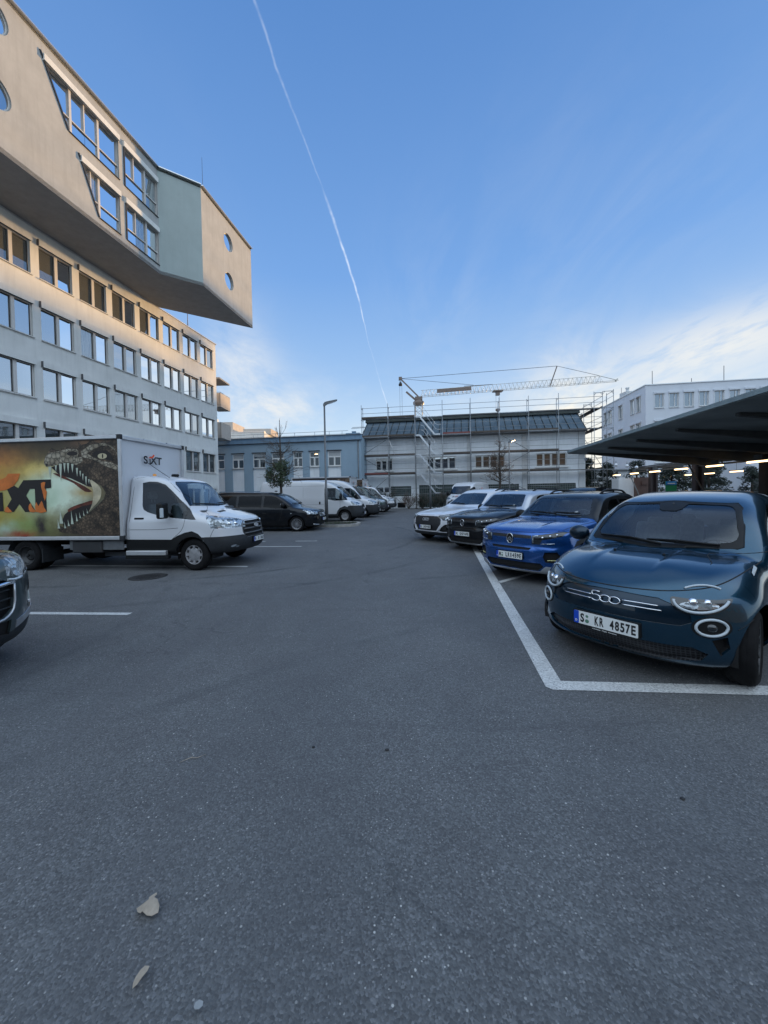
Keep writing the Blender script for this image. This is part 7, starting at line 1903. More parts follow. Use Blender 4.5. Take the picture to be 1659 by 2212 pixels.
def grey_suv():
    L, hw, H = 4.6, .93, 1.72
    sp = dict(L=L, hw=hw, H=H, wb=2.7, fo=.92, wr=.36, zb=.22, bulge=(.42, 3.0), rbulge=(.18, 3), crown=.05, mid=1.6, res=(64, 34, 30), flare=.03,
        profile=[(.40, .23), (.16, .24), (.07, .30), (.02, .42), (.0, .55), (.0, .70), (.012, .84), (.03, .95), (.07, 1.04), (.16, 1.10), (.5, 1.14), (1.0, 1.18), (1.15, 1.22), (1.5, 1.42), (1.85, 1.62), (2.2, 1.70), (2.8, 1.72), (3.6, 1.68), (4.2, 1.5), (4.5, 1.1), (4.6, .9), (4.58, .5), (4.3, .25)],
        plan=[(-.2, .965), (.35, .98), (.9, 1.0), (2.0, 1.0), (4.0, 1.0), (4.6, .94)],
        section=[(z, w * .95) for z, w in [(0, .88), (.2, .93), (.4, .98), (.6, 1.0), (.85, .99), (1.0, .965), (1.12, .93), (1.22, .87), (1.4, .80), (1.6, .70), (1.8, .62)]], k=[.10, .14, .14, .15])
    sp['extra'] = lambda s, u, y, z: -.018 * sstep(.50, .56, np.abs(y)) * sstep(.74, .60, np.abs(y)) * sstep(.5, .2, u) * sstep(.50, .6, z) * sstep(.98, .86, z)
    S = Shell(sp); h_ = -8; root = empty('grey_suv', dims(S, h_, (-3.50, 3.10)), R_(h_)); tag(root, 'dark grey suv at the left edge with only its front corner and headlight in view', 'car')
    arches(S, .36)
    ws = [(-.64, 1.28), (.64, 1.28), (.55, 1.58), (-.55, 1.58)]; S.cut('windshield', 'front', ws, mirror=False, ulim=(1.0, 2.3), nmin=.1)
    S.cut('front_window', 'side', [(1.6, 1.18), (2.2, 1.56), (2.6, 1.58), (2.6, 1.16)], nmin=.3); S.cut('rear_window', 'side', [(2.7, 1.16), (2.7, 1.58), (3.6, 1.52), (3.8, 1.2)], nmin=.3)
    S.cut('headlight', 'front', [(.44, .91), (.46, 1.06), (.60, 1.08), (.80, 1.12), (.90, 1.10), (.90, .98), (.80, .90), (.60, .875)], ulim=(-.1, 1.3), nmin=.0)
    S.cut('grille', 'front', [(-.50, .83), (-.40, .88), (.40, .88), (.50, .83), (.47, .60), (.38, .54), (-.38, .54), (-.47, .60)], mirror=False, ulim=(-.1, .6))
    S.cut('lower_intake', 'front', [(-.46, .50), (.46, .50), (.46, .36), (-.46, .36)], mirror=False, ulim=(-.1, .6))
    S.cut('side_recess', 'front', [(.74, .76), (.83, .80), (.89, .66), (.87, .56), (.76, .53), (.68, .56)], ulim=(-.1, 1.2), nmin=-.1)
    S.cut('bumper_trim', 'front', [(.87, .80), (.95, .78), (.955, .55), (.86, .47), (.52, .40), (.52, .475), (.80, .53), (.89, .58), (.90, .66)], ulim=(-.1, 1.2), nmin=-.25)
    S.cut('lower_bumper', 'front', [(-1, .1), (1, .1), (1, .50), (.86, .465), (.5, .38), (-.5, .38), (-.86, .465), (-1, .50)], mirror=False, ulim=(-.1, 1.2), nmin=-.3)
    S.cut('cladding', 'side', [(.3, 0), (4.4, 0), (4.4, .36), (.3, .36)], nmin=.2)
    S.emit_part('body', M['paint_grey'], root); glass_set(S, root, ['front_window', 'rear_window'])
    for sd in (1, -1):
        sel = lambda c, sd=sd: c.y * sd > 0
        hl = S.emit_part('headlight', M['headlamp'], root, .004, select=sel)
        bm = S.path('front', [(.44 * sd, .875), (.30 * sd, .862), (.49 * sd, .868), (.52 * sd, .90)][:1] + [(.52 * sd, .862), (.60 * sd, .872)], .012, .006, n=2, bm=nb()); obj('light_guide', bm, M['ring'], hl)
        S.emit_part('side_recess', M['black_matt'], root, .05, select=sel); S.emit_part('bumper_trim', M['rim'], root, -.006, select=sel)
    S.emit_part('grille', M['black'], root, .04); S.emit_part('lower_intake', M['black_matt'], root, .03); S.emit_part('lower_bumper', M['grey_plastic'], root); two(S, 'cladding', M['grey_plastic'], root)
    bm = nb()
    for z in (.62, .70, .78): S.path('front', [(-.46, z), (0, z - .01), (.46, z)], .008, -.012, n=3, bm=bm)
    obj('grille_bar', bm, M['grey_plastic'], root)
    bm = S.path('front', [(-.50, .845), (-.2, .83), (.2, .83), (.50, .845)], .020, .004, n=3, bm=nb()); obj('chrome_bar', bm, M['chrome'], root)
    bm = S.path('front', [(.505, .83), (.48, .60), (.38, .525), (0, .52)], .010, .003, n=3, bm=nb()); S.path('front', [(-.505, .83), (-.48, .60), (-.38, .525), (0, .52)], .010, .003, n=3, bm=bm); obj('grille_frame', bm, M['silver'], root)
    shut(S, root, [('front', [(-.9, 1.12), (-.5, 1.085), (0, 1.07), (.5, 1.085), (.9, 1.12)]), ('side', [(1.5, 1.15), (1.55, .4)])])
    plate_at(S, root, .60, 'M| AS4120', off=.03)
    wheels(S, root, 'five', 'rim_dark', w=.23); liners(S, root); interior(S, root, 2.2, .7, 1.18, .38, 1.3, head=1.4)
    S.bm.free()
grey_suv()

# ------------------------------------------------------------------ vans
def vent_blades(S, root, u, y):
    bm = nb()
    for k in range(3):
        p, n = S.hit('top', u + k * .03, y); q, n2 = S.hit('top', u + k * .03, y - .26); tube(bm, [p + n * .003, q + n2 * .003], .008, 5)
    obj('bonnet_vent', bm, M['black'], root)
def cab_parts(S, root, spec):
    """cuts and trim shared by all vans; spec holds the outlines"""
    g = spec.get
    arches(S, .34)
    S.cut('windshield', 'front', spec['ws'], mirror=False, ulim=spec['wsu'], nmin=.1)
    for i, pl in enumerate(spec['win']): S.cut('door_window', 'side', pl, nmin=.2)
    S.cut('headlight', 'side', spec['hls'], nmin=.12, ulim=(-.1, 1.1)); 
    if g('hlf'): S.cut('headlight', 'front', spec['hlf'], nmin=.1, ulim=(-.1, .7))
    S.cut('grille', 'front', spec['grille'], mirror=False, ulim=(-.2, .7))
    if g('slot'): S.cut('grille', 'front', spec['slot'], mirror=False, ulim=(-.2, .7))
    if g('bumper'):
        S.cut('bumper', 'side', spec['bumper'], nmin=.05); S.cut('bumper', 'front', spec['bumperf'], mirror=False, nmin=.05, ulim=(-.2, .8))
    if g('clad'): S.cut('cladding', 'side', spec['clad'], nmin=.2)
def van(name, label, nose, heading, kind, body, plate='M  AB1234', res=(50, 20, 18), trim='grey_plastic', cat='van', badge=None):
    if kind == 'boxer':
        L, hw, H, wb, fo, wr = 6.0, .99, 2.36, 4.03, .95, .34
        prof = [(.3, .26), (.10, .28), (.03, .38), (.0, .52), (.02, .66), (.05, .80), (.12, .98), (.24, 1.12), (.45, 1.22), (.66, 1.30), (.80, 1.42), (1.1, 1.70), (1.42, 1.98), (1.62, 2.10), (1.95, 2.24), (2.4, 2.33), (3.2, 2.36), (5.6, 2.36), (5.85, 2.30), (5.94, 2.1), (6.0, 1.0), (5.98, .4), (5.8, .3)]
        spec = dict(ws=[(-.82, 1.38), (0, 1.33), (.82, 1.38), (.80, 1.55), (.70, 1.92), (.62, 1.99), (-.62, 1.99), (-.70, 1.92), (-.80, 1.55)], wsu=(.5, 1.7),
            win=[[(.80, 1.22), (.98, 1.48), (1.22, 1.74), (1.48, 1.90), (1.95, 1.90), (2.0, 1.30), (1.5, 1.20)]],
            hls=[(.18, 1.02), (.30, 1.10), (.66, 1.17), (.70, 1.14), (.45, .98), (.22, .95)], hlf=[(.60, .95), (.62, 1.03), (.9, 1.12), (.98, 1.1), (.95, .95)],
            grille=[(-.36, .80), (.36, .80), (.30, .96), (-.30, .96)], slot=[(-.5, .42), (.5, .42), (.5, .56), (-.5, .56)],
            bumper=[(-.2, 0), (1.42, 0), (1.42, .45), (1.36, .62), (1.22, .80), (.95, .90), (.68, .80), (.54, .66), (.50, .74), (.30, .90), (-.2, .92)], bumperf=[(-1.2, 0), (1.2, 0), (1.2, .92), (.66, .92), (.50, .70), (-.50, .70), (-.66, .92), (-1.2, .92)],
            clad=[(1.4, 0), (5.9, 0), (5.9, .46), (1.4, .46)])
    elif kind == 'sprinter':
        L, hw, H, wb, fo, wr = 5.93, .99, 2.48, 3.66, 1.0, .34
        prof = [(.3, .28), (.10, .30), (.03, .40), (.0, .55), (.01, .75), (.05, .95), (.12, 1.06), (.4, 1.18), (.85, 1.31), (.98, 1.40), (1.25, 1.66), (1.6, 1.98), (1.85, 2.16), (2.2, 2.34), (2.6, 2.44), (3.4, 2.48), (5.5, 2.48), (5.78, 2.40), (5.88, 2.2), (5.93, 1.0), (5.9, .4), (5.7, .3)]
        spec = dict(ws=[(-.80, 1.44), (0, 1.40), (.80, 1.44), (.77, 1.65), (.69, 2.0), (.60, 2.06), (-.60, 2.06), (-.69, 2.0), (-.77, 1.65)], wsu=(.7, 2.0),
            win=[[(1.02, 1.22), (1.2, 1.46), (1.5, 1.78), (1.75, 1.92), (2.2, 1.92), (2.24, 1.32), (1.7, 1.20)]],
            hls=[(.12, .92), (.14, 1.04), (.45, 1.12), (.64, 1.13), (.50, .98), (.35, .90)], hlf=[(.58, .88), (.58, 1.02), (.95, 1.08), (.98, .9)],
            grille=[(-.44, .62), (.44, .62), (.50, .85), (.46, 1.02), (-.46, 1.02), (-.50, .85)], slot=[(-.5, .38), (.5, .38), (.5, .50), (-.5, .50)],
            bumper=[(-.2, 0), (1.45, 0), (1.42, .50), (.6, .50), (.55, .72), (.2, .86), (-.2, .86)], bumperf=[(-1.2, 0), (1.2, 0), (1.2, .86), (.56, .80), (.46, .60), (-.46, .60), (-.56, .80), (-1.2, .86)], clad=None)
    elif kind == 'vito':
        L, hw, H, wb, fo, wr = 5.14, .96, 1.74, 3.2, .93, .33
        prof = [(.3, .20), (.10, .21), (.04, .27), (.0, .40), (.0, .55), (.02, .72), (.06, .84), (.14, .90), (.45, .98), (.92, 1.07), (1.03, 1.12), (1.3, 1.29), (1.65, 1.49), (1.92, 1.62), (2.3, 1.70), (3.0, 1.735), (4.6, 1.74), (4.9, 1.68), (5.0, 1.5), (5.1, 1.0), (5.14, .6), (5.1, .3), (4.9, .22)]
        spec = dict(ws=[(-.70, 1.16), (0, 1.13), (.70, 1.16), (.70, 1.2), (.62, 1.49), (.56, 1.55), (-.56, 1.55), (-.62, 1.49), (-.70, 1.2)], wsu=(.8, 2.0),
            win=[[(1.16, 1.04), (1.5, 1.26), (1.85, 1.48), (2.05, 1.53), (2.38, 1.54), (2.42, 1.06), (1.7, 1.0)], [(2.52, 1.06), (2.50, 1.54), (3.55, 1.55), (3.58, 1.08)], [(3.68, 1.08), (3.66, 1.55), (4.6, 1.54), (4.75, 1.45), (4.78, 1.12)]],
            hls=[(.14, .72), (.16, .84), (.42, .93), (.66, .96), (.50, .84), (.32, .74)], hlf=[(.52, .74), (.52, .84), (.92, .92), (.95, .74)],
            grille=[(-.40, .60), (.40, .60), (.46, .80), (-.46, .80)], slot=[(-.56, .28), (.56, .28), (.60, .44), (-.60, .44)], bumper=None, clad=None)
    elif kind == 'ducato':
        L, hw, H, wb, fo, wr = 5.6, .99, 2.36, 3.6, .95, .34
        prof = [(.3, .26), (.10, .28), (.03, .38), (.0, .52), (.02, .66), (.05, .80), (.12, .98), (.24, 1.12), (.45, 1.22), (.66, 1.30), (.80, 1.42), (1.1, 1.70), (1.42, 1.98), (1.62, 2.10), (1.95, 2.24), (2.4, 2.33), (3.2, 2.36), (5.2, 2.36), (5.45, 2.30), (5.54, 2.1), (5.6, 1.0), (5.58, .4), (5.4, .3)]
        spec = dict(ws=[(-.82, 1.38), (0, 1.33), (.82, 1.38), (.80, 1.55), (.74, 1.92), (.68, 1.99), (-.68, 1.99), (-.74, 1.92), (-.80, 1.55)], wsu=(.5, 1.7),
            win=[[(.80, 1.22), (.98, 1.48), (1.22, 1.74), (1.48, 1.90), (1.95, 1.90), (2.0, 1.30), (1.5, 1.20)]],
            hls=[(.18, 1.02), (.30, 1.10), (.66, 1.17), (.70, 1.14), (.45, .98), (.22, .95)], hlf=[(.66, .95), (.66, 1.03), (.9, 1.14), (.98, 1.1), (.95, .95)],
            grille=[(-.5, .70), (.5, .70), (.42, .84), (-.42, .84)], slot=[(-.5, .42), (.5, .42), (.5, .56), (-.5, .56)],
            bumper=[(-.2, 0), (1.42, 0), (1.42, .40), (.5, .40), (-.2, .50)], bumperf=[(-1.2, 0), (1.2, 0), (1.2, .50), (-1.2, .50)], clad=[(1.4, 0), (5.5, 0), (5.5, .42), (1.4, .42)])
    hk = H / 2.4
    sec = [(0, .86), (.25, .93), (.45, .98), (.7, 1.0), (1.0, .995), (1.25, .985), (1.6 * min(1, hk + .1), .945), (H - .35, .90), (H - .1, .85), (H + .1, .78)] if kind != 'vito' else [(0, .88), (.2, .93), (.5, .99), (.8, .985), (1.0, .955), (1.1, .92), (1.4, .85), (1.62, .79), (1.8, .72)]
    sp = dict(L=L, hw=hw, H=H, wb=wb, fo=fo, wr=wr, zb=.26, bulge=(.40, 3.0), rbulge=(.06, 4), crown=.05, mid=1.7, res=res, flare=.018, van=1, profile=prof,
        plan=[(-.2, .95), (.4, .975), (1.0, 1.0), (2.2, 1.0), (L - .6, 1.0), (L, .97), (L + .3, .95)], section=sec, k=[.08, .10, .12, .14])
    if kind == 'vito': sp['zb'] = .20; sp['scoop'] = .02; sp['scoop_z'] = .62
    S = Shell(sp); root = empty(name, dims(S, heading, nose), R_(heading)); tag(root, label, cat)
    cab_parts(S, root, spec)
    S.emit_part('body', body, root)
    S.emit_part('windshield', M['glass'], root, .004, skirt=.012)
    for sd in (1, -1):
        S.emit_part('door_window', M['glass_dark' if kind != 'vito' else 'glass_black'], root, .004, skirt=.012, select=lambda c, sd=sd: c.y * sd > 0)
        S.emit_part('headlight', M['headlamp'], root, .003, select=lambda c, sd=sd: c.y * sd > 0)
    S.emit_part('grille', M['black'], root, .02); 
    if spec.get('bumper'): S.emit_part('bumper', M[trim], root, -.003)
    if spec.get('clad'): two(S, 'cladding', M[trim], root)
    gz = [p[1] for p in spec['grille']]; gx = max(p[0] for p in spec['grille']) * .92; bm = nb()
    for k in range(3): z = min(gz) + (max(gz) - min(gz)) * (.2 + .3 * k); S.path('front', [(-gx, z), (0, z), (gx, z)], .012, -.004, n=3, bm=bm)
    obj('grille_bar', bm, M['silver' if kind in ('vito', 'sprinter') else 'black'], root)
    if kind in ('vito', 'sprinter'):
        Mx = S.frame('front', 0, sum(gz) / len(gz), .012); bm = nb(); tube(bm, [Vector((math.cos(a) * .085, math.sin(a) * .085, 0)) for a in [i * math.pi / 10 for i in range(20)]], .008, 6, closed=True)
        for a in (90, 210, 330): tube(bm, [(0, 0, 0), (math.cos(R_(a)) * .08, math.sin(R_(a)) * .08, 0)], .009, 5)
        bm.transform(Mx); obj('badge', bm, M['chrome'], root)
    elif kind == 'boxer':
        Mx = S.frame('front', 0, 1.03, .006); bm = nb(); prism(bm, [(-.06, .08), (.06, .08), (.07, -.02), (0, -.09), (-.07, -.02)], lambda x, y, d: Vector((x, y, d)), 0, .008); bm.transform(Mx); obj('badge', bm, M['silver'], root)
    dz = 1.30 if kind != 'vito' else 1.02; d0 = {'boxer': .78, 'ducato': .78, 'sprinter': 1.0, 'vito': 1.14}[kind]; d1 = {'boxer': 2.08, 'ducato': 2.08, 'sprinter': 2.32, 'vito': 2.46}[kind]
    lists = [('side', [(d0 + .42, dz - .1), (d0 + .44, .75), (d0 + .6, .36)]), ('side', [(d1, H * .82), (d1 + .02, 1.2), (d1, .36)]), ('side', [(.5, dz - .12), (d0, dz - .03), (d0 + .4, dz - .02)]),
             ('side', [(d1 + 1.25, H * .84), (d1 + 1.25, .36)]), ('side', [(L - .12, H * .9), (L - .10, .5)])]
    if kind != 'vito': lists += [('side', [(d1 + .05, H * .86), (L - .2, H * .86)]), ('side', [(d1 + .05, 1.0), (L - .2, 1.0)]), ('side', [(d1 + .08, .62), (L - .2, .62)])]
    shut(S, root, lists)
    plate_at(S, root, .48 if kind != 'vito' else .50, plate, off=.02)
    st = {'boxer': ('steel', 'rim_dusty'), 'sprinter': ('steel', 'rim_dusty'), 'vito': ('multi', 'rim'), 'ducato': ('steel', 'rim_dusty')}[kind]
    wheels(S, root, st[0], st[1], w=.225, rr=.60 if kind != 'vito' else .68); liners(S, root)
    interior(S, root, d1 - .25, .80 if kind != 'vito' else .62, dz, .42, d0 + .15, rear=False, head=dz + (.38 if kind != 'vito' else .24))
    mirror_housing(S, root, d0 + .35, dz + .08, ('black', 'black'), (.16, .19, .30 if kind != 'vito' else .20), arm=.06)
    zz = spec['ws'][1][1] + .05; wipers(S, root, [[(-.6, zz + .02), (-.3, zz), (.0, zz - .01)], [(.05, zz + .02), (.35, zz), (.6, zz + .01)]])
    for sd in (1, -1):
        for u in ((d1 - .12,) if kind == 'vito' else (d1 - .12, d1 + .28)):
            p, n = S.hit('side', u, dz - .22, sd); bm = nb(); box(bm, tuple(p), (.09 if kind != 'vito' else .17, .03, .15 if kind != 'vito' else .035), bev=.012); obj('door_handle', bm, M['black'], root)
    if kind == 'vito':
        bm = nb(); p, n = S.hit('side', 1.15, .78, -1); bmesh.ops.create_uvsphere(bm, u_segments=10, v_segments=6, radius=.02, matrix=Matrix.Translation(p)); obj('side_marker', bm, M['ring'], root)
        for sd in (1, -1): bm = S.path('front', [(.45 * sd, .27), (.62 * sd, .28), (.78 * sd, .31)], .018, .004, n=2, bm=nb()); obj('chrome_lip', bm, M['silver'], root)
        bm = nb(); box(bm, (S.xo - 2.2, 0, 1.75), (.14, .04, .05), bev=.015); obj('roof_aerial', bm, M['black'], root)
    if badge == 'sixt':
        lf = S.frame('front', 0, 1.16, .012); logo(root, lf, .72)
        T = S.frame('side', 3.5, 1.55, .006, side=1); logo(root, T, 1.5, ink='ink'); T2 = S.frame('front', 0, .88, .014)
        text_obj('registration_line', 'SIXT.DE', M['ink'], T2, root, h=.12, width=.8, bold=.01)
    S.bm.free(); return root

van('panel_van', 'long white panel van with high roof just behind the kerbed island and street lamp', (-1.10, 22.05), -8, 'boxer', M['paint_van'], plate='M  WE4410')
van('panel_van', 'white panel van with silver barred grille, second behind the street lamp', (-.28, 25.3), -8, 'sprinter', M['paint_van'], plate='M  TP2082', res=(40, 18, 16))
van('passenger_van', 'glossy black passenger van with silver multi spoke wheels beside the white box truck', (-2.72, 17.25), -7, 'vito', M['paint_black'], plate='M  RS2215', res=(60, 24, 20))
van('rental_van', 'white rental van with black lettering parked in front of the scaffolded building', (5.55, 30.0), -123.5 + 0, 'ducato', M['paint_van'], plate='M  KJ3301', res=(40, 18, 16), badge='sixt')
# ------------------------------------------------------------------ box trucks
def fire_mat():
    m, t, p = newmat('printed_flames'); tc = t.n.new('ShaderNodeTexCoord').outputs['Object']
    s = t.n.new('ShaderNodeSeparateXYZ'); t.set(s.inputs[0], tc); X, Z = s.outputs[0], s.outputs[2]
    wv = t.noise(tc, 1.6, 4, .6, 1); sv = t.n.new('ShaderNodeSeparateXYZ'); t.set(sv.inputs[0], wv)
    X = t.math('ADD', X, t.math('MULTIPLY', t.math('SUBTRACT', sv.outputs[0], .5), .55)); Z = t.math('ADD', Z, t.math('MULTIPLY', t.math('SUBTRACT', sv.outputs[1], .5), .45))
    n = t.noise(tc, 4.5, 6, .65)
    col = (.030, .022, .018, 1)
    def blob(col, px, py, rx, rz, c, k=1.0):
        u, z = ART(px, py); a = t.math('DIVIDE', t.math('SUBTRACT', X, -u), rx); b = t.math('DIVIDE', t.math('SUBTRACT', Z, z), rz)
        r2 = t.math('ADD', t.math('MULTIPLY', a, a), t.math('MULTIPLY', b, b)); f = t.math('MULTIPLY', t.math('EXPONENT', t.math('MULTIPLY', r2, -1.0)), k)
        f = t.math('MULTIPLY', f, t.rng(n, .25, .6, .55, 1.15), clamp=True); return t.mix(f, col, (*c, 1))
    col = blob(col, 60, 300, .75, .28, (.55, .17, .04)); col = blob(col, 250, 560, 1.35, .62, (.44, .36, .09), 1.15); col = blob(col, 60, 820, 1.0, .38, (.46, .34, .05), 1.0)
    col = blob(col, 300, 880, .55, .28, (.24, .34, .10), 1.0); col = blob(col, 420, 370, .45, .17, (.70, .50, .10), 1.2); col = blob(col, 40, 420, .5, .2, (.60, .30, .05), .9)
    col = blob(col, 620, 560, .62, .42, (.80, .92, .74), 1.4); col = blob(col, 400, 600, .6, .30, (.42, .58, .38), .9); col = blob(col, 850, 560, .32, .14, (.50, .33, .10), 1.0)
    col = blob(col, 110, 910, .25, .16, (.45, .62, .50), .9); col = blob(col, 250, 950, .4, .10, (.30, .05, .02), .9); col = blob(col, 900, 120, .5, .12, (.20, .11, .06), 1.0); col = blob(col, 450, 870, .16, .24, (.03, .02, .02), 1.2)
    t.set(p.inputs['Base Color'], col); p.inputs['Roughness'].default_value = .45; return m
def ART(px, py):
    """position on the print (traced lattice) -> (distance from the nose, height)"""
    x = 5.70 - px * 3.10 / 1145; return x, 2.875 - (py - 105 - 12 * px / 1140 * -1) * 2.10 / 868
def scale_mat(name, c0, c1, sc):
    m, t, p = newmat(name); tc = t.n.new('ShaderNodeTexCoord').outputs['Object']; s = t.n.new('ShaderNodeSeparateXYZ'); t.set(s.inputs[0], tc)
    v2 = t.comb(s.outputs[0], s.outputs[2], 0.0)
    v = t.n.new('ShaderNodeTexVoronoi'); t.set(v.inputs['Vector'], v2); v.inputs['Scale'].default_value = sc
    e = t.n.new('ShaderNodeTexVoronoi'); e.feature = 'DISTANCE_TO_EDGE'; t.set(e.inputs['Vector'], v2); e.inputs['Scale'].default_value = sc
    c = t.mix(t.rng(t.noise(v2, 3.2, 5, .65), .42, .68), (*c0, 1), (*c1, 1)); c = t.mix(t.rng(v.outputs['Distance'], .0, .6, 0.0, .55), c, tuple(x * .25 for x in c0) + (1,)); c = t.mix(t.rng(e.outputs['Distance'], 0.0, .10, .9, 0.0), c, (.006, .005, .004, 1))
    t.set(p.inputs['Base Color'], c); p.inputs['Roughness'].default_value = .5; return m
def box_truck(label, axle, heading, paint_, art='full', wb=3.95, box_top=2.95, box_u1=6.95, res=(60, 30, 26), cabscale=1.0, plate='M  IE 3063'):
    L, hw, H, fo, wr = 2.56, .99, 2.13, 1.0, .345
    prof = [(.35, .36), (.14, .37), (.05, .42), (.0, .52), (.0, .64), (.03, .74), (.05, .88), (.09, 1.02), (.16, 1.10), (.40, 1.18), (.72, 1.27), (.86, 1.31), (.94, 1.36), (1.14, 1.54), (1.42, 1.80), (1.62, 1.96), (1.78, 2.03), (2.0, 2.08), (2.3, 2.11), (2.5, 2.11), (2.56, 2.08), (2.57, 1.6), (2.57, .8), (2.56, .4), (2.4, .36)]
    sp = dict(L=L, hw=hw, H=H, wb=wb, fo=fo, wr=wr, zb=.36, bulge=(.44, 2.7), rbulge=(.0, 3), crown=.05, mid=1.7, res=res, flare=.02, van=0, profile=prof, nose=1,
        plan=[(-.2, .96), (.4, .975), (.9, 1.0), (1.8, 1.0), (2.6, 1.0), (3.2, 1.0)], section=[(0, .90), (.35, .95), (.5, .98), (.7, 1.0), (.95, .995), (1.1, .975), (1.2, .945), (1.5, .885), (1.8, .825), (2.0, .79), (2.2, .74)], k=[.08, .10, .12, .13])
    S = Shell(sp); f = Vector((math.cos(R_(heading)), math.sin(R_(heading)), 0)); root = empty('box_truck', Vector((axle[0], axle[1], 0)) - f * (wb / 2), R_(heading)); tag(root, label, 'truck')
    arches(S, .345)
    S.cut('hole', 'rear', [(-2, 0), (2, 0), (2, 3), (-2, 3)], mirror=False, nmin=.8) if False else None
    ws = [(-.80, 1.40), (0, 1.365), (.80, 1.40), (.78, 1.55), (.68, 1.88), (.60, 1.935), (0, 1.95), (-.60, 1.935), (-.68, 1.88), (-.78, 1.55)]
    S.cut('windshield', 'front', ws, mirror=False, ulim=(.7, 2.0), nmin=.1)
    S.cut('door_window', 'side', [(2.25, 1.92), (2.10, 1.95), (1.90, 1.94), (1.70, 1.87), (1.52, 1.72), (1.20, 1.41), (.92, 1.10), (1.05, 1.105), (1.68, 1.17), (2.05, 1.27), (2.16, 1.33), (2.20, 1.42)], nmin=.2)
    S.cut('headlight', 'side', [(.76, 1.185), (.5, 1.155), (.2, 1.095), (-.1, 1.075), (-.1, .90), (.3, .90), (.58, .915)], nmin=.22, ulim=(-.1, .9))
    S.cut('headlight', 'front', [(.56, .915), (.54, 1.0), (.58, 1.08), (.75, 1.10), (.95, 1.15), (1.0, .9)], nmin=.2, ulim=(.05, .6))
    S.cut('grille', 'front', [(-.42, 1.03), (.42, 1.03), (.49, .95), (.49, .80), (.43, .66), (-.43, .66), (-.49, .80), (-.49, .95)], mirror=False, ulim=(-.2, .5))
    S.cut('bumper', 'front', [(-1.2, .2), (1.2, .2), (1.2, .725), (.50, .735), (.45, .66), (-.45, .66), (-.50, .735), (-1.2, .725)], mirror=False, nmin=.05, ulim=(-.2, .7))
    S.cut('bumper', 'side', [(-.2, .2), (.8, .2), (.66, .50), (.72, .62), (.80, .725), (-.2, .725)], nmin=.05)
    S.cut('cladding', 'side', [(.76, .70), (.86, .80), (1.0, .86), (1.16, .83), (1.34, .76), (1.48, .68), (2.7, .69), (2.7, .2), (.7, .2)], nmin=.1)
    S.emit_part('body', paint_, root)
    w = S.emit_part('windshield', M['glass'], root, .004, skirt=.012)
    bm = nb(); S.path('front', ws, .008, 0, closed=True, n=1, bm=bm, dense=False); obj('windscreen_seal', bm, M['black'], w)
    for sd in (1, -1):
        S.emit_part('door_window', M['glass_dark'], root, .004, skirt=.012, select=lambda c, sd=sd: c.y * sd > 0)
        h = S.emit_part('headlight', M['headlamp'], root, .003, select=lambda c, sd=sd: c.y * sd > 0)
        bm = nb()
        for a in (.62, .74): p, n = S.hit('front', a * sd, 1.0); bmesh.ops.create_uvsphere(bm, u_segments=14, v_segments=8, radius=.045, matrix=Matrix.Translation(p - n * .02))
        obj('projector_lens', bm, M['chrome'], h, smooth=True)
    S.emit_part('grille', M['black_matt'], root, .035); S.emit_part('bumper', M['grey_plastic'], root, -.004); two(S, 'cladding', M['black'], root, -.003)
    bm = nb()
    for z in (.75, .85, .95): S.path('front', [(-.45, z), (0, z + .004), (.45, z)], .020, -.004, n=3, bm=bm, seg=6)
    S.path('front', [(-.42, 1.03), (.42, 1.03), (.49, .95), (.49, .80), (.43, .66), (-.43, .66), (-.49, .80), (-.49, .95)], .012, 0, n=1, closed=True, bm=bm, dense=False)
    obj('grille_bar', bm, M['rim_dark'] if False else simple('grille_grey', (.09, .095, .10), .4), root)
    Mx = S.frame('front', 0, .905, .03); bm = nb(); prism(bm, ell(0, 0, .10, .042, 24), lambda x, y, d: Vector((x, y, d)), 0, .015); bm.transform(Mx); obj('badge', bm, M['silver'], root)
    bm = tri_on(S, 'front', rect(-.34, .43, .34, .54), .003, .05); 
    obj('lower_grille', bm, M['black_matt'], root)
    bm = nb()
    for z in (.455, .485, .515): S.path('front', [(-.32, z), (.32, z)], .006, .004, n=4, bm=bm)
    obj('lower_grille_bar', bm, M['grey_plastic'], root)
    for sd in (1, -1):
        bm = tri_on(S, 'front', [(.60 * sd, .50), (.70 * sd, .535), (.80 * sd, .53), (.78 * sd, .485), (.66 * sd, .475)], .006, .04); obj('fog_light', bm, M['headlamp'], root)
        vent_blades(S, root, .66, .46 if sd > 0 else -.20)
        bm = nb(); box(bm, (S.xo - 2.05, 1.0 * sd, .395), (.92, .10, .10), bev=.012); obj('side_step', bm, M['alu'], root)
        bm = nb(); box(bm, (S.xo - 2.05, .97 * sd, .30), (1.0, .12, .08), bev=.015); obj('step_board', bm, M['black'], root)
        p, n = S.hit('side', 2.24, 1.14, sd); bm = nb(); box(bm, tuple(p), (.22, .03, .04), bev=.012, seg=2); obj('door_handle', bm, M['black'], root)
        # big two-part mirrors
        x = S.xo - 1.56; yo = 1.02 * sd; bm = nb(); box(bm, (x, yo + .13 * sd, 1.31), (.14, .24, .34), bev=.05, seg=3); mr = obj('door_mirror', bm, M['black'], root, angle=50)
        bm = nb(); bar(bm, (x + .05, yo - .10 * sd, 1.22), (x, yo + .05 * sd, 1.22), .10, .06, .02); obj('mirror_arm', bm, M['black'], mr)
        bm = nb(); box(bm, (x + .06, yo + .235 * sd, 1.27), (.08, .03, .20), bev=.014, seg=2); obj('indicator', bm, M['ring'], mr)
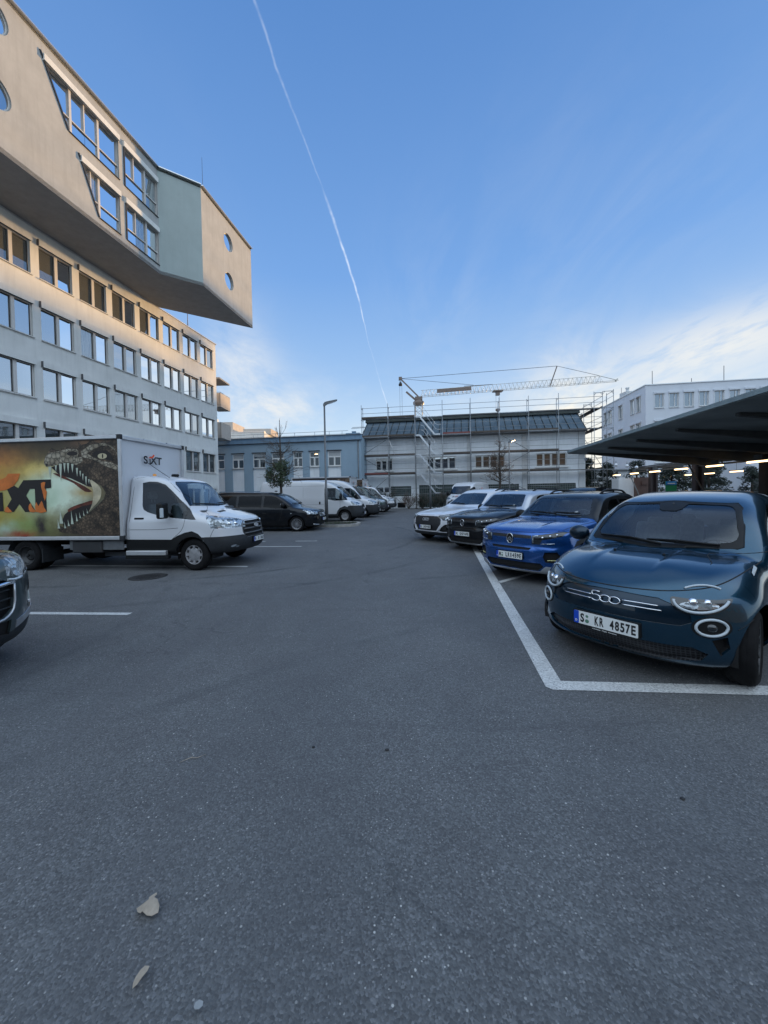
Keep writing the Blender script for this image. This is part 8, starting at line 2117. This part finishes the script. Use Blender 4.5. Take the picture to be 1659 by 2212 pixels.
    shut(S, root, [('side', [(2.42, 2.03), (2.0, 2.06), (1.72, 1.98), (1.42, 1.72), (1.16, 1.46), (1.17, 1.10), (1.24, .88), (1.45, .70)]), ('side', [(2.44, 2.02), (2.46, 1.3), (2.46, .70)]), ('side', [(2.44, .90), (1.8, .90), (1.32, .93)]),
        ('front', [(-.88, 1.20), (-.6, 1.12), (-.44, 1.06), (0, 1.055), (.44, 1.06), (.6, 1.12), (.88, 1.20)]), ('side', [(.74, 1.20), (.9, 1.28), (1.02, 1.40)]), ('side', [(.52, .90), (.56, .82), (.60, .73)])])
    plate_at(S, root, .60, plate, off=.028)
    interior(S, root, 2.1, .85, 1.30, .42, 1.0, rear=False, head=1.66)
    wipers(S, root, [[(-.72, 1.43), (-.35, 1.395), (.0, 1.385)], [(.05, 1.42), (.4, 1.40), (.68, 1.42)]])
    bm = nb(); box(bm, (S.xo - 2.2, .25, 2.13), (.20, .05, .07), bev=.02); tube(bm, [(S.xo - 1.78, -.55, 2.03), (S.xo - 1.98, -.55, 2.16), (S.xo - 2.3, -.55, 2.38)], .006, 5); obj('roof_aerial', bm, M['black'], root)
    bm = nb(); lathe(bm, [(.04, 0), (.04, .03), (.02, .045)], (S.xo - 2.3, -.35, 2.10), 'Z', 10); obj('marker_lamp', bm, M['amber'], root)
    # wheels: single in front, twin behind
    xo = S.xo
    for sd in (1, -1):
        wheel(root, xo - fo, .965 * sd, wr, .215, 'cap', 'rim_dusty', side=sd, rr=.60, steer=-6)
        wheel(root, xo - fo - wb, 1.03 * sd, wr, .20, 'truckrear', 'rim_dark', side=sd, rr=.62); wheel(root, xo - fo - wb, .79 * sd, wr, .20, 'steel', 'rim_dark', side=sd, rr=.60)
        bm = nb(); uc = fo; cr = wr * 1.16; ro, ri = [], []
        for i in range(21):
            a = math.pi * (-.08 + 1.16 * i / 20); ro.append(bm.verts.new((xo - (uc + cr * math.cos(a)), .92 * sd, wr + cr * math.sin(a)))); ri.append(bm.verts.new((xo - (uc + cr * math.cos(a)), .45 * sd, wr + cr * math.sin(a))))
        for i in range(20): bm.faces.new((ro[i], ro[i + 1], ri[i + 1], ri[i]))
        bm.faces.new(ri); obj('wheel_arch', bm, M['black_matt'], root)
        # rear mudguard: an arc of sheet
        bm = nb(); n = 16; A, B = [], []
        for i in range(n + 1):
            a = math.pi * (-.12 + 1.05 * i / n); c_, s_ = math.cos(a) * .43, math.sin(a) * .43; A.append(bm.verts.new((xo - fo - wb + c_, 1.06 * sd, wr + s_))); B.append(bm.verts.new((xo - fo - wb + c_, .56 * sd, wr + s_)))
        for i in range(n): bm.faces.new((A[i], A[i + 1], B[i + 1], B[i]))
        box(bm, (xo - fo - wb + .44, .81 * sd, .34), (.02, .5, .30)); obj('mudguard', bm, M['grey_plastic'], root)
    # chassis
    bm = nb()
    for y in (.42, -.42): box(bm, (xo - 4.7, y, .60), (4.6, .09, .18), bev=.01)
    for u in (2.8, 3.9, 5.0, 6.4): box(bm, (xo - u, 0, .60), (.08, .84, .12))
    obj('chassis_rail', bm, M['black'], root)
    bm = nb(); box(bm, (xo - 3.45, -.86, .53), (.72, .34, .26), bev=.02); obj('battery_box', bm, M['rim_dark'], root)
    bm = nb(); bar(bm, (xo - 2.6, -.98, .57), (xo - 3.9, -.98, .57), .03, .22, .008); obj('side_guard', bm, M['galv_dark'], root)
    bm = nb(); tube(bm, [(xo - 3.9, 0, .48), (xo - 4.6, 0, .42)], .11, 12); tube(bm, [(xo - 4.6, -.9, wr), (xo - 4.6, .9, wr)], .06, 8); lathe(bm, [(.1, -.3), (.31, -.28), (.31, .0), (.1, .02)], (xo - 4.0, .25, .42), 'Y', 20); obj('axle', bm, M['black_matt'], root)
    # the box
    u0, u1, z0, z1, hb = 2.555, box_u1, .70, box_top, 1.07
    bm = nb(); box(bm, (xo - (u0 + u1) / 2, 0, (z0 + z1) / 2 + .02), (u1 - u0 - .06, hb * 2 - .05, z1 - z0 - .06)); bx = obj('cargo_box', bm, M['paint_van'], root)
    bm = nb(); e = .075
    for y in (-hb, hb):
        for z in (z0 + .03, z1 - .03): box(bm, (xo - (u0 + u1) / 2, y, z), (u1 - u0, .05, e), bev=.008)
    for u in (u0, u1):
        for y in (-hb, hb): box(bm, (xo - u, y, (z0 + z1) / 2), (e, .052, z1 - z0 - e), bev=.008)
        for z in (z0 + .03, z1 - .03): box(bm, (xo - u, 0, z), (.05, hb * 2 - .05, e), bev=.008)
    obj('box_frame', bm, M['alu'], bx)
    bm = nb()
    for y in (-hb, hb):
        for z in (z0 + .03, z1 - .03): box(bm, (xo - u0 + .0, y, z), (.11, .066, .11), bev=.02, seg=2)
    obj('corner_cap', bm, M['grey_plastic'], bx)
    bm = nb(); box(bm, (xo - u1 - .04, 0, (z0 + z1) / 2), (.05, hb * 1.9, z1 - z0 - .12), bev=.01); obj('rear_door', bm, M['paint_van'], bx)
    yf = -(hb - .0225)
    if art == 'full':
        fr = lambda a, b, d: Vector((xo - a, yf - d, b))
        def A2(px, py): u, z = ART(px, py); return (u, z)
        def layer(name, pts, mat, lv, parent, th=.0012, n=0):
            q = [A2(*p) for p in pts]
            if n: q = catmull(q, n, True).tolist()
            q = [(min(max(a, u0 + .05), u1 - .05), min(max(b, z0 + .075), z1 - .075)) for a, b in q]
            bm = nb(); prism(bm, q, fr, .0005 + lv * .0015, .0005 + lv * .0015 + th); bmesh.ops.recalc_face_normals(bm, faces=bm.faces); return obj(name, bm, mat, parent)
        global _fire
        bm = nb(); prism(bm, rect(u0 + .05, z0 + .075, u1 - .05, z1 - .075), fr, .0002, .0012); bmesh.ops.recalc_face_normals(bm, faces=bm.faces)
        # the print sits in coordinates with the nose at the origin
        bm.transform(Matrix.Translation((-xo, 0, 0))); pr = obj('side_print', bm, fire_mat(), bx); pr.location = (xo, 0, 0)
        brown = scale_mat('printed_scales', (.050, .034, .022), (.27, .19, .12), 17); pale = scale_mat('printed_pale_scales', (.32, .27, .19), (.66, .60, .47), 11)
        dark = simple('printed_dark', (.014, .010, .009), .5); red = simple('printed_red', (.12, .03, .015), .5, var=.6, vscale=6); ivory = simple('printed_ivory', (.50, .56, .46), .5, var=.15, vscale=8)
        cream = simple('printed_cream', (.50, .44, .30), .5, var=.35, vscale=5); org = simple('printed_orange', (.62, .17, .03), .5, var=.3, vscale=3)
        lay = lambda *a, **k: layer(*a, parent=bx, **k)
        lay('beast_print', [(500, 330), (480, 300), (492, 240), (525, 195), (540, 168), (560, 160), (600, 182), (640, 168), (700, 150), (770, 162), (800, 152), (790, 104), (820, 138), (870, 128), (905, 96), (925, 92), (945, 112), (985, 128), (1030, 90), (1055, 90), (1048, 124), (1100, 98), (1150, 98), (1160, 970), (1080, 968), (900, 950), (700, 940), (640, 938), (600, 925), (578, 880), (590, 860), (640, 888), (690, 872), (760, 832), (820, 792), (870, 752), (940, 692), (1005, 625), (1022, 570), (985, 510), (930, 480), (890, 445), (850, 410), (800, 365), (745, 305), (650, 300), (560, 322)], brown, 1)
        lay('mouth_print', [(545, 335), (650, 300), (745, 305), (800, 365), (850, 410), (895, 450), (905, 520), (870, 515), (800, 480), (720, 440), (660, 420), (600, 390)], dark, 2)
        lay('mouth_print', [(560, 390), (610, 395), (700, 440), (800, 490), (880, 540), (900, 560), (840, 560), (740, 480), (650, 440)], red, 3, n=2)
        lay('mouth_print', [(625, 830), (650, 770), (720, 705), (800, 670), (890, 660), (910, 690), (870, 750), (790, 805), (700, 865), (640, 885)], dark, 2)
        lay('mouth_print', [(680, 725), (740, 690), (830, 660), (910, 640), (900, 670), (820, 690), (740, 720), (690, 745)], red, 3, n=2)
        lay('snout_print', [(500, 330), (483, 298), (498, 240), (535, 205), (620, 190), (700, 172), (780, 175), (800, 205), (785, 245), (840, 250), (930, 275), (1020, 330), (1100, 360), (1148, 385), (1150, 330), (1080, 300), (1000, 290), (920, 250), (870, 215), (930, 180), (1000, 150), (1060, 150), (1120, 200), (1150, 260), (1150, 240), (1100, 160), (1020, 125), (900, 140), (820, 195), (830, 290), (770, 318), (700, 292), (640, 300), (560, 322)], pale, 4)
        lay('nostril_print', ell(740, 215, 48, 20, 18), dark, 5); lay('nostril_print', ell(508, 312, 12, 9, 12), dark, 5)
        lay('eye_print', [(915, 215), (960, 195), (1040, 190), (1085, 225), (1100, 290), (1040, 275), (980, 262), (940, 245)], dark, 5); lay('eye_print', ell(1005, 243, 40, 25, 18), simple('printed_eye', (.52, .46, .30), .4), 6); lay('eye_print', ell(1008, 243, 6, 21, 12), dark, 7)
        for x, y0, y1, w_ in ((537, 330, 440, 30), (590, 318, 378, 17), (632, 306, 470, 26), (668, 300, 390, 20), (700, 300, 396, 20), (738, 308, 388, 22), (778, 345, 424, 18), (806, 372, 428, 14), (828, 398, 462, 14), (855, 424, 505, 17), (880, 448, 492, 13)):
            lay('tooth_print', [(x - w_ / 2, y0), (x + w_ / 2, y0), (x + w_ * .25, (y0 + y1) / 2), (x, y1), (x - w_ * .3, (y0 + y1) / 2)], ivory, 6)
        for x, y0, y1, w_ in ((598, 895, 806, 24), (622, 850, 715, 34), (655, 892, 834, 16), (688, 872, 812, 18), (720, 855, 728, 24), (762, 828, 752, 18), (792, 800, 745, 14), (826, 778, 724, 13), (858, 756, 712, 12)):
            lay('tooth_print', [(x - w_ / 2, y0), (x + w_ / 2, y0), (x + w_ * .2 - 4, (y0 + y1) / 2), (x - 8, y1), (x - w_ * .35, (y0 + y1) / 2)], ivory, 6)
        lay('fang_print', [(888, 455), (950, 492), (985, 545), (975, 620), (940, 670), (905, 705), (868, 748), (895, 690), (912, 620), (912, 540)], cream, 6, n=3)
        lay('letter_print', [(-80, 560), (93, 560), (98, 735), (-80, 740)], dark, 5); lay('letter_print', [(138, 535), (205, 500), (240, 522), (290, 450), (540, 446), (540, 522), (492, 527), (492, 741), (392, 741), (392, 530), (345, 530), (310, 592), (395, 741), (295, 742), (245, 668), (190, 742), (100, 741), (175, 622)], dark, 5)
        lay('letter_print', [(-420, 470), (-130, 470), (-130, 530), (-330, 530), (-330, 580), (-130, 600), (-130, 741), (-420, 741), (-420, 680), (-220, 680), (-220, 640), (-420, 620)], dark, 5)
        lay('swoosh_print', [(-150, 450), (0, 462), (60, 450), (130, 420), (150, 388), (262, 388), (240, 450), (200, 500), (120, 540), (0, 552), (-150, 540)], org, 5)
        for pts in ([(340, 741), (330, 690), (350, 660), (362, 700), (380, 720), (392, 741)], [(392, 741), (400, 650), (420, 690), (450, 640), (470, 700), (490, 741)], [(450, 480), (490, 470), (480, 520), (500, 560), (480, 640), (462, 560)], [(105, 741), (130, 690), (150, 712), (175, 741)]):
            lay('flame_print', pts, org, 6, n=2)
        for pts in ([(800, 968), (740, 905), (760, 905), (830, 968)], [(880, 968), (800, 900), (822, 900), (905, 968)], [(960, 968), (870, 905), (890, 900), (990, 968)], [(1050, 968), (930, 900), (960, 900), (1090, 968)]): lay('ridge_print', pts, simple('printed_umber', (.07, .045, .03), .5), 2)
    else:
        fr = lambda a, b, d: Vector((xo - a, yf - d, b))
        bm = nb(); prism(bm, rect(u0 + .05, z0 + .075, u1 - .05, z1 - .09), fr, .0005, .002); bmesh.ops.recalc_face_normals(bm, faces=bm.faces); obj('side_print', bm, simple('printed_night', (.035, .022, .020), .5, var=.4), bx)
        bm = nb(); prism(bm, [(u0 + .05, z1 - .10), (u0 + .05, z0 + .1), (u0 + 1.2, z0 + .1), (u0 + 1.5, z1 - .5), (u0 + 1.1, z1 - .15), (u0 + .5, z1 - .10)], fr, .003, .004); bmesh.ops.recalc_face_normals(bm, faces=bm.faces)
        obj('beast_print', bm, scale_mat('printed_tan_scales', (.10, .06, .04), (.50, .36, .25), 5), bx)
    Mx = Matrix.Translation((xo - u0 + .037, -.10, box_top - .47)) @ Matrix(((0, 0, 1), (1, 0, 0), (0, 1, 0))).to_4x4(); logo(bx, Mx, .62, 'front_logo')
    S.bm.free(); return root
box_truck('white box truck with a roaring scaly beast printed along its box, on the left', (-4.02, 9.22), -6, M['paint_van'])
box_truck('dark green cabbed box truck, third vehicle beyond the street lamp island', (-.72, 28.55), -8, M['paint_green'], art='far', box_top=2.80, res=(36, 18, 16), plate='M  BT7720')
box_truck('small white cabbed box truck at the far end of the left row', (.02, 31.6), -8, M['paint_van'], art='far', box_top=2.72, res=(36, 18, 16), plate='M  BT4471')
